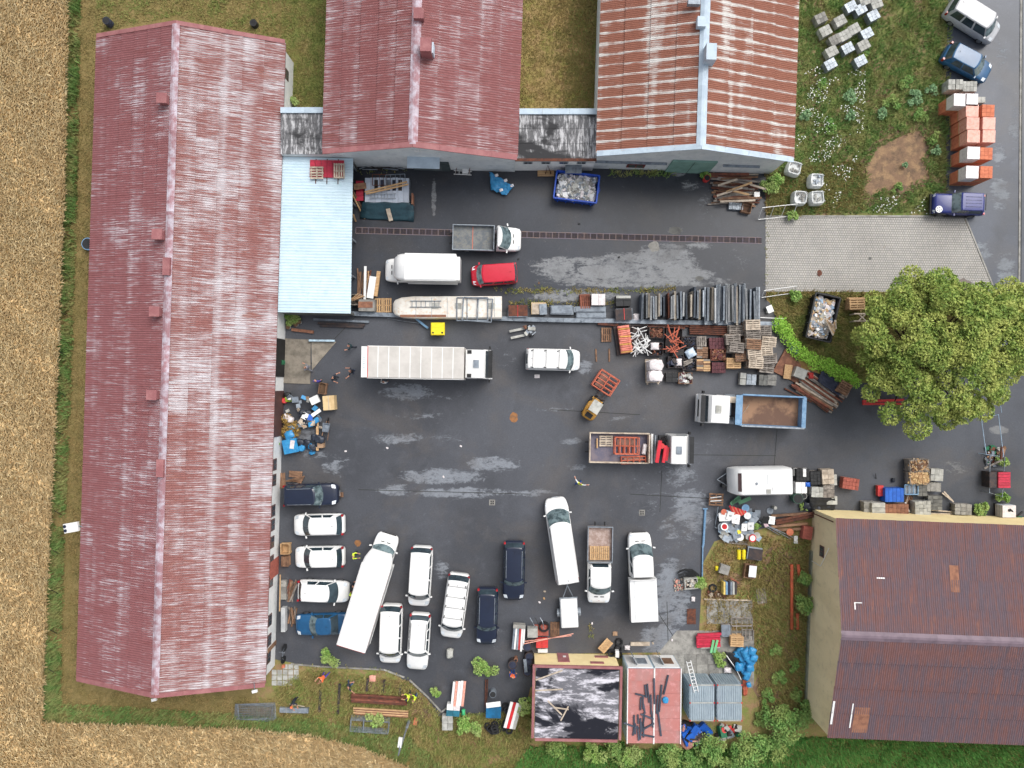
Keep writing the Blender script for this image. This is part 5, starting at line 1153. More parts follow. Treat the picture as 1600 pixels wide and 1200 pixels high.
for i, (a, b) in enumerate((((550,295),(573,340)),((549,300),(570,342)),((552,335),(556,346)))): bar('plank', WOODN if i else WOODO, a, b, .8, .12, .05, 'long plank leaning beside the canopy towards the tarpaulin', 'plank', 'planks beside the canopy', z2=.1)
for i in range(9): 
    p = W(570+8*i, 262+random.uniform(-2,3), .3); pc('scrap_bar', random.choice((STEEL,DSTEEL,GALV)), p, (random.uniform(.8,2.2),.07,.07), rz=R(random.uniform(-25,25)), label='loose steel bar in the scrap by the middle shed gable', cat='bar', group='scrap bars by the gable')
ladder('white step ladder laid by the middle shed gable', 723, 270, 1.5, -3, .15, WHITE, 5, .3); pc('white_box', WHITE, W(727,267,.4)+Vector((0,0,-.2)), (.5,.35,.4), label='small white box by the gable step ladder', cat='box'); 
for px in (712,733): MB().tube([W(px,273,.05),W(px+1,263,1.2)], .03, 6).build('steel_post', RUST, label='thin rusty post leaning by the step ladder', cat='post', group='posts by the ladder')
tarp('bright blue tarpaulin bundle on the upper yard', [(764,268),(802,292),(790,306),(768,296)], [.5,.6,.35,.4], BAGBLUE, n=8, wob=.09)
for p_ in ((776,274),(790,282),(783,297),(800,290)): blob('paper_scrap', 'white scrap lying on the blue tarpaulin bundle', 'scrap', *p_, .55, (.32,.26,.08), FILMW, 20, 'scraps on the blue bundle')
pallet(853,271,0,0,WOODN,'yellow marked trestle pallet leaning by the link wall',None,1.4,.45); MB().tube([W(852,272,.1),W(856,258,1.5),W(861,272,.1)], .035, 6).build('trestle', RUST, label='rusty trestle standing on the yellow pallet', cat='trestle')
# skips
def skip(label, px, py, L, Wd, h, rz, mat, fl, flm, n):
    c = W(px, py, h); t = thing('skip', label, 'skip', (c.x,c.y,.03), R(rz)); l, w = L/2, Wd/2; k = .93
    MB().add([(-l*k,-w*k,.12),(l*k,-w*k,.12),(l*k,w*k,.12),(-l*k,w*k,.12)],[(0,1,2,3)]).build('floor', DSTEEL, t)
    for s in (-1,1):
        MB().add([(-l*k,s*w*k,.08),(l*k,s*w*k,.08),(l,s*w,h),(-l,s*w,h),(-l*k,s*(w*k+.05),.08),(l*k,s*(w*k+.05),.08),(l,s*(w+.05),h),(-l,s*(w+.05),h)],[(0,1,2,3),(4,5,6,7),(2,3,7,6)]).build('side_wall', mat, t)
        MB().add([(s*l*k,-w*k,.08),(s*l*k,w*k,.08),(s*l,w,h),(s*l,-w,h),(s*(l*k+.05),-w*k,.08),(s*(l*k+.05),w*k,.08),(s*(l+.05),w,h),(s*(l+.05),-w,h)],[(0,1,2,3),(4,5,6,7),(2,3,7,6)]).build('end_wall', mat, t)
        pc('top_rail', mat, (0,s*(w+.03),h), (L+.1,.12,.1), t); pc('end_rail', mat, (s*(l+.03),0,h+.003), (.12,Wd,.1), t)
        for i in range(5): pc('side_rib', mat, (-l*.8+l*.4*i,s*(w*.98+.06),h*.5), (.1,.08,h*.85), t)
    MB().tube([(l+.1,-.3,h-.2),(l+.2,0,h-.2),(l+.1,.3,h-.2)], .035, 6).build('hook', mat, t)
    fill('rubbish', fl, 'rubbish', (c.x,c.y,0), L*.86, Wd*.84, h-.42, n, .3, flm, rz, .22)
RUBW = [WHITE, KERBC, GALV, CONC, FILMW]; RUBM = [WHITE, KERBC, WOODP, BOARD, STEEL, CONC, pm('cardboard',(172,142,114),(152,122,96)), pm('pale_blue_scrap',(150,176,200)), FILMW]
skip('blue open skip filled with pale rubble on the upper yard', 901, 292, 3.5, 2.2, 1.15, -7, SKIPB, 'pale broken rubble heaped in the blue skip', RUBW, 420)
skip('black open skip full of mixed rubbish on the grass bank', 1286, 496, 3.7, 2.0, 1.1, 77, BLACKP, 'mixed boards and rubbish heaped in the black skip', RUBM, 320)
for i in range(9): bar('plank', WOODN if i % 2 else WOODP, (1290+2*i%18, 498+2*i),(1302+i%5, 524-3*i), 1.25, .14, .04, 'light board thrown across the rubbish in the black skip', 'board', 'boards in the black skip')
# plank heap by the rusty shed
planks(1150, 292, 46, 3.6, -3, 2.6, .7, .5, [WOODO,WOODR,WOODG,WOODP,RUST], 'weathered plank in the heap by the rusty shed', 'plank heap by the rusty shed', jit=12, wd=.17, th=.06, per=16)
for i, (a, b, m_) in enumerate([((1135,300),(1175,285),WOODN),((1125,315),(1180,313),WOODP),((1128,310),(1190,309),WOODO),((1172,288),(1200,297),WOODP),((1120,306),(1160,293),WOODP),((1140,297),(1170,304),WOODN),((1122,290),(1152,280),WOODP)]):
    bar('plank', m_, a, b, .85, .16, .06, 'plank lying askew on top of the heap by the rusty shed', 'plank', 'top planks of the heap')
blocks('block_pile', 'small pile of grey slabs at the foot of the plank heap', 'slabs', 1150,322, 1.2,.6,.35, 4,2,2, GALV, -4, base=False); crate(1167,324,.8,.9,.5,-12,WOODO,'brown wooden crate at the foot of the plank heap')
barrel(1105,278,0,.25,.6,REDF,'small red bin by the green shrubs at the rusty shed','bin'); pc('white_case', WHITE, W(1183,305,.5)+Vector((0,0,-.2)), (.45,.55,.4), label='pale blue case on the plank heap end', cat='case')
for px in (1197,1201): MB().tube([W(px,312,.05),W(px,296,.9)], .04, 6).build('steel_post', RUST, label='rusty post standing at the end of the plank heap', cat='post', group='posts at the plank heap')
frame('white steel gate frame standing open by the paving corner', 1215, 331, 2.9, 1.4, .85, 6, WHITE, .03, 2, 'gate', 'gate', 60); frame('white steel gate frame standing open below the paving', 1217, 456, 2.7, 1.0, .7, 8, WHITE, .03, 1, 'gate', 'gate', 62)
for a, l_, f_ in (((1242,262),'white bulk bag of rubble at the corner of the rusty shed',CONC),((1277,281),'white bulk bag half filled with grey sand among the daisies',STEEL),((1251,308),'white bulk bag of broken pieces beside another by the paving',CONC),((1278,308),'white bulk bag with small dark holes in its top',KERBC)):
    bigbag(*a, l_, fillm=f_, rz=random.uniform(-25,25))
# brick pallets on the road
def brickpack(px, py, z, w, l, h, mat, label, film=None, group='brick pallets on the road', base=True):
    c = W(px, py, z+h); t = thing('brick_pallet', label, 'bricks', (c.x,c.y,z+.03), R(-2), group)
    pc('pallet', WOODN, (0,0,.06), (w,l,.11), t); nx, ny, nz = 3, 3, 3
    for k in range(nz):
        for i in range(nx):
            for j in range(ny):
                if i == 1 and j == 1 and k < nz-1: continue
                pc('brick', mat, (-w/2+w/nx*(i+.5), -l/2+l/ny*(j+.5), .12+(h-.12)/nz*(k+.5)), (w/nx-.012, l/ny-.012, (h-.12)/nz-.008), t)
    if film: MB().box((0,0,h*.55),(w+.02,l+.02,h*.9)).build('film_wrap', film, t)
for i, (px, py, fl, m_) in enumerate([(1519,173,ORPALE,ORBRK),(1544,173,None,ORBRK),(1520,193,ORPALE,ORBRK),(1545,193,ORPALE,ORBRK),(1521,213,ORPALE,ORBRK),(1545,213,ORPALE,ORBRK),(1521,239,FILMW,ORBRK),(1541,240,None,ORBRK),(1519,269,FILMW,ORBRK),(1541,269,None,ORBRK),(1500,156,FILMW,ORBRK),(1518,156,FILMW,ORBRK)]):
    h2 = 1.12; z2 = 1.15
    lab = 'upper pallet of orange bricks '+('wrapped in white film' if fl is FILMW else 'wrapped in pale film' if fl else 'without film')+' in the double stack'
    brickpack(px, py, z2, 1.0, .98, h2, m_, lab, fl); c = W(px, py, z2+h2); q = (c.x, c.y)
    t = thing('brick_pallet', 'lower pallet of orange bricks under the wrapped double stack', 'bricks', (q[0],q[1],.03), R(-2), 'lower brick pallets on the road')
    pc('pallet', WOODN, (0,0,.06), (1.0,.98,.11), t)
    for i_ in range(3):
        for j_ in range(3):
            if (i_, j_) != (1,1): pc('brick', m_, (-.333+.333*i_,-.326+.326*j_,.62), (.32,.315,1.0), t)
for px, py in ((1487,132),(1499,132),(1510,135),(1521,135)): blocks('block_pallet', 'small pallet of pale concrete blocks at the end of the brick row', 'blocks', px, py, .58,.85,1.1, 2,2,3, KERBC, -2, 'pale block pallets')
blocks('block_pallet', 'low pallet of pale blocks beside the white wrapped bricks', 'blocks', 1533,156, .7,.5,.6, 2,1,2, KERBC)
# slab pallets among the weeds at the top edge
for i, (px, py, rz) in enumerate([(1283,28,25),(1313,32,28),(1330,10,28),(1345,14,28),(1365,24,28),(1305,62,28),(1335,45,28),(1355,52,28),(1298,100,28),(1345,95,28),(1300,80,28),(1325,75,28),(1350,70,28),(1370,5,20),(1352,0,20),(1320,55,28),(1290,48,28)]):
    blocks('slab_pallet', 'pallet of grey paving slabs among the tall weeds', 'slabs', px, py, .95,.8,.75, 3,2,2, random.choice((KERBC,CONC,GALV)), rz, 'slab pallets in the weeds')
# -- strip between upper and lower yard --
rw = thing('retaining_wall', 'low concrete edge wall between upper and lower yard', 'wall', W(830,497))
o = W(830,497); pts = [(440,489),(560,491),(640,494),(720,496),(800,499),(880,501),(960,502),(1040,504),(1120,505),(1215,507)]
for a, b in zip(pts[:-1], pts[1:]):
    p, q = W(*a)-o, W(*b)-o; d = q-p
    pc('wall_block', CONCD, ((p.x+q.x)/2,(p.y+q.y)/2,.2), (d.length-.02,.28,.4), rw, rz=math.atan2(d.y,d.x)); pc('cap_strip', STEEL, ((p.x+q.x)/2,(p.y+q.y)/2,.42), (d.length-.02,.36,.03), rw, rz=math.atan2(d.y,d.x))
for px in (855,908,1100,800): pcyl('post', GALV, W(px,502)-o+Vector((0,0,.5)), .04, .5, rw)
planks(566, 445, 14, 2.6, 84, 1.0, .5, .2, [WOODO,WOODR,WOODN,WOODO], 'brown board stood in the stack beside the canopy', 'boards beside the canopy', jit=9, wd=.13, per=7)
bar('board', WHITE, (583,432),(578,466), .7, .55, .12, 'long white board lying beside the canopy boards', 'board'); bar('board', WOODN, (592,424),(587,463), .5, .3, .2, 'tan board beside the long white board', 'board'); bar('board', WHITE, (571,416),(570,470), .55, .2, .1, 'narrow white profile among the brown boards', 'board')
crate(556,468,.95,.9,.8,0,WOODG,'grey crate with leaning laths beside the canopy end'); blocks('metal_box', 'concrete box with a rusty lid beside the canopy end', 'box', 573,477, 1.35,1.0,.9, 1,1,1, CONC, -1, base=False); pc('rusty_sheet', RUSTL, W(571,476,.94), (1.2,.5,.04), label='rusty steel lid on the concrete box', cat='lid')
for i in range(6): bar('lath', WOODO if i % 2 else WOODN, (546+i,470),(560+2*i,458+i), .8, .06, .05, 'thin wooden lath leaning over the grey crate', 'lath', 'laths on the grey crate')
pallet(593,477,.0,90,WOODN,'new yellow pallet beside the concrete box'); pallet(604,477,0,90,WOODN,'tan pallet between the yellow pallet and the long white tank')
# long white body lying along the edge wall
t = thing('white_lorry_body', 'long white rust-stained lorry body lying along the edge wall', 'container', W(699,480,1.2)*1.0); t.location.z = .03
TW = pm('rust_stained_white', (224,222,214), (206,200,190), sc=1.0, rough=.5, var=.0, dirt=(196,150,90))
secs = []
for x, hw, zz in ((-4.55,.35,.9),(-4.35,.62,1.05),(-3.8,.82,1.15),(-2.8,.9,1.2),(4.5,.92,1.2)): secs.append([(x,-hw,.0),(x,-hw,zz-.1),(x,-hw+.1,zz),(x,hw-.1,zz),(x,hw,zz-.1),(x,hw,0)])
MB().loft(secs).build('shell', TW, t, ang=40)
for i in range(6): pc('roof_seam', GALV, (-2.6+1.3*i,0,1.205), (.03,1.6,.012), t)
for x in (-1.0,.9,3.6): pc('roof_hatch', KERBC, (x,.1,1.22), (.55,.5,.04), t)
pc('rust_stain_strip', RUSTL, (-2.0,-.72,1.203), (3.8,.2,.008), t)
ladder('thin grey ladder lying on the long white lorry body', 665, 475, 2.6, 0, 1.30, STEEL, 7, .5)
frame('grey steel frame lying across the long white lorry body', 738, 483, 2.55, 1.9, 1.3, 0, STEEL, .05, 2); frame('second grey steel frame leaning on the first one', 746, 484, 2.4, 1.9, 1.42, -4, STEEL, .05, 1)
STK = [STEEL,GALV,DSTEEL]
def sheetstack(px, py, w, l, n, mats, label, rz=0, th=.05, cat='sheets', strap=None):
    c = W(px, py, n*th); t = thing('sheet_stack', label, cat, (c.x,c.y,.03), R(rz))
    for s in (-1,1): pc('bearer', WOODG, (s*w*.35,0,.04), (.08,l,.08), t)
    for i in range(n): pc('sheet', random.choice(mats), (random.uniform(-.06,.06),random.uniform(-.05,.05),.1+th*i), (w*random.uniform(.93,1),l*random.uniform(.9,1),th*.8), t, rz=random.uniform(-.02,.02))
    if strap: pc('strap', strap, (0,0,.1+th*n), (.05,l*1.02,.012), t)
sheetstack(809,486,1.6,.95,12,[STEEL,DSTEEL,RUST,GALV],'stack of grey and rusty plates with a red strap',0,.05,strap=REDF); sheetstack(842,482,1.25,1.0,7,[WOODP,BOARD],'stack of pale boards beside the red strapped plates'); sheetstack(848,483,.6,.9,9,[STEEL],'short grey sheet on the pale board stack',3)
sheetstack(878,484,1.85,.7,9,[STEEL,GALV],'stack of flat grey steel sheets in the strip'); sheetstack(922,483,2.6,.45,10,[STEEL],'long grey steel sheets stacked by the white box'); sheetstack(924,492,2.5,.45,7,[GALV,STEEL],'lower pale steel sheets along the edge wall')
pallet_stack(914,471,4,90,WOODR,'by the white wrapped box'); blocks('white_box','white wrapped box standing beside the pallet stack','box',935,468, 1.15,.95,.9, 2,1,1, FILMW, 0)
blocks('black_bins','stack of black plastic boxes with pale lids by the weeds','boxes',974,470, 1.25,.9,.8, 2,2,2, BLACKP, 2); pc('pale_slab', KERBC, W(974,464,.86), (1.2,.22,.05), label='pale lid on the black plastic boxes', cat='lid')
sheetstack(975,491,1.4,.95,14,[STEEL,GALV,DSTEEL,KERBC],'tall stack of grey plates with a red strap by the barriers',3,.055,strap=REDF); blob('white_bag','crumpled pale bag beside the tall grey plates','bag',994,496,0,(.6,.7,.5),FILMW)
# upright formwork panels: each one a panel of its own
PANM = []
for m_ in (STEEL,GALV,pm('pale_panel',(188,190,190),(160,164,166)),pm('dark_panel',(66,74,84),(84,90,98)),pm('beige_panel',(186,176,160),(150,140,128)),RUST):
    m = MB().box((0,0,0),(.06,1,1)); 
    for s in (-1,1): m.box((0,s*.475,0),(.13,.05,1)); m.box((0,0,s*.47),(.12,.90,.06))
    for k in (-.2,.15): m.box((.03,k,0),(.06,.04,.9))
    PANM.append(m.mesh('formwork_panel', m_))
x = 1004.0; i = 0
while x < 1188:
    k = random.random(); tall = 1120 < x < 1150 or 1155 < x < 1166
    y0 = 444+random.uniform(-2,6) if tall else (451 if x > 1085 else 459)+random.uniform(-4,5); y1 = (504 if x > 1100 else 496)+random.uniform(-4,4)
    h = random.uniform(.9,1.35); p, q = W(x, y0, h), W(x, y1, h)
    o = mk('formwork_panel', random.choice([PANM[0],PANM[1],PANM[2],PANM[2],PANM[1],PANM[3],PANM[4]] if i % 9 else PANM), None, ((p.x+q.x)/2, (p.y+q.y)/2, h/2+.03), 0, (0, R(random.uniform(-5,3)), R(random.uniform(-1.5,1.5))), (1, (p.y-q.y), h), label='upright steel edged formwork panel in the dense row beside the edge wall', cat='panel', group='formwork panels standing in a row')
    x += random.choice((2.8,3.2,3.6,4.2,5.5)) if i % 8 else 7.5; i += 1
for a, b in (((1003,500),(1090,503)),((1090,506),(1190,507))): bar('rack_beam', DSTEEL, a, b, .25, .1, .12, 'dark steel beam at the foot of the formwork panels', 'beam', 'rack beams')
# -- lower yard clutter west --
for i, (a, b) in enumerate((((490,499),(577,503)),((497,505),(570,508)),((500,509),(568,511)))): bar('steel_beam', DSTEEL if i else STEEL, a, b, .15, .18, .2, 'long dark steel beam lying below the canopy end', 'beam', 'dark beams below the canopy')
bar('steel_beam', RUSTL, (456,515),(490,519), .15, .25, .2, 'short rusty beam by the potted plants', 'beam'); bar('steel_beam', pm('pale_blue_steel',(176,200,214)), (483,532),(523,532.5), .3, .16, .2, 'pale blue steel beam on the concrete ramp edge', 'beam')
for i, (px, py) in enumerate(((467,503),(450,511),(462,507))): barrel(px,py,0,.18,.35,KERBC,('white rimmed flower pot in the canopy corner','grey flower pot near the white wall corner','small pot between the other two pots')[i],'pot',lid=SOIL)
t = thing('yellow_bin', 'bright yellow lidded bin standing below the edge wall', 'bin', W(684,514,.9)); t.location.z = .03
MB().loft([[(-.55*k,-.5*k,z),(.55*k,-.5*k,z),(.55*k,.5*k,z),(-.55*k,.5*k,z)] for k, z in ((.85,0),(1,.8),(1.06,.82),(1.06,.9),(.95,1.0))]).build('body', YELLOW, t)
for s in (-1,1): pcyl('cap', BLACKP, (s*.38,-.32,1.0), .08, .03, t)
pc('lid_rib', YELLOW, (0,.1,1.01), (.9,.06,.03), t); bar('steel_bar', pm('blue_steel',(120,160,196)), (650,498),(669,513), .5, .18, .1, 'pale blue bar leaning against the edge wall', 'bar', z2=.2); MB().tube([W(605,497,.1),W(625,501,.2),W(655,505,.3)], .025, 5).build('steel_rod', GALV, label='thin bent rod lying below the edge wall', cat='rod')
barrel(434,566,0,.38,.9,GREENP,'green barrel standing in the doorway of the long building')
crate(503.5,607,.62,.95,.6,-8,WOODO,'open brown wooden crate near the people'); pc('crate_soil', SOIL, W(503.5,607,.4), (.5,.8,.05), rz=R(-8), label='dark earth inside the open brown crate', cat='soil')
t = thing('cardboard_box', 'large tan cardboard box on the asphalt by the junk heap', 'box', W(513.5,629.5,.9), R(4)); t.location.z = .03; pc('carton', BOARD, (0,0,.45), (.95,1.2,.9), t); pc('tape', WOODP, (0,0,.902), (.06,1.2,.006), t); pc('flap_line', WOODN, (.22,0,.902), (.015,1.2,.005), t)
# junk heap
JM = [(BAGBLK,'black rubbish sack','sack'),(FILMW,'crumpled white bag','bag')]
for i in range(26):
    px, py = random.uniform(445,500), random.uniform(630,705); m_ = BAGBLK if (px > 463 or py < 650) and i % 3 else random.choice((FILMW,BAGBLK,pm('grey_junk',(120,122,126)),BAGBLUE))
    blob('rubbish_sack', 'black rubbish sack in the heap by the white wall' if m_ is BAGBLK else 'pale or coloured bag in the heap by the white wall', 'sack', px, py, random.uniform(0,.3), (random.uniform(.5,.9),random.uniform(.5,.8),random.uniform(.4,.6)), m_, random.uniform(0,180), 'rubbish sacks by the wall', seed=i)
for i in range(22):
    px, py = random.uniform(448,502), random.uniform(620,668); p = W(px,py,.7)
    pc('junk_board', random.choice((WHITE,KERBC,WOODP,pm('cardboard',(176,134,98)),BLUEB,STEEL,BAGBLUE)), p, (random.uniform(.2,.6),random.uniform(.15,.5),.05), rot=(random.uniform(-.5,.5),random.uniform(-.5,.5),random.uniform(0,3)), label='small discarded board on the heap by the white wall', cat='board', group='boards on the junk heap')
pc('white_case', WHITE, W(492,625,.8), (.75,.62,.3), rz=R(25), label='white polystyrene sheet pack on top of the junk heap', cat='case'); pc('styrofoam_sheet', WHITE, W(494,645,.7), (.85,.3,.08), rz=R(35), label='slanting white panel on the junk heap', cat='panel')
V, F = leaf_cloud(np.concatenate([clump_points(np.array([random.uniform(-.7,.7),random.uniform(-.8,.8),.4]), .5, 260, .2) for _ in range(8)]), .07); c = W(453,667,.6); tag(mk('brushwood', fast_mesh('brushwood', V, F, DEADL), None, (c.x,c.y,.03)), 'heap of dry brown brushwood by the white wall', 'brushwood')
bar('board', WOODN, (496,660),(496,704), .5, .2, .12, 'long tan board on edge beside the black sacks', 'board'); pc('carton', pm('cardboard',(176,134,98)), W(502,691,.35), (.5,.9,.6), label='brown carton at the end of the junk heap', cat='carton')
t = thing('blue_bin', 'blue plastic bin with a white paper on it at the wall', 'bin', W(454,697,.7), R(12)); t.location.z = .03; MB().loft([[(-.62*k,-.6*k,z),(.62*k,-.6*k,z),(.62*k,.6*k,z),(-.62*k,.6*k,z)] for k, z in ((.85,0),(1,.75),(.97,.8))]).build('body', BAGBLUE, t); pc('paper', FILMW, (.2,.1,.815), (.35,.7,.01), t, rz=R(-20))
t = thing('wheelbarrow', 'wheelbarrow with grey tray and wooden handles by the heap', 'wheelbarrow', W(509.5,669,.5), R(82)); t.location.z = .03
MB().loft([[(-.3*k+o_,-.25*k,z),(.4*k+o_,-.3*k,z),(.4*k+o_,.3*k,z),(-.3*k+o_,.25*k,z)] for k, z, o_ in ((.7,.3,0),(1.05,.55,0),(.98,.55,0),(.65,.36,0))]).build('tray', STEEL, t)
for s in (-1,1): MB().tube([(.6,s*.08,.25),(-.2,s*.22,.36),(-1.0,s*.28,.55)], .03, 6).build('handle', WOODO, t); MB().tube([(-.2,s*.22,.36),(-.3,s*.22,0)], .02, 5).build('leg', DSTEEL, t)
pcyl('wheel', TYRE, (.7,0,.18), .18, .08, t, rot=(R(90),0,0)); blob('blue_bag','small teal bag at the foot of the junk heap','bag',488,707,0,(.55,.4,.3),BAGBLUE,20)
for i, (px, py, m_) in enumerate(((449,617,BLACKP),(443,626,REDF),(450,624,pm('lime_plastic',(170,200,60))))): blob('plastic_toy', ('dark push mower by the white wall','red plastic piece by the white wall','lime green plastic piece by the white wall')[i], 'junk', px, py, 0, (.6,.5,.5), m_, seed=i)
pallet(440,751,.0,92,WOODO,'brown pallet leaning at the wall above the dark blue estate',None,1.3,.6); pallet(462,741,0,-4,WOODO,'broken pallet on the asphalt above the dark blue estate',None,1.1,.5)
for i in range(6): bar('plank', WOODO, (446+3*i,752),(476-i,744+2*i), .2, .1, .06, 'loose dark plank above the dark blue estate', 'plank', 'planks above the estate'); 
pallet(532.5,773,0,90,WOODO,'small pallet piece right in front of the dark blue estate',None,.4,.4)
crate(445,858,.75,.9,.7,2,WOODN,'new wooden crate on the wall behind the white hatchbacks'); pallet_stack(446,877,3,92,WOODO,'under the red door by the wall',.8,.6)
planks(452, 925, 16, 1.8, 78, .7, .5, .2, [WOODO,WOODG,SOIL,WOODR], 'dark old plank in the heap behind the blue saloon', 'plank heap behind the saloon', jit=14, wd=.12, per=6); planks(455, 965, 14, 1.5, 85, .6, .5, .2, [WOODO,WOODG,BARK], 'short old plank near the white wall corner', 'plank heap near the corner', jit=16, wd=.12, per=5)
bar('post', WOODN, (438,898),(437,955), 1.0, .08, .08, 'long pale lath leaning along the white wall', 'lath'); pc('plaster_sheet', pm('pale_panel',(188,190,190)), W(444,967,.5), (.35,2.0,.6), label='pale upright panel by the white wall corner', cat='panel'); blocks('grey_slabs','stack of grey slabs behind the white hatchback','slabs',443,922, .5,1.6,.35,1,3,2,CONC,0,base=False)
t = thing('bicycle', 'dark bicycle leaning at the corner of the long building', 'bicycle', W(444,1021,.3), R(85)); t.location.z = .03
for s in (-1,1): tyre_ = pcyl('wheel', BLACKP, (s*.5,0,.33), .33, .04, t, rot=(R(70),0,0), n=16)
MB().tube([(-.5,0,.33),(-.15,0,.75),(.35,0,.75),(.5,0,.33),(.0,0,.33),(-.15,0,.75)], .02, 5).build('frame', STEEL, t); pc('saddle', BLACKP, (-.18,0,.85), (.25,.14,.06), t); MB().tube([(.36,-.25,.98),(.36,.25,.98)], .015, 5).build('handlebar', GALV, t)
pc('clay_pot', ORBRK, W(443,1041,.2), (.22,.22,.25), label='small terracotta pot on the slabs at the building corner', cat='pot')
# motor/scrap cart and stakes in the middle
t = thing('scrap_cart', 'low cart loaded with scrap metal and boards', 'cart', W(820,518,.5), R(12)); t.location.z = .03
for s in (-1,1): pc('frame_rail', KERBC, (-.55,s*.28,.3), (1.4,.2,.1), t)
for i in range(12): pc('scrap', random.choice((STEEL,GALV,WOODO,KERBC,RUST)), (random.uniform(0,.95),random.uniform(-.4,.4),.4+random.uniform(0,.2)), (random.uniform(.2,.7),random.uniform(.08,.25),.08), t, rz=random.uniform(0,3))
for s in (-1,1): pcyl('wheel', TYRE, (.5,s*.45,.2), .2, .12, t, rot=(R(90),0,0))
pallet(947.5,523,.0,90,WOODO,'brown pallet lying by the orange barriers'); bar('beam', RUST, (934,506),(966,508), .3, .2, .2, 'rusty beam above the brown pallet', 'beam')
for a in ((931,545,932,565),(952,545,952,565)): bar('stake', WOODO, a[:2], a[2:], .08, .12, .08, 'short wooden stake lying on the asphalt by the barriers', 'stake', 'stakes by the barriers')
blob('white_rag','white rag on the asphalt under the delivery van','rag',839,588,0,(.5,.35,.1),FILMW); 
# -- storage yard of crates and pallets --
ORP = pm('salmon_plastic',(226,140,122),(212,118,100),rough=.45,var=.08)
c = W(977,530,.9); t = thing('barrier_crate', 'stack of salmon red road barriers in a dark frame', 'barriers', (c.x,c.y,.03), R(8))
pc('frame_base', DSTEEL, (0,0,.15), (1.5,2.5,.3), t)
for i in range(14): MB().box((0,0,0),(.95,.10,.12)).box((-.3,0,.05),(.12,.11,.1)).box((.3,0,.05),(.12,.11,.1)).build('barrier', ORP if i % 4 else pm('yellow_red',(226,170,90)), t, (random.uniform(-.06,.06),-1.05+.16*i,.85), R(random.uniform(-6,6)))
pc('barrier_pile', ORP, (0,0,.5), (.95,2.3,.5), t)
m = []; 
for i in range(46):
    px, py = random.uniform(990,1012), random.uniform(512,550); p = W(px,py,.7+random.uniform(-.2,.2)); a = random.uniform(0,3.14); L = random.uniform(.5,1.0)
    MB().tube([(-L/2,0,0),(0,0,.12),(L/2,0,0)], .035, 5).build('white_tube', WHITE, None, p, a, label='bent white tube in the tangle beside the salmon barriers', cat='tube', group='white tube tangle')
crate(1001,530,1.3,2.4,.5,2,DSTEEL,'dark stillage holding the white tubes',slats=2)
RB = [RUST,RUSTL,WOODR,SOIL]; BB = [BLACKP,DSTEEL,TARPD]
c = crate(1026,519.5,1.25,.95,.8,0,DSTEEL,'stillage filled with small rusty parts'); fill('rusty_parts','heap of small rusty parts in the stillage','scrap',c,1.1,.8,.68,150,.1,RB)
c = crate(1025,545,1.2,1.1,.8,0,DSTEEL,'stillage with a crumpled white bag and scrap'); blob('white_bag','crumpled white bag in the scrap stillage','bag',1023,541,.5,(.8,.7,.5),FILMW); fill('scrap_parts','dark scrap in the stillage below the white bag','scrap',c,1.05,.95,.55,70,.12,BB+RB)
c = crate(1053,532,1.35,2.1,.8,-3,DSTEEL,'long stillage under the tangle of orange frames')
for i in range(20):
    p = W(random.uniform(1044,1064), random.uniform(514,552), random.uniform(.85,1.1)); L = random.uniform(.6,1.5)
    MB().tube([(-L/2,0,0),(L/2,0,random.uniform(-.15,.15))], .04, 5).build('orange_tube', ORANGE, None, p, random.uniform(0,3.14), label='orange steel tube in the tangle on the long stillage', cat='tube', group='orange tube tangle')
pc('black_tray', BLACKP, W(1059,551,.7), (.9,.5,.2), rz=.1, label='black plastic tray at the end of the orange tangle', cat='tray')
c = crate(1078,534.5,1.2,.95,.75,0,DSTEEL,'grey stillage full of black clamps'); fill('clamps','heap of black clamps in the grey stillage','clamps',c,1.05,.8,.64,160,.09,BB)
c = crate(1078,552,1.1,.95,.7,0,DSTEEL,'stillage holding a pale blue white plastic sack'); blob('plastic_sack','pale blue white plastic sack in a stillage','sack',1079,552,.35,(.95,.85,.6),pm('pale_blue_film',(196,210,224),(160,178,196),rough=.35,bump=.6,bsc=8),30)
pallet_stack(1096,534,5,90,WOODG,'beside the black clamps',.85,.8); 
blocks('timber_stack','stack of grey brown timber blocks beside the pale sack','timber',1097.5,551,.95,.95,.75,2,5,3,WOODO,0,jit=.02,mats=[WOODO,WOODG])
blocks('brick_stack','stack of dark maroon bricks strapped on a pallet','bricks',1120,536.5,1.25,.95,.8,5,3,4,MAROON,0,jit=.008,piece='brick'); c = crate(1122,554,1.25,.98,.75,2,WOODR,'brown crate heaped with reddish rubble'); fill('reddish_rubble','heap of reddish brown rubble in the crate','rubble',c,1.1,.85,.7,160,.13,[RUST,WOODR,MAROON,WOODO],2,.2)
t = thing('wrapped_bags', 'tall white film wrapped stack of sacks on a pallet', 'sacks', W(1024.5,579,1.5), R(2)); t.location.z = .03
for k in range(5):
    for j in range(2): blob('sack','','',0,0,0,(1.25,1.0,.42),FILMW,random.uniform(-4,4),seed=k,parent=t,at=(random.uniform(-.04,.04),-.45+.9*j))
for ob in [o for o in bpy.data.objects if o.parent == t]: ob.location.z = .3+.27*[o for o in bpy.data.objects if o.parent == t].index(ob)//2*1.0 if False else ob.location.z
for k, ob in enumerate([o for o in bpy.data.objects if o.parent == t]): ob.location.z = .32+.27*(k//2)
pc('pallet_deck', WOODP, (0,0,.12), (1.2,2.0,.06), t)
for s in (-1,1): pc('pallet_leg', WOODP, (s*.45,-.9,.06), (.12,.5,.1), t)
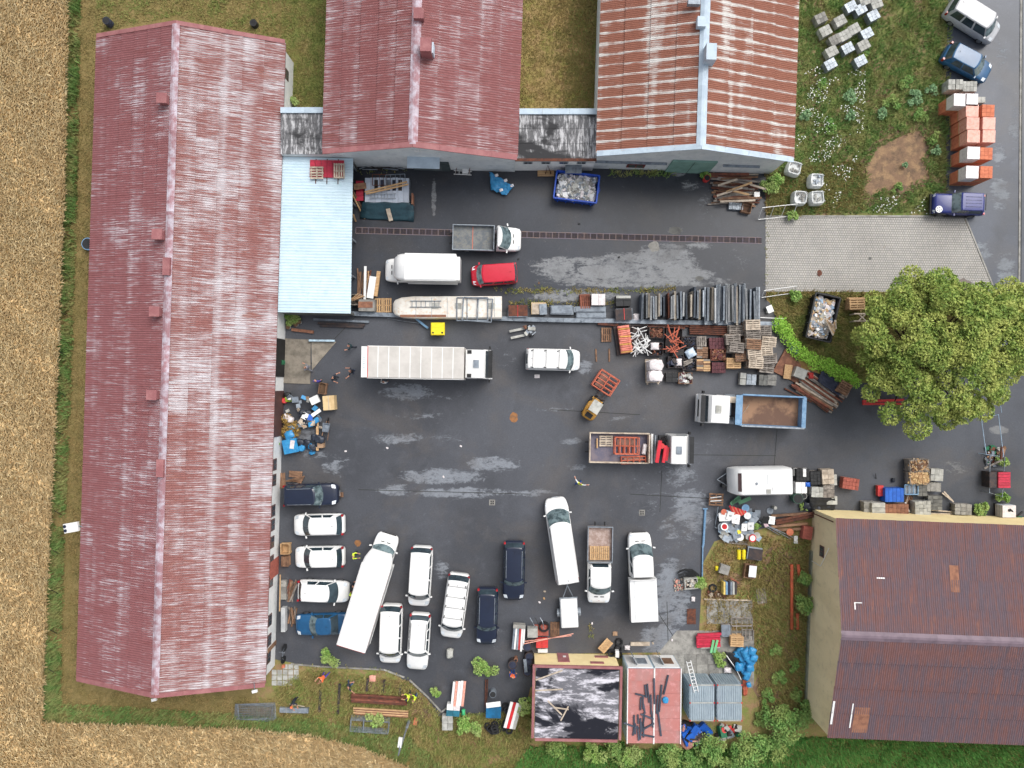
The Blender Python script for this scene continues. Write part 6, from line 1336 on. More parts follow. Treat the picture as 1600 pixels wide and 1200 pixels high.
c = crate(1055,566,1.2,.95,.75,0,DSTEEL,'stillage with black blocks and a small white bag'); blob('white_bag','small white bag on black blocks','bag',1061,566,.45,(.55,.7,.4),FILMW); fill('black_blocks','black plastic blocks in the stillage','blocks',c,1.0,.8,.6,26,.3,BB)
c = crate(1077.5,570,1.2,.9,.7,0,DSTEEL,'stillage of black granules with boards across'); fill('black_bits','black bits in the stillage under loose boards','scrap',c,1.05,.75,.58,140,.09,BB); 
for i in range(3): bar('board', WOODG, (1068,572-3*i),(1082,565-2*i), .85, .1, .04, 'grey board lying across the stillage of black granules', 'board', 'boards on the granules')
blocks('timber_stack','stack of light brown timber beside the maroon tiles','timber',1099,570.5,1.15,1.0,.7,2,6,3,WOODO,0,jit=.02,mats=[WOODO,WOODN,WOODG]); blocks('tile_stack','stack of dark maroon tiles on edge','tiles',1123,574.5,1.15,.9,.65,7,3,2,MAROON,0,jit=.006,piece='tile')
pallet_stack(1146,568,6,0,WOODN,'of new yellow pallets in the storage yard'); blocks('black_box','low black plastic box beside the white pieces crate','box',1050,589.5,1.05,.8,.5,2,2,1,BLACKP,0); c = crate(1071,591,1.15,.95,.6,0,WOODO,'brown crate with white boards and scrap'); fill('white_scrap','white boards and scrap in the brown crate','scrap',c,.95,.75,.45,26,.3,[WHITE,KERBC,STEEL,MAROON],heap=.1)
for a in [(1146,530,9,2,'behind the new yellow pallets'),(1151,543,10,-6,'of warped grey pallets in the storage yard'),(1176,508,11,0,'next to the formwork panels'),(1178,537,12,-2,'at the middle of the storage yard'),(1182,567,11,-4,'above the concrete kerb stones'),(1195,517,6,3,'with a mesh crate by the hedge'),(1197,548,7,4,'leaning toward the hedge'),(1199,574,5,-4,'by the rusty plate'),(1178,522,10,2,'just below the formwork panel end'),(1180,552,11,5,'in the thick of the grey stacks'),(1201,533,7,-3,'facing the hedge middle'),(1203,561,6,3,'facing the hedge foot'),(1151,516,6,0,'at the end of the long rusty beams'),(1161,556,8,4,'squeezed behind the yellow pallets')]:
    pallet_stack(a[0],a[1],a[2],a[3],WOODG,a[4],mats=[WOODG,WOODG,WOODP,WOODO])
for a in [(1148,540,1196),]: pass
for i, (px, py, w_, l_, nx, ny) in enumerate([(1161,592,.5,1.0,1,2),(1174,593,.8,.9,2,2),(1193,594,.75,.9,2,2),(1206,594,.8,.85,2,2)]): blocks('kerb_stone_pallet', ('narrow pallet of grey kerb stones','pallet of grey stones with slots beside the narrow one','pallet of grey stones under the grey pallets','pallet of grey stones next to the rusty plate')[i], 'stones', px, py, w_, l_, .6, nx, ny, 2, (KERBC,GALV,CONCD,CONC)[i], -3, jit=.02)
for i in range(5): bar('steel_beam', RUST, (1077,509+3*i),(1139,511+3*i), .3, .12, .22, 'long rusty steel beam behind the stillages', 'beam', 'rusty beams behind the stillages')
for a in ((1010,506,1076,510),(1012,510,1070,513)): bar('steel_beam', RUST, a[:2], a[2:], .2, .14, .16, 'thin rusty beam at the panel rack foot', 'beam', 'beams at the rack foot')
# rusty plate area by the hedge
P4 = [W(x,y,.25) for x, y in ((1228,545),(1252,570),(1248,600),(1208,580))]; MB().prism([(q.x,q.y) for q in P4][::-1], .05, .2).build('rusty_plate', RUSTL, label='large rusty steel plate lying below the hedge', cat='plate')
tarp('dull blue cloth on the hedge slope above the rusty plate', [(1232,532),(1246,538),(1248,555),(1234,548)], [.4,.5,.4,.3], pm('dull_blue_cloth',(130,148,168)), wob=.05)
pallet(1231,581,.2,82,WOODN,'new yellow pallet standing on the rusty plate',None,1.2,.6); blocks('grey_box','white topped box beside the new pallet','box',1251,583,1.0,.85,.8,1,1,1,KERBC,-22,base=False); blob('red_bag','red bag behind the white topped box','bag',1267,587,0,(.5,.6,.4),REDF)
planks(1280, 612, 40, 3.9, -35, 1.9, .5, .35, [WOODO,WOODG,WOODR,RUST,WOODP], 'long weathered plank in the slanting stack below the hedge', 'slanting plank stack', jit=4, wd=.16, th=.07, per=11); bar('plank', RUST, (1226,607),(1268,628), .15, .12, .08, 'single thin plank apart from the slanting stack', 'plank')
tarp('dark blue tarpaulin below the hedge and lime tree', [(1283,578),(1325,606),(1312,620),(1278,597)], [.5,.4,.3,.4], TARPD); pallet_stack(1320,606,5,-28,WOODO,'beside the dark blue tarpaulin',1.0,.9); blocks('tan_bench','wooden box under the lime tree edge','box',1318,613,.9,.6,.3,3,1,1,WOODG,-28)
for i in range(2): bar('red_beam', REDF, (1348,627+4*i),(1412,625+6*i), .4, .2, .2, 'long red steel beam lying under the lime tree', 'beam', 'red beams')
pallet_stack(1340,474,7,0,WOODN,'on the grass beside the black skip',1.3,.9); t = thing('wooden_trestle', 'pale wooden frame with a cross brace beside the skip pallets', 'frame', W(1345,495,.9)); t.location.z = .03
for s in (-1,1): pc('post', WOODP, (s*.5,.25,.45), (.1,.1,.9), t); pc('post', WOODP, (s*.5,-.35,.45), (.1,.1,.9), t); pc('rail', WOODP, (0,.25 if s > 0 else -.35,.92), (1.2,.1,.08), t); pc('cross_brace', WOODP, (.1,-.05,.9-.01*s), (1.05,.09,.05), t, rz=s*.75)
blob('white_stone','pale stone by the grass under the gate frame','stone',1201,485,0,(.5,.5,.35),KERBC); pc('white_sheet_piece', WHITE, W(1203,483,.4), (.5,.6,.04), rz=.4, label='white sheet lying on a brown box by the lower gate', cat='sheet'); bar('rod', WHITE, (1188,496),(1225,498), .3, .06, .06, 'thin white rod at the end of the panel row', 'rod'); MB().tube([W(x_,y_,.15) for x_, y_ in ((1150,500),(1160,497),(1165,503))], .05, 6).build('cable', BLACKP, label='black cable coil beside the rusty beams', cat='cable')
# right part of the yard
c = crate(1436.5,727,1.6,1.0,1.0,2,WOODG,'upper wooden crate full of firewood'); fill('firewood','split firewood in the upper crate','firewood',c,1.45,.85,.9,130,.16,[WOODN,WOODO,WOODP],2,long=1.8)
c = crate(1437.5,747,1.65,1.05,1.0,2,WOODG,'lower wooden crate full of yellow firewood'); fill('firewood','yellow split firewood in the lower crate','firewood',c,1.5,.9,.9,130,.16,[WOODN,WOODN,BOARD],2,long=1.8)
blocks('blue_crate','bright blue ribbed plastic crate stack','crate',1397.5,773.5,1.55,1.15,.9,5,1,4,BLUEB,0,base=False); frame('pale blue metal cart beside the blue crate', 1424, 765, 1.1,.8,.7,0,BEDB,.05,2,'cart','cart'); pc('cart_deck', GALV, W(1424,765,.55), (1.0,.7,.05), label='grey deck plate on the pale blue cart', cat='plate')
blocks('red_boxes','low red and white boxes left of the blue crate','boxes',1376,767,.5,.9,.5,1,3,1,REDF,0); 
for i, a in enumerate([(1464,742,1.05,1.0,.9,3,2,KERBC),(1458,761,1.3,.75,.7,3,1,CONC),(1441,766,.8,1.0,.7,2,3,CONCD),(1461,786,1.2,1.2,.7,3,4,CONCD),(1442,794,1.3,1.15,.9,4,4,KERBC),(1373,797,1.1,1.2,1.0,1,3,KERBC),(1359,794,1.0,1.1,.7,2,2,CONC),(1505,796,1.4,.9,.7,3,3,CONC),(1274,747,.85,1.1,.8,3,4,BLACKP),(1294,745,1.0,1.25,.9,2,3,WOODP),(1277,769,1.0,.85,.8,3,2,KERBC),(1295,768,.95,1.05,.8,3,3,WOODG),(1302,750,.6,.9,.5,2,2,KERBC),(1300,782,.9,.7,.6,2,2,KERBC)]):
    blocks('stone_pallet', ('pallet of pale hollow stones behind the firewood','pallet of grey stones under the hollow stones','narrow grey stone pallet below the firewood','slatted grey stone pallet by the hall wall','pallet of pale hollow blocks near the hall wall','tall grey block stack beside the brown bricks','grey slab stack at the hall wall corner','low pallet of grey slabs near the leaning fence','black ribbed blocks behind the site trailer','tall pale timber stack behind the site trailer','pallet of pale stones near the black tarpaulin','grey timber stack near the red brick pallet','short pale stones beside the tall timber stack','small pale stack at the end of the black tarpaulin')[i], 'stones', a[0], a[1], a[2], a[3], a[4], a[5], a[6], 3, a[7], random.uniform(-3,3), jit=.012)
blocks('brown_bricks','wide stack of brown hollow bricks at the hall wall','bricks',1401,797,2.0,1.0,.8,6,3,3,RUSTL,0,piece='brick'); blocks('red_bricks','pallet of red bricks standing alone on the asphalt','bricks',1329.5,756,1.35,.95,.8,5,3,4,REDBRK,-8,piece='brick')
blocks('chequered_box','black and white chequered box behind the site trailer','box',1254.5,742,1.1,1.0,.9,4,3,2,BLACKP,0,mats=[BLACKP,WHITE]); blocks('white_boxes','two white boxes behind the site trailer','boxes',1252,762,.95,.95,.7,2,1,1,WHITE,0); blob('blue_bag','blue bag on the white boxes','bag',1262,757,.5,(.5,.45,.3),BLUEB)
tarp('black tarpaulin over goods north of the beige hall', [(1262,772),(1305,776),(1304,800),(1268,797)], [.7,.7,.4,.5], BLACKP); barrel(1247,779,0,.42,.8,pm('dull_green_drum',(62,92,80)),'dull green drum at the site trailer corner'); barrel(1256,775,0,.25,.7,KERBC,'white rimmed pipe beside the green drum','pipe'); 
for i, (px, py) in enumerate(((1262,790),(1280,795),(1296,788))): blob('black_sack','black sack under the tarpaulin edge north of the hall','sack',px,py,0,(.9,.7,.5),BAGBLK,i*40,'black sacks at the hall',seed=i)
for i, a in enumerate((((1472,770),(1490,784)),((1475,768),(1488,782)),((1414,785),(1421,800)),((1455,797),(1490,800)),((1450,802),(1488,803)))): bar('lath', WOODP if i != 2 else WHITE, *a, .3, .1, .06, 'loose lath among the stone pallets at the hall', 'lath', 'laths at the hall')
planks(1424, 785, 8, 1.2, 80, .6, .5, .1, [WOODO,WOODP], 'brown plank between the brown bricks and hollow blocks', 'planks at the brown bricks', jit=12, wd=.08, per=6); MB().tube([W(1368,740,.3),W(1369,748,.05)], .03, 5).build('tool', BLACKP, label='dark tool on the asphalt left of the firewood', cat='tool'); blob('black_bag','small black bag on the asphalt near the firewood','bag',1396,750,0,(.3,.4,.25),BAGBLK)
# leaning fence with clutter
FB = pm('pale_blue_tube',(160,184,206))
for i, a in enumerate((((1533,652),(1541,710),(1568,713),(1560,648)),((1560,610),(1565,645)),((1547,712),(1546,770),(1566,776),(1570,715)))):
    MB().tube([W(x_,y_,1.0 if i < 2 else .8) for x_, y_ in a]+([W(*a[0],1.0 if i < 2 else .8)] if len(a) > 2 else []), .035, 6).build('tube_fence', FB if i < 2 else STEEL, label=('pale blue tubular fence frame by the road','single pale blue fence rail by the lime tree','grey tubular frame around the clutter')[i], cat='fence')
    if len(a) > 2:
        for x_, y_ in a: MB().tube([W(x_,y_,.9),(W(x_,y_,1.0).x,W(x_,y_,1.0).y,.03)], .035, 6).build('fence_post', FB if i < 2 else STEEL, label='thin post holding up the tubular fence frame', cat='post', group='tubular fence posts')
t = thing('red_lidded_container', 'dark container with a bright red ribbed lid by the fence', 'container', W(1566,750,1.1)); t.location.z = .03; pc('tub', DSTEEL, (-.2,0,.5), (1.6,1.3,1.0), t)
for i in range(6): pc('lid_rib', PINKRED, (.15,-.55+.22*i,1.06), (1.0,.20,.12), t)
t = thing('water_tank', 'white caged water tank with a dark hose at the hall', 'tank', W(1576,799,1.0)); t.location.z = .03; pc('tank_body', FILMW, (0,0,.6), (1.1,1.0,.9), t); pc('pallet_base', DSTEEL, (0,0,.08), (1.15,1.05,.14), t); pcyl('filler_cap', BLACKP, (0,.1,1.07), .12, .06, t)
for k in range(4): pc('cage_bar', GALV, (0,0,.3+.2*k), (1.14,1.04,.03), t)
MB().tube([W(1578,796,1.1),W(1590,806,.8),W(1597,800,.4)], .09, 8).build('hose', BLACKP, label='thick dark hose at the white water tank', cat='hose'); blob('green_bag','small green bag by the water tank','bag',1592,810,0,(.6,.4,.4),GREENP)
fill('fence_clutter','mixed scrap and pots in the fenced clutter corner','scrap',W(1556,712),1.6,1.4,.1,40,.35,[DSTEEL,RUST,WOODO,KERBC,STEEL,GREENP]); bar('board',WOODG,(1538,732),(1567,718),.7,.15,.06,'grey board across the fenced clutter','board'); bar('post',RUST,(1564,718),(1565,698),1.2,.12,.12,'rusty post in the fenced clutter','post')
pallet(1119,780.5,.3,-3,WOODO,'brown pallet with white bars beside the sign pile',None,1.2,1.0)
for i in range(2): bar('white_bar', WHITE, (1110,778+5*i),(1127,776+6*i), .6, .06, .05, 'white bar on the pallet beside the sign pile', 'bar', 'white bars on the pallet')
# pile of road signs
SGN = [WHITE,GALV,KERBC,STEEL,pm('pale_blue_plate',(166,188,206))]
def plate(px, py, z, kind, rz, mat, label, group=None, s=.6, ring=None, txt=None):
    c = W(px, py, z); t = thing('road_sign', label, 'sign', (c.x,c.y,z), R(rz), group); t.rotation_euler = (R(random.uniform(-12,12)), R(random.uniform(-12,12)), R(rz))
    if kind == 'disc':
        pcyl('face', ring or mat, (0,0,0), s/2, .025, t, n=20)
        if ring: pcyl('centre', mat, (0,0,.004), s*.36, .026, t, n=20)
    elif kind == 'oct': pcyl('face', mat, (0,0,0), s/2, .025, t, n=8)
    else: pc('face', mat, (0,0,0), (s, s*1.3 if kind == 'rect' else s, .025), t); pc('rear_channel', GALV, (0,0,-.03), (s*.9,.05,.035), t)
    if txt: text('lettering', txt, BLACKP, (0,0,.02), s*.4, 0, t)
RS = pm('sign_red',(206,40,46)); BK = BLACKP
for i in range(44):
    plate(random.uniform(1126,1185), random.uniform(800,842), random.uniform(.25,.6), random.choice(('rect','rect','disc','square','oct')), random.uniform(0,180), random.choice(SGN), 'blank side of a discarded road sign in the sign pile', 'blank signs in the pile', random.uniform(.45,.75))
for a in [(1132,823,.75,'disc',0,RS,'round white ringed sign with red centre at the pile edge',.62,WHITE,None),(1141,806,.75,'rect',-15,WHITE,'white plate reading 40 in the sign pile',.55,None,'40'),(1150,811,.78,'rect',-10,WHITE,'white plate with black crosses in the sign pile',.6,None,'xX'),(1163,824,.75,'rect',0,WHITE,'white plate with one small circle in the sign pile',.5,None,'o'),(1173,822,.78,'rect',3,WHITE,'white plate with two rows of marks in the sign pile',.5,None,'III'),
          (1176,841,.7,'disc',20,WHITE,'round red rimmed sign at the low end of the pile',.65,RS,None),(1165,794,.7,'disc',0,BEDB,'round pale blue sign at the top of the pile',.65,None,None),(1168,806,.75,'oct',10,WHITE,'red bordered white sign near the pale blue disc',.6,RS,None),(1131,800,.6,'disc',0,ORANGE,'round orange sign half under the pile',.5,None,None),(1155,831,.6,'square',10,YELLOW,'small yellow plate in the sign pile',.3,None,None),(1206,813,.6,'rect',-8,WHITE,'black and white plate right of the sign pile',.5,None,'V'),(1196,814,.6,'rect',-8,BK,'black plate beside the black and white one',.6,None,None),(1197,820,.55,'square',20,pm('pale_pink_plate',(220,190,200)),'small pale plate below the black plate',.35,None,None)]:
    plate(a[0],a[1],a[2],a[3],a[4],a[5],a[6],None,a[7],a[8],a[9])
for i in range(9): bar('barrier_board', ORANGE if i % 2 else RS, (1140+3*i,790+i),(1150+2*i,810-i), .7, .14, .04, 'red or orange barrier board in the sign pile', 'board', 'barrier boards in the pile')
for i in range(3): bar('green_board', pm('green_sheet',(92,140,108)), *[((1142,788),(1156,776)),((1154,786),(1173,778)),((1143,786),(1157,779))][i], .5, .3, .05, 'green board at the top of the sign pile', 'board', 'green boards')
for i, a in enumerate((((1186,815),(1240,840)),((1188,818),(1218,836)),((1196,820),(1235,842)),((1122,792),(1117,824)),((1117,824),(1128,828)))): MB().tube([W(*a[0],.5),W(*a[1],.12)], .035, 6).build('sign_post', GALV, label='galvanised sign post lying at the sign pile', cat='post', group='posts at the sign pile')
pc('ballast_block', WHITE, W(1243,843,.15), (.3,.62,.2), label='white foot plate at the end of a sign post', cat='foot'); pcyl('orange_disc', ORBRK, W(1233.5,831,.2), .3, .3, n=16, label='orange round tub lying near the hall', cat='tub'); pcyl('manhole_disc', STEEL, W(1203,798,.06), .27, .06, n=16, label='round grey lid on the asphalt by the trailer', cat='lid'); pcyl('white_stub', KERBC, W(1210,793,.4), .14, .5, n=10, label='short pale post stub beside the round grey lid', cat='post')
for i, a in enumerate((((1211,814),(1274,801)),((1212,818),(1272,806)),((1205,806),(1262,802)),((1204,823),(1262,818)),((1207,828),(1255,826)))): bar('timber_beam', RUST if i < 2 else WOODO, *a, .35-.04*i, .2, .2, 'long reddish beam lying beside the sign pile', 'beam', 'reddish beams by the sign pile')
blocks('rusty_boxes','rusty sheet boxes at the corner of the beige hall','boxes',1262,833,.8,1.1,.7,1,2,2,REDBRK,-10,base=False,jit=.03)
# tall lamp pole lying on the ground
MB().tube([W(1102,796,.15),W(1099,850,.15),W(1098,855,.15)], .1, 8).tube([W(1098,855,.15),W(1097,915,.15)], .06, 8).box(W(1102,795,.18),(.4,.1,.1)).build('lamp_pole', BEDB, label='long pale blue pole lying on the asphalt by the signs', cat='pole')
# weed island
for i, px in enumerate((1155,1163)): 
    c = W(px,867,.3); t = thing('gas_cylinder', 'yellow gas cylinder lying in the dry grass', 'cylinder', (c.x,c.y,.2), 0, 'yellow gas cylinders'); MB().tube([(0,-.42,0),(0,-.36,0),(0,.36,0),(0,.42,0)], [.1,.17,.17,.1], 14).build('bottle', YELLOW, t, ang=40); pcyl('valve', GALV, (0,.47,0), .04, .1, t, rot=(R(90),0,0))
sheetstack(1179,865,1.25,1.0,9,[STEEL,GALV,DSTEEL],'dark grey roof sheets stacked beside the yellow cylinders',-8); planks(1153, 848, 6, 2.2, -8, .3, .2, .2, [WOODG], 'grey weathered slat below the sign pile', 'slats below the signs', jit=4, wd=.06, per=4)
crate(1172,893,.95,1.15,.6,-8,WOODO,'brown crate with a white sheet in the weeds'); pc('white_sheet_piece', WHITE, W(1176,893,.68), (.62,.95,.05), rz=-.1, label='white sheet lying on the brown crate in the weeds', cat='sheet'); pc('grey_box', CONC, W(1131,889,.4), (.8,.75,.5), rz=-.3, label='grey box with a clover of white rings on it', cat='box')
for i in range(4): tyre(0,0,.42,'small white ring on the grey box in the weeds',.12,.06,'white rings',at=(W(1135,891,.6).x+.11*(i%2*2-1),W(1135,891,.6).y+.11*(i//2*2-1)),name='ring',mat=WHITE)
blob('yellow_can','yellow canister beside the grey box','canister',1120,888,0,(.3,.45,.35),YELLOW); 
for i, m_ in enumerate((pm('sand_board',(224,196,110)),BEDB,NAVY,STEEL,KERBC,DSTEEL)): pc('standing_board', m_, W(1130+3.6*i,918,.4), (.16,1.05,.5), rot=(0,R(8),0), label=('yellow','pale blue','navy','grey','white','dark')[i]+' board standing in the board row on the slab heap', cat='board', group=None)
pallet(1189.5,931,.0,-82,WOODG,'grey pallet in the dry grass by the beige hall',None,1.3,.75); tyre(1113,918,0,'old tyre half hidden in weeds by the hose pile',.35,.2)
c = W(1080,912,.6); t = thing('planter_box', 'white rimmed box filled with stones beside the cables', 'box', (c.x,c.y,.03), R(4)); 
for s in (-1,1): pc('side', KERBC, (0,s*.42,.3), (1.1,.08,.6), t); pc('end', KERBC, (s*.51,0,.3), (.08,.76,.6), t)
fill('stones','stones in the white rimmed box','stones',c,.85,.65,.5,50,.16,[CONC,WOODP,KERBC],heap=.1); fill('pink_rubble','small heap of pale pink rubble on the asphalt','rubble',W(1062,913),1.0,1.0,.08,90,.1,[ORPALE,KERBC,WOODP],heap=.2)
for i in range(7):
    o_ = random.uniform(-2,2); MB().tube([W(1060+o_,892+i*2,.2+.05*i),W(1070,888+i*2.2+o_,.3),W(1082,890+i*2,.3),W(1092,898+i*1.5,.1)], .045, 6).build('cable', BLACKP, label='black cable in the coiled heap beside the stone box', cat='cable', group='black cable heap')
fill('slab_rubble','broken bricks and wood on the slab heap in the weeds','rubble',W(1120,928),1.6,.5,.1,50,.18,[RUST,WOODO,WOODP,SOIL],heap=.12); bar('kerb_board', WOODP, (1100,936),(1175,938), .12, .1, .1, 'long pale board edging the concrete slabs', 'board'); blob('white_bag','white bag on the asphalt at the weeds','bag',1083,936,0,(.35,.45,.2),FILMW); bar('plank', WOODR, (1141,903),(1155,911), .4, .12, .06, 'short reddish board in the weeds', 'board')
for i, a in enumerate((((1237,882),(1237,983)),((1247,882),(1249,900)),((1246,958),(1246,983)))): MB().tube([W(*a[0],.2),W(*a[1],.2)], .14, 10).build('drain_pipe', pm('orange_pipe',(198,96,66)), label=('long orange drain pipe in the grass beside the hall','short orange drain pipe near the dark shrub','short orange pipe lying beside the long one')[i], cat='pipe', smooth=True)
for a in ((1160,985,1.5,.8,'lower'),(1160,972,1.5,.7,'upper')): frame(a[4]+' wooden rack frame on the concrete slabs', 1159, a[1], 1.75, a[3], .35, 0, WOODG, .05, 3, 'rack', 'rack')
frame('right grey rack frame beside the red boards', 1168, 992, .9,.9,.5,0,WOODG,.05,2,'rack','rack')
t = thing('red_profiles', 'bundle of red steel profiles near the blue sacks', 'profiles', W(1108,1001,.5), R(2)); t.location.z = .03
for i in range(6): pc('profile', PINKRED, (random.uniform(-.06,.06),-.5+.2*i,.3+.05*(i%2)), (2.0,.18,.2), t, rz=random.uniform(-.05,.03))
pc('white_profile', KERBC, (.1,-.62,.32), (1.6,.12,.14), t)
for i in range(2): bar('mint_board', LGREEN, (1111+5*i,1020),(1115+6*i,1000), .55, .2, .03, 'mint green board lying over the red profiles', 'board', 'mint boards')
pallet_stack(1152,1002,5,0,WOODN,'beside the wooden racks',1.1,.8); sheetstack(1134,985,.7,1.0,8,[WOODG,STEEL],'grey planks stacked by the wooden racks'); 
for i, (px, py, r) in enumerate([(1158,1018,.55),(1166,1020,.6),(1175,1018,.5),(1160,1028,.5),(1170,1030,.55),(1178,1028,.45),(1165,1038,.5),(1173,1036,.45),(1155,1042,.5),(1163,1048,.5),(1168,1052,.45),(1172,1044,.45),(1152,1022,.45),(1166,1058,.4),(1170,1070,.3)]):
    blob('blue_sack', 'bright blue plastic sack in the pile behind the grey containers', 'sack', px, py, .25*(i % 3), (r*1.5,r*1.4,r), BAGBLUE, i*33, 'blue sacks', seed=i)
MB().tube([W(1135,1024,.6),W(1150,1045,.6),W(1158,1062,.4)], .04, 6).build('white_tube', WHITE, label='white tube lying over black netting by the blue sacks', cat='tube'); tarp('black netting under the blue sacks', [(1132,1018),(1152,1022),(1160,1060),(1140,1040)], [.4,.4,.3,.3], BLACKP, 'netting', 'netting'); tarp('orange cloth beside the grey containers', [(1160,1062),(1168,1062),(1168,1086),(1162,1088)], [.3,.3,.2,.2], ORANGE, 'cloth', 'cloth'); blob('white_bag','white bag behind the grey containers','bag',1137,1047,0,(.7,.5,.4),FILMW)
# shipping containers with pink roofs
for i, (px, lab) in enumerate(((1001,'pink roofed container nearest the yellow hut'),(1043,'pink roofed container beside the grey containers'))):
    c = W(px, 1103, 2.9); t = thing('shipping_container', lab, 'container', (c.x,c.y,.03), R(-.6)); PB = pm('pale_blue_container',(176,196,208),(160,182,196),rough=.5)
    pc('body', PB, (0,0,1.42), (2.14,6.0,2.78), t)
    for k in range(6): pc('roof_panel', CONTR, (0,-2.5+1.0*k,2.85), (2.1,.985,.06), t)
    for s in (-1,1): pc('top_rail', WHITE, (s*1.06,0,2.88), (.07,6.05,.1), t)
    for k in range(18):
        for s in (-1,1): pc('side_rib', PB, (s*1.085,-2.8+.33*k,1.4), (.04,.16,2.5), t)
    pc('door_frame', WHITE, (0,3.01,1.4), (2.0,.06,2.6), t); pc('door_opening', WOODO if i else STEEL, (.3,3.04,1.4), (.8,.05,1.2), t); pc('door_leaf', GALV, (-.35,3.35,1.5), (.05,.8,1.6), t, rz=.5)
for i in range(20): 
    px, py = random.uniform(986,1020), random.uniform(1120,1150) if i > 7 else random.uniform(1075,1140); p = W(px,py,2.98)
    pc('dark_gutter_pipe', pm('slate_plastic',(58,64,76),(70,76,90)), p, (.12,random.uniform(.7,1.6),.09), rz=random.uniform(-.16,.16) if i % 6 else random.uniform(1.2,1.7), label='dark slate strip lying on the pink container roofs', cat='strip', group='dark strips on the container roofs')
for a in (((1037,1085),(1044,1055)),((1030,1112),(1034,1070)),((1026,1115),(1028,1086)),((1033,1150),(1028,1110)),((1023,1100),(1022,1060)),((1010,1090),(1008,1070)),((1004,1140),(1022,1130))): bar('dark_gutter_pipe', pm('slate_plastic',(58,64,76)), *a, 3.0, .13, .1, 'dark slate strip lying on the pink container roofs', 'strip', 'dark strips on the container roofs')
blob('blue_bag','teal blue bag on the pink container roof','bag',1040,1094,2.9,(.5,.55,.2),BAGBLUE)
for i, px in enumerate((1097,1140)):
    c = W(px, 1098, 2.3); t = thing('storage_container', ('grey storage container with a ladder leaning on it','grey storage container next to the blue sacks')[i], 'container', (c.x,c.y,.03), 0); GC = pm('grey_blue_container',(158,172,180),(142,156,166),rough=.5,var=.04)
    pc('body', GC, (0,0,1.12), (2.0,2.9,2.2), t)
    for k in range(11): pc('roof_rib', GC, (-.9+.18*k,0,2.25), (.06,2.86,.05), t)
    for k in range(9): pc('front_rib', GC, (-.8+.2*k,1.47,1.1), (.09,.05,2.1), t); pc('side_rib', GC, (-1.02,-1.3+.32*k,1.1), (.05,.14,2.1), t)
    for y in (-1.44,0,1.44): pc('roof_bar', KERBC, (0,y,2.29), (2.04,.07,.06), t)
    for sx in (-1,1):
        for y in (-1.44,0,1.44): pc('corner_casting', REDF, (sx*.98,y,2.30), (.1,.1,.08), t)
ladder('white ladder leaning over the north edge of a grey container', 1082, 1057, 2.6, -76, 2.35, WHITE, 9, .34, 0)
fill('sheet_scrap','dark sheets and scrap south of the grey containers','scrap',W(1085,1145),2.0,1.6,.2,34,.7,[DSTEEL,BLACKP,STEEL,BLUEB,KERBC,ORPALE],heap=.3); fill('sheet_scrap','pale scrap in the shrubs south of the grey containers','scrap',W(1135,1142),2.0,.9,.2,22,.5,[DSTEEL,STEEL,KERBC,REDF,GREENP],heap=.2)
# around the hut
t = thing('white_profiles', 'stack of long white profiles leaning beside the hut tyres', 'profiles', W(810,998,.8), R(86)); t.location.z = .03
for i in range(6): pc('profile', (WHITE,WHITE,REDF,GALV,WHITE,STEEL)[i], (random.uniform(-.1,.1),-.45+.17*i,.6), (2.0,.15,.25), t, rz=random.uniform(-.03,.03))
pc('rear_block', CONC, (1.0,0,.5), (.3,1.0,.6), t)
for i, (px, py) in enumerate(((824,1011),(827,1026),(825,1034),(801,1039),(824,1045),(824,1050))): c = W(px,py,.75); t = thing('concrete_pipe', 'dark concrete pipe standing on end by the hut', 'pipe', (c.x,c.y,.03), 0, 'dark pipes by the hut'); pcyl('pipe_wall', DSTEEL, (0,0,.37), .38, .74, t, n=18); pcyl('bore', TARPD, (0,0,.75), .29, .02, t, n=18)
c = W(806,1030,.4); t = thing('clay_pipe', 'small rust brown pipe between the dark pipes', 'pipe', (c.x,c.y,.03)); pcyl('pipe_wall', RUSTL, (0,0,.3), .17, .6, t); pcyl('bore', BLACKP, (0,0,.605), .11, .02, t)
bar('steel_bar', STEEL, (820,1030),(822,1050), .9, .25, .15, 'grey channel lying over the dark pipes', 'channel'); 
for a in (((818,1006),(896,990)),((820,1002),(893,993))): bar('red_white_rod', ORPALE, *a, .9, .06, .06, 'long pale red rod lying above the hut', 'rod', 'pale red rods')
pc('white_tank', KERBC, W(832,987,.6), (.85,.75,.7), label='white tank with taps beside the red boxes', cat='tank'); blocks('red_boxes','red crates stacked before the hut wall','crates',847,1006,1.0,.7,.7,2,1,3,REDF,0,base=False); blocks('red_tray','flat rusty red tray behind the white tank','tray',846,985,1.2,.9,.25,3,1,1,REDBRK,0,base=False); pallet(867,983.5,.0,90,WOODO,'brown pallet beside the tail of the small trailer',None,1.25,.72)
for i in range(3): MB().tube([W(828+8*i,965,.8),W(832+8*i,972,.9),W(838+6*i,984,.5)], .03, 5).build('hose', BLACKP if i == 1 else GALV, label=('thin bent pipe at the white tank','black bent hose at the white tank','outer bent pipe at the white tank')[i], cat='hose')
tyre(850,978,.2,'large dark tyre behind the red tray',.45,.25); pc('white_step', WHITE, W(848,1016,.3), (.8,.3,.3), label='white step under the red crates', cat='step')
pallet(946,1009,.4,48,WOODN,'orange tan pallet leaning by the black tyres',None,1.15,.65)
for i, (px, py) in enumerate(((955,1019),(967,1002),(966,1012),(966,1022))): tyre(px,py,.0 if i else .3,'black car tyre by the corner of the hut',.33,.26,'tyres by the hut corner')
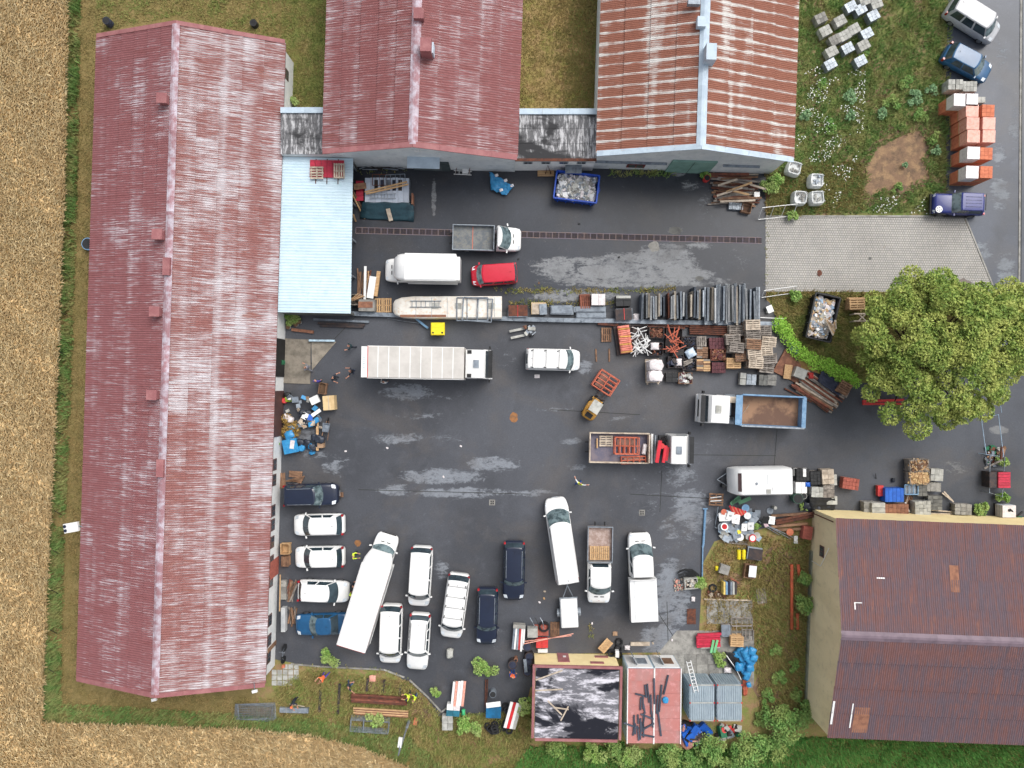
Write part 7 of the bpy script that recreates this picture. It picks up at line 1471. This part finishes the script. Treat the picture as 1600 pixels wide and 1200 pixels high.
pc('white_can', WHITE, W(964,1021,.6), (.3,.55,.4), label='white canister on the tyres by the hut corner', cat='canister'); blob('grey_bag','pale bag at the container doors','bag',980,1012,0,(.5,.4,.3),FILMW); blob('brown_scrap','brown cardboard scrap near the tyres','scrap',961,990,0,(.45,.4,.12),pm('cardboard',(176,134,98)))
pc('kerb_beam', WOODP, W(1000,1006,.1), (1.6,.3,.15), label='pale timber beam before the container doors', cat='beam'); blob('bush_white','pale dry flower bush at the yard edge below the high van','shrub',703,1021,0,(.6,.9,.6),KERBC,seed=2)
# striped boards and heaps south of the yard
t = thing('striped_boards', 'stack of white and red stained boards at the yard edge', 'boards', W(716,1084,.6), R(84)); t.location.z = .03
for i in range(5): pc('board', (ORPALE,WHITE,WHITE,ORPALE,WHITE)[i], (random.uniform(-.08,.08),-.45+.22*i,.5+.02*i), (2.1,.2,.08), t); pc('bearer', WOODG, (-.8+.4*i,0,.25), (.1,1.0,.4), t)
blocks('teal_box','teal and white boxes below the striped boards','boxes',708,1110,1.1,1.0,.6,2,2,1,pm('teal_plastic',(40,110,130)),-4,base=False,mats=[WHITE,pm('teal_plastic',(40,110,130)),FILMW]); blob('green_can','green bottle crate beside the teal boxes','crate',724,1113,0,(.35,.6,.4),pm('bright_green',(70,180,120)))
blocks('pale_crates','pale crates at the meadow edge','crates',699,1130,.9,1.2,.6,2,2,1,KERBC,0,base=False); barrel(770,1085,0,.27,.75,STEEL,'small grey barrel above the tyre heap')
for i in range(14): 
    a = (random.uniform(762,784), random.uniform(1120,1142)) if i < 8 else (random.uniform(786,800), random.uniform(1100,1142)); tyre(*a, .2*(i % 3), 'old car tyre in the heap beside the hut', .32, .2, 'tyre heap')
pc('blue_white_board', pm('sign_blue',(20,104,150)), W(771,1113,.85), (1.25,.95,.08), rz=-.03, label='blue board with a white slanting band on the tyre heap', cat='board'); pc('white_band', WHITE, W(771,1101,.90), (1.2,.42,.05), rz=.12, label='white panel across the blue board on the tyre heap', cat='panel')
t = thing('striped_barrier', 'red and white striped panel leaning on the tyre heap', 'panel', W(801,1118,.9), R(75)); t.rotation_euler = (R(12),0,R(75))
for i in range(4): pc('stripe', (WHITE,pm('sign_red',(206,40,46)),WHITE,KERBC)[i], (0,.38-.26*i,.0), (2.2,.25,.1), t)
for i, a in enumerate((((759,1062),(758,1105)),((762,1062),(760,1100)))): bar('rail', RUST, *a, .15, .1, .12, 'rusty rail lying above the tyre heap', 'rail', 'rails above the tyres')
# beams and fence panels on the south verge
for i in range(9): bar('steel_beam', RUST if i % 3 else WOODR, (549,1085+i*1.7-(i//6)*3),(634+i%3,1090+i*1.7-(i//6)*3), .35+.1*(i//6), .12, .22, 'long red brown steel beam in the stack on the verge', 'beam', 'beam stack on the verge')
for i in range(6): bar('timber', RUSTL if i % 2 else WOODN, (552+3*(i%2),1106+i*1.8),(638,1111+i*1.8), .3, .1, .14, 'light rusty beam in the lower stack on the verge', 'beam', 'lower beam stack')
for a in ((501,1078,499,1112),(531,1068,528,1115),(601,1062,598,1082),(575,1060,573,1080),(626,1070,624,1086)): bar('sleeper', DSTEEL, a[:2], a[2:], .12, .2, .12, 'dark sleeper lying across the trampled verge', 'sleeper', 'sleepers on the verge')
for i in range(6): frame('galvanised fence panel in the flat stack by the beams', 579-i*.4, 1128+i*1.6, 3.2, .95, .12+.05*i, -4, GALV, .025, 2, 'site_fence', 'fence', 0, False, 'fence panels by the beams')
for i in range(4): frame('mesh fence panel in the loose stack below the long building', 396+1.8*i, 1114-.9*i, 3.1, 1.35, .2+.1*i, -4+2*i, GALV, .025, 0, 'site_fence', 'fence', 6, True, 'mesh fence panels')
pc('white_trough', GALV, W(460,1109,.2), (2.4,.42,.3), rz=-.03, label='long pale metal trough on the verge', cat='trough'); MB().tube([W(452,1100,.5),W(476,1104,.4)], .03, 5).build('tool', WOODP, label='long handled tool across the pale trough', cat='tool'); pc('brick', ORBRK, W(649,1127,.1), (.3,.6,.15), rz=-.2, label='orange brick beside the street lamp', cat='brick'); blob('pale_bag','pale pink bag on the trampled verge','bag',582,1060,0,(.6,.6,.25),ORPALE)
# street lamp
c = W(639,1126); t = thing('street_lamp', 'grey street lamp with white head on the south verge', 'lamp', (c.x,c.y,.02)); tp = W(628,1152,5.6)-c
MB().tube([(0,0,0),(0,0,1.2),(0,0,1.3),(0,0,5.6)], [.12,.12,.07,.05], 10).tube([(0,0,5.6),(tp.x*.5,tp.y*.5,5.9),(tp.x-.05,tp.y,5.85)], .045, 8).build('pole', GALV, t); MB().box((tp.x-.1,tp.y-.25,5.85),(.28,.75,.14), R(-8)).build('lamp_head', WHITE, t)
# things by the north west corner
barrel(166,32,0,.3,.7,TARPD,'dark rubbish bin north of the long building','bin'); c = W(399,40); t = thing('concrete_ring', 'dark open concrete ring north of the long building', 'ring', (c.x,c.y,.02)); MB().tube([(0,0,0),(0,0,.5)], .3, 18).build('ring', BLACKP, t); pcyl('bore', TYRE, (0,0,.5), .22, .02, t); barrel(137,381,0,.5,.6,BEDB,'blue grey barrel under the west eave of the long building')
for y_ in range(120, 1100, 62): 
    x_ = 118-(y_*.034); bar('fence_wire_post', BLACKP, (x_-6,y_-4),(x_+5,y_+2), .9, .04, .04, 'thin dark fence post at the wheat edge', 'post', 'posts at the wheat edge', z2=.1)
# loads
c = CR.location
def on(px, py, z): return W(px, py, z)
pallet_stack(946,689,9,0,WOODP,'on the crane truck bed',1.1,.85) if False else pallet(947,689,1.28,0,WOODP,'pale pallet on the crane truck bed',None,1.1,.85)
bar('plank', WOODN, (933,685),(933,700), 1.45, .1, .15, 'short tan plank beside the pallet on the crane truck', 'plank')
def cage(label, px, py, z, w, l, h, rz, n=3):
    p = W(px, py, z+h); t = thing('orange_cage', label, 'cage', (p.x,p.y,z), R(rz)); r = .045
    for zz in (.06, h):
        for s in (-1,1): MB().tube([(-w/2,s*l/2,zz),(w/2,s*l/2,zz)], r, 6).build('rail', ORANGE, t); MB().tube([(s*w/2,-l/2,zz),(s*w/2,l/2,zz)], r, 6).build('rail', ORANGE, t)
    for sx in (-1,1):
        for sy in (-1,1): MB().tube([(sx*w/2,sy*l/2,0),(sx*w/2,sy*l/2,h)], r, 6).build('post', ORANGE, t)
    for i in range(n): x_ = -w/2+w*(i+1)/(n+1); MB().tube([(x_,-l/2,h),(x_,l/2,h)], r, 6).build('cross_bar', ORANGE, t); pc('floor_slat', pm('dull_orange',(160,72,48)), (x_,0,.1), (.12,l*.95,.05), t)
    MB().tube([(-w/2,0,h),(w/2,0,h)], r, 6).build('middle_bar', ORANGE, t); pc('pan', pm('dusty_pan',(150,110,96)), (0,l*.2,.3), (w*.8,l*.35,.05), t)
cage('large orange frame cage on the crane truck bed', 980, 697, 1.28, 1.95, 1.35, .8, -1, 4); cage('narrow orange frame beside the large cage on the crane truck', 990, 719, 1.28, 2.0, .55, .35, 2, 3); cage('orange frame cage held on the forklift forks', 947, 598, .28, 1.5, 1.75, .9, 57, 3)
blob('white_bag','pale cloth bundle on the crane truck bed by the crane','bag',1007,702,1.28,(.4,1.0,.4),FILMW,-10); 
p = W(937,864,1.1)
for i in range(2): pallet(0,0,.98,90,WOODN,('left','right')[i]+' new pallet of the pair on the white double cab flatbed',None,1.15,.75,True,(p.x-.42+.82*i,p.y,0))
# loose bits
for i, (px, py, m_) in enumerate([(905,350,BLACKP),(967,402,BLACKP),(842,442,WOODO),(850,935,WOODN),(843,941,FILMW),(851,924,WOODP),(1084,935,FILMW),(925,974,FILMW),(693,745,FILMW),(720,697,FILMW),(540,705,FILMW),(810,405,BLACKP),(1050,1000,FILMW),(1020,1005,WOODP),(605,700,FILMW)]): blob('litter', 'small scrap of litter on the asphalt', 'litter', px, py, 0, (.22,.16,.06), m_, i*37, 'litter on the asphalt', seed=i)

# goods laid on the canopy roof
t = thing('roof_sheet_pack', 'pack of bright red roof sheets lying on the pale blue canopy', 'sheets', W(511,264,2.62), R(-1))
for i in range(6): pc('red_sheet', PINKRED, (-1.15+.46*i,0,.03), (.44,1.4,.05), t)
for i in range(3): pc('bearer', RUST, (-.9+.9*i,-.2,-.02), (.06,2.0,.04), t)
pallet(495,270,2.66,0,WOODP,'pale pallet on the west end of the red roof sheets',None,1.05,.95); pallet(530,267,2.66,90,WOODP,'slatted pallet on the east end of the red roof sheets',None,1.2,.85)
# ---------------- people ----------------
POSE = {}
def pose_mesh(key, arms, legs, lean):
    # joints: pelvis is the root; x is forward
    if key in POSE: return POSE[key]
    lx = lean
    J = [(0,0,.95),(lx*.4,0,1.15),(lx,0,1.38),(lx*1.15,0,1.50),(lx*1.3+.02,0,1.58),(lx*1.35+.02,0,1.70)]
    Rr = [(.15,.12),(.14,.115),(.155,.12),(.058,.058),(.085,.075),(.088,.08)]
    E = [(0,1),(1,2),(2,3),(3,4),(4,5)]; hands = []
    for s in (-1,1):
        el, ha = arms[0 if s < 0 else 1]; b = len(J)
        sh = (lx, s*.19, 1.40); e = (lx+el[0], s*(.19+el[1]), 1.40+el[2]); h = (lx+ha[0], s*(.19+ha[1]), 1.40+ha[2])
        J += [sh, e, h]; Rr += [(.066,.066),(.048,.048),(.034,.034)]; E += [(2,b),(b,b+1),(b+1,b+2)]; hands.append((Vector(e), Vector(h), s))
    for s in (-1,1):
        k, f = legs[0 if s < 0 else 1]; b = len(J)
        J += [(0,s*.10,.88),(k,s*.11,.50),(f,s*.11,.10),(f+.15,s*.13,.05)]; Rr += [(.095,.095),(.066,.066),(.048,.048),(.042,.042)]; E += [(0,b),(b,b+1),(b+1,b+2),(b+2,b+3)]
    me = bpy.data.meshes.new('person'); me.from_pydata(J, E, []); ob = bpy.data.objects.new('tmp', me); COL.objects.link(ob)
    sk = ob.modifiers.new('s', 'SKIN'); sk.use_smooth_shade = True
    for v, r in zip(me.skin_vertices[0].data, Rr): v.radius = r
    me.skin_vertices[0].data[0].use_root = True
    ob.modifiers.new('b', 'SUBSURF').levels = 2
    dg = bpy.context.evaluated_depsgraph_get(); out = bpy.data.meshes.new_from_object(ob.evaluated_get(dg)); bpy.data.objects.remove(ob)
    V = [tuple(v.co) for v in out.vertices]; F = [tuple(p.vertices) for p in out.polygons]
    m = MB(); m.add(V, F)
    for e, h, s in hands:                      # palm with four fingers and a thumb
        d = (h-e).normalized(); a = d.cross(Vector((0,0,1)) if abs(d.z) < .9 else Vector((1,0,0))).normalized(); n = d.cross(a)
        m.tube([h-d*.02, h+d*.03, h+d*.09], [.03,.042,.036], 7)
        for i, ln in enumerate((.06,.075,.07,.055)): b = h+d*.08+a*(.033-.022*i); m.tube([b, b+d*ln*.6+n*.008, b+d*ln+n*.025], [.0105,.010,.008], 5)
        b = h+d*.02+a*.04; m.tube([b, b+a*.03+d*.03, b+a*.035+d*.06], [.012,.011,.009], 5)
    hx = lx*1.35+.02; m.tube([(hx+.08,0,1.665),(hx+.115,0,1.635)], [.012,.018], 5)
    for s in (-1,1): m.box((hx+.0,s*.085,1.655),(.04,.02,.06)); m.box((hx+.082,s*.032,1.672),(.01,.026,.012))
    m.box((hx+.082,0,1.598),(.01,.05,.01))
    POSE[key] = (m, hands, hx); return POSE[key]
ARM = dict(hang=((.02,.06,-.28),(.10,.07,-.52)), fwd=((.14,.05,-.24),(.42,.0,-.20)), out=((.08,.22,-.10),(.22,.40,-.05)), hip=((-.08,.16,-.24),(.08,.04,-.42)), up=((.16,.08,-.06),(.34,.02,.10)))
LEG = dict(st=((0,0),(.03,.02)), wk=((.18,.12),(-.10,-.28)), wd=((.03,.05),(.06,.0)))
def person(label, px, py, head, shirt, trousers, pose=('hang','hang','st',0.02), vest=None, hair=HAIRD, sleeves=False, cap=None):
    key = pose; m0, hands, hx = pose_mesh(key, (ARM[pose[0]], ARM[pose[1]]), LEG[pose[2]], pose[3])
    m = MB(); m.v = list(m0.v); m.f = list(m0.f); mi = []
    hv = [h for e, h, s in hands]; fe = [(e, h) for e, h, s in hands]
    for f in m.f:
        c = sum((Vector(m.v[i]) for i in f), Vector())/len(f)
        near = min((c-h).length for h in hv); ne = min(((c-(e*.4+h*.6)).length for e, h in fe))
        if c.z > 1.49: k = 4 if (c.z > 1.70 or (c.x < hx-.015 and c.z > 1.58)) else 3
        elif near < .13 or (sleeves and ne < .17 and c.z > .9): k = 3
        elif c.z < .09: k = 2
        elif c.z < .96 and abs(c.y) < .26: k = 1
        else: k = 5 if (vest and abs(c.y) < .2 and c.z > 1.0) else 0
        mi.append(k)
    m.mi = mi; p = W(px, py, 1.55)
    o = m.build('person', [shirt, trousers, BLACKP, SKIN, hair, vest or shirt], None, (p.x, p.y, .028), R(head), smooth=True, label=label, cat='person')
    if cap: pcyl('cap', cap, (hx,0,1.755), .095, .06, o, n=14)
    return o
HV = pm('hi_vis_yellow',(214,236,70),(196,220,60),rough=.7,var=.03); HO = pm('hi_vis_orange',(240,120,70),(226,104,60),rough=.7,var=.03)
DK = pm('dark_cloth',(36,42,52),(46,52,62),rough=.9); GYC = pm('grey_cloth',(132,134,142),rough=.9); JEAN = pm('denim',(60,78,112),(74,92,128),rough=.9); VIO = pm('violet_cloth',(78,70,150),(90,82,164),rough=.9); WC = pm('white_cloth',(220,220,220),rough=.9); TEAL = pm('dark_teal_cloth',(34,58,64),rough=.9); BLC = pm('blue_cloth',(40,80,160),rough=.9)
person('person in a dark teal jacket behind the box truck tail', 546, 540, 200, TEAL, DK, ('hang','fwd','wk',.04))
person('person in a navy shirt with one arm stretched out by the box truck', 548, 580, 170, DK, JEAN, ('fwd','out','st',.04), sleeves=True)
person('person in a dark top with bare arms beside the wooden crate', 519, 590, -30, DK, DK, ('fwd','out','st',.02), sleeves=True)
person('person in a violet top next to the wooden crate', 493, 596, 90, VIO, DK, ('hang','hang','st',.02), hair=pm('fair_hair',(150,116,84)))
person('person in grey clothes standing on the concrete ramp edge', 478, 575, 150, GYC, GYC, ('fwd','hang','wk',.03))
person('person in a white shirt beside the side of the box truck', 599, 598, 90, WC, JEAN, ('hang','fwd','st',.03))
person('person in a yellow vest and blue trousers walking alone across the yard', 906, 757, 60, WC, BLC, ('out','out','wk',.06), vest=HV)
person('person in a yellow vest between the hatchbacks and angled van', 550, 870, 0, HV, DK, ('fwd','fwd','st',.05), vest=HV)
person('bare armed person close to the side of the angled van', 551, 917, 30, DK, DK, ('hang','fwd','st',.02), sleeves=True, hair=pm('fair_hair',(150,116,84)))
person('person in a yellow vest half under the angled van side', 549, 933, 60, HV, DK, ('hang','hang','st',.02), vest=HV)
person('person in orange clothes bending by the dark sleepers', 503, 1062, 210, HO, VIO, ('up','fwd','wk',.10), sleeves=True)
person('person in dark clothes at the end of the beam stack', 543, 1075, 20, DK, JEAN, ('out','fwd','wk',.05), sleeves=True)
person('person in a yellow vest and dark cap at the beam stack end', 638, 1092, 180, HV, DK, ('fwd','fwd','st',.08), vest=HV, cap=DK)
person('second person in a yellow vest standing nearest the street lamp', 647, 1096, 150, HV, JEAN, ('fwd','hang','st',.05), vest=HV)
person('person in blue with orange trim standing beside the hut', 801, 1059, 80, BLC, BLC, ('hang','hang','st',.02), vest=HO)
person('person in dark clothes with an orange cap behind the pale trough', 455, 1101, -60, DK, DK, ('fwd','fwd','st',.10), cap=HO)
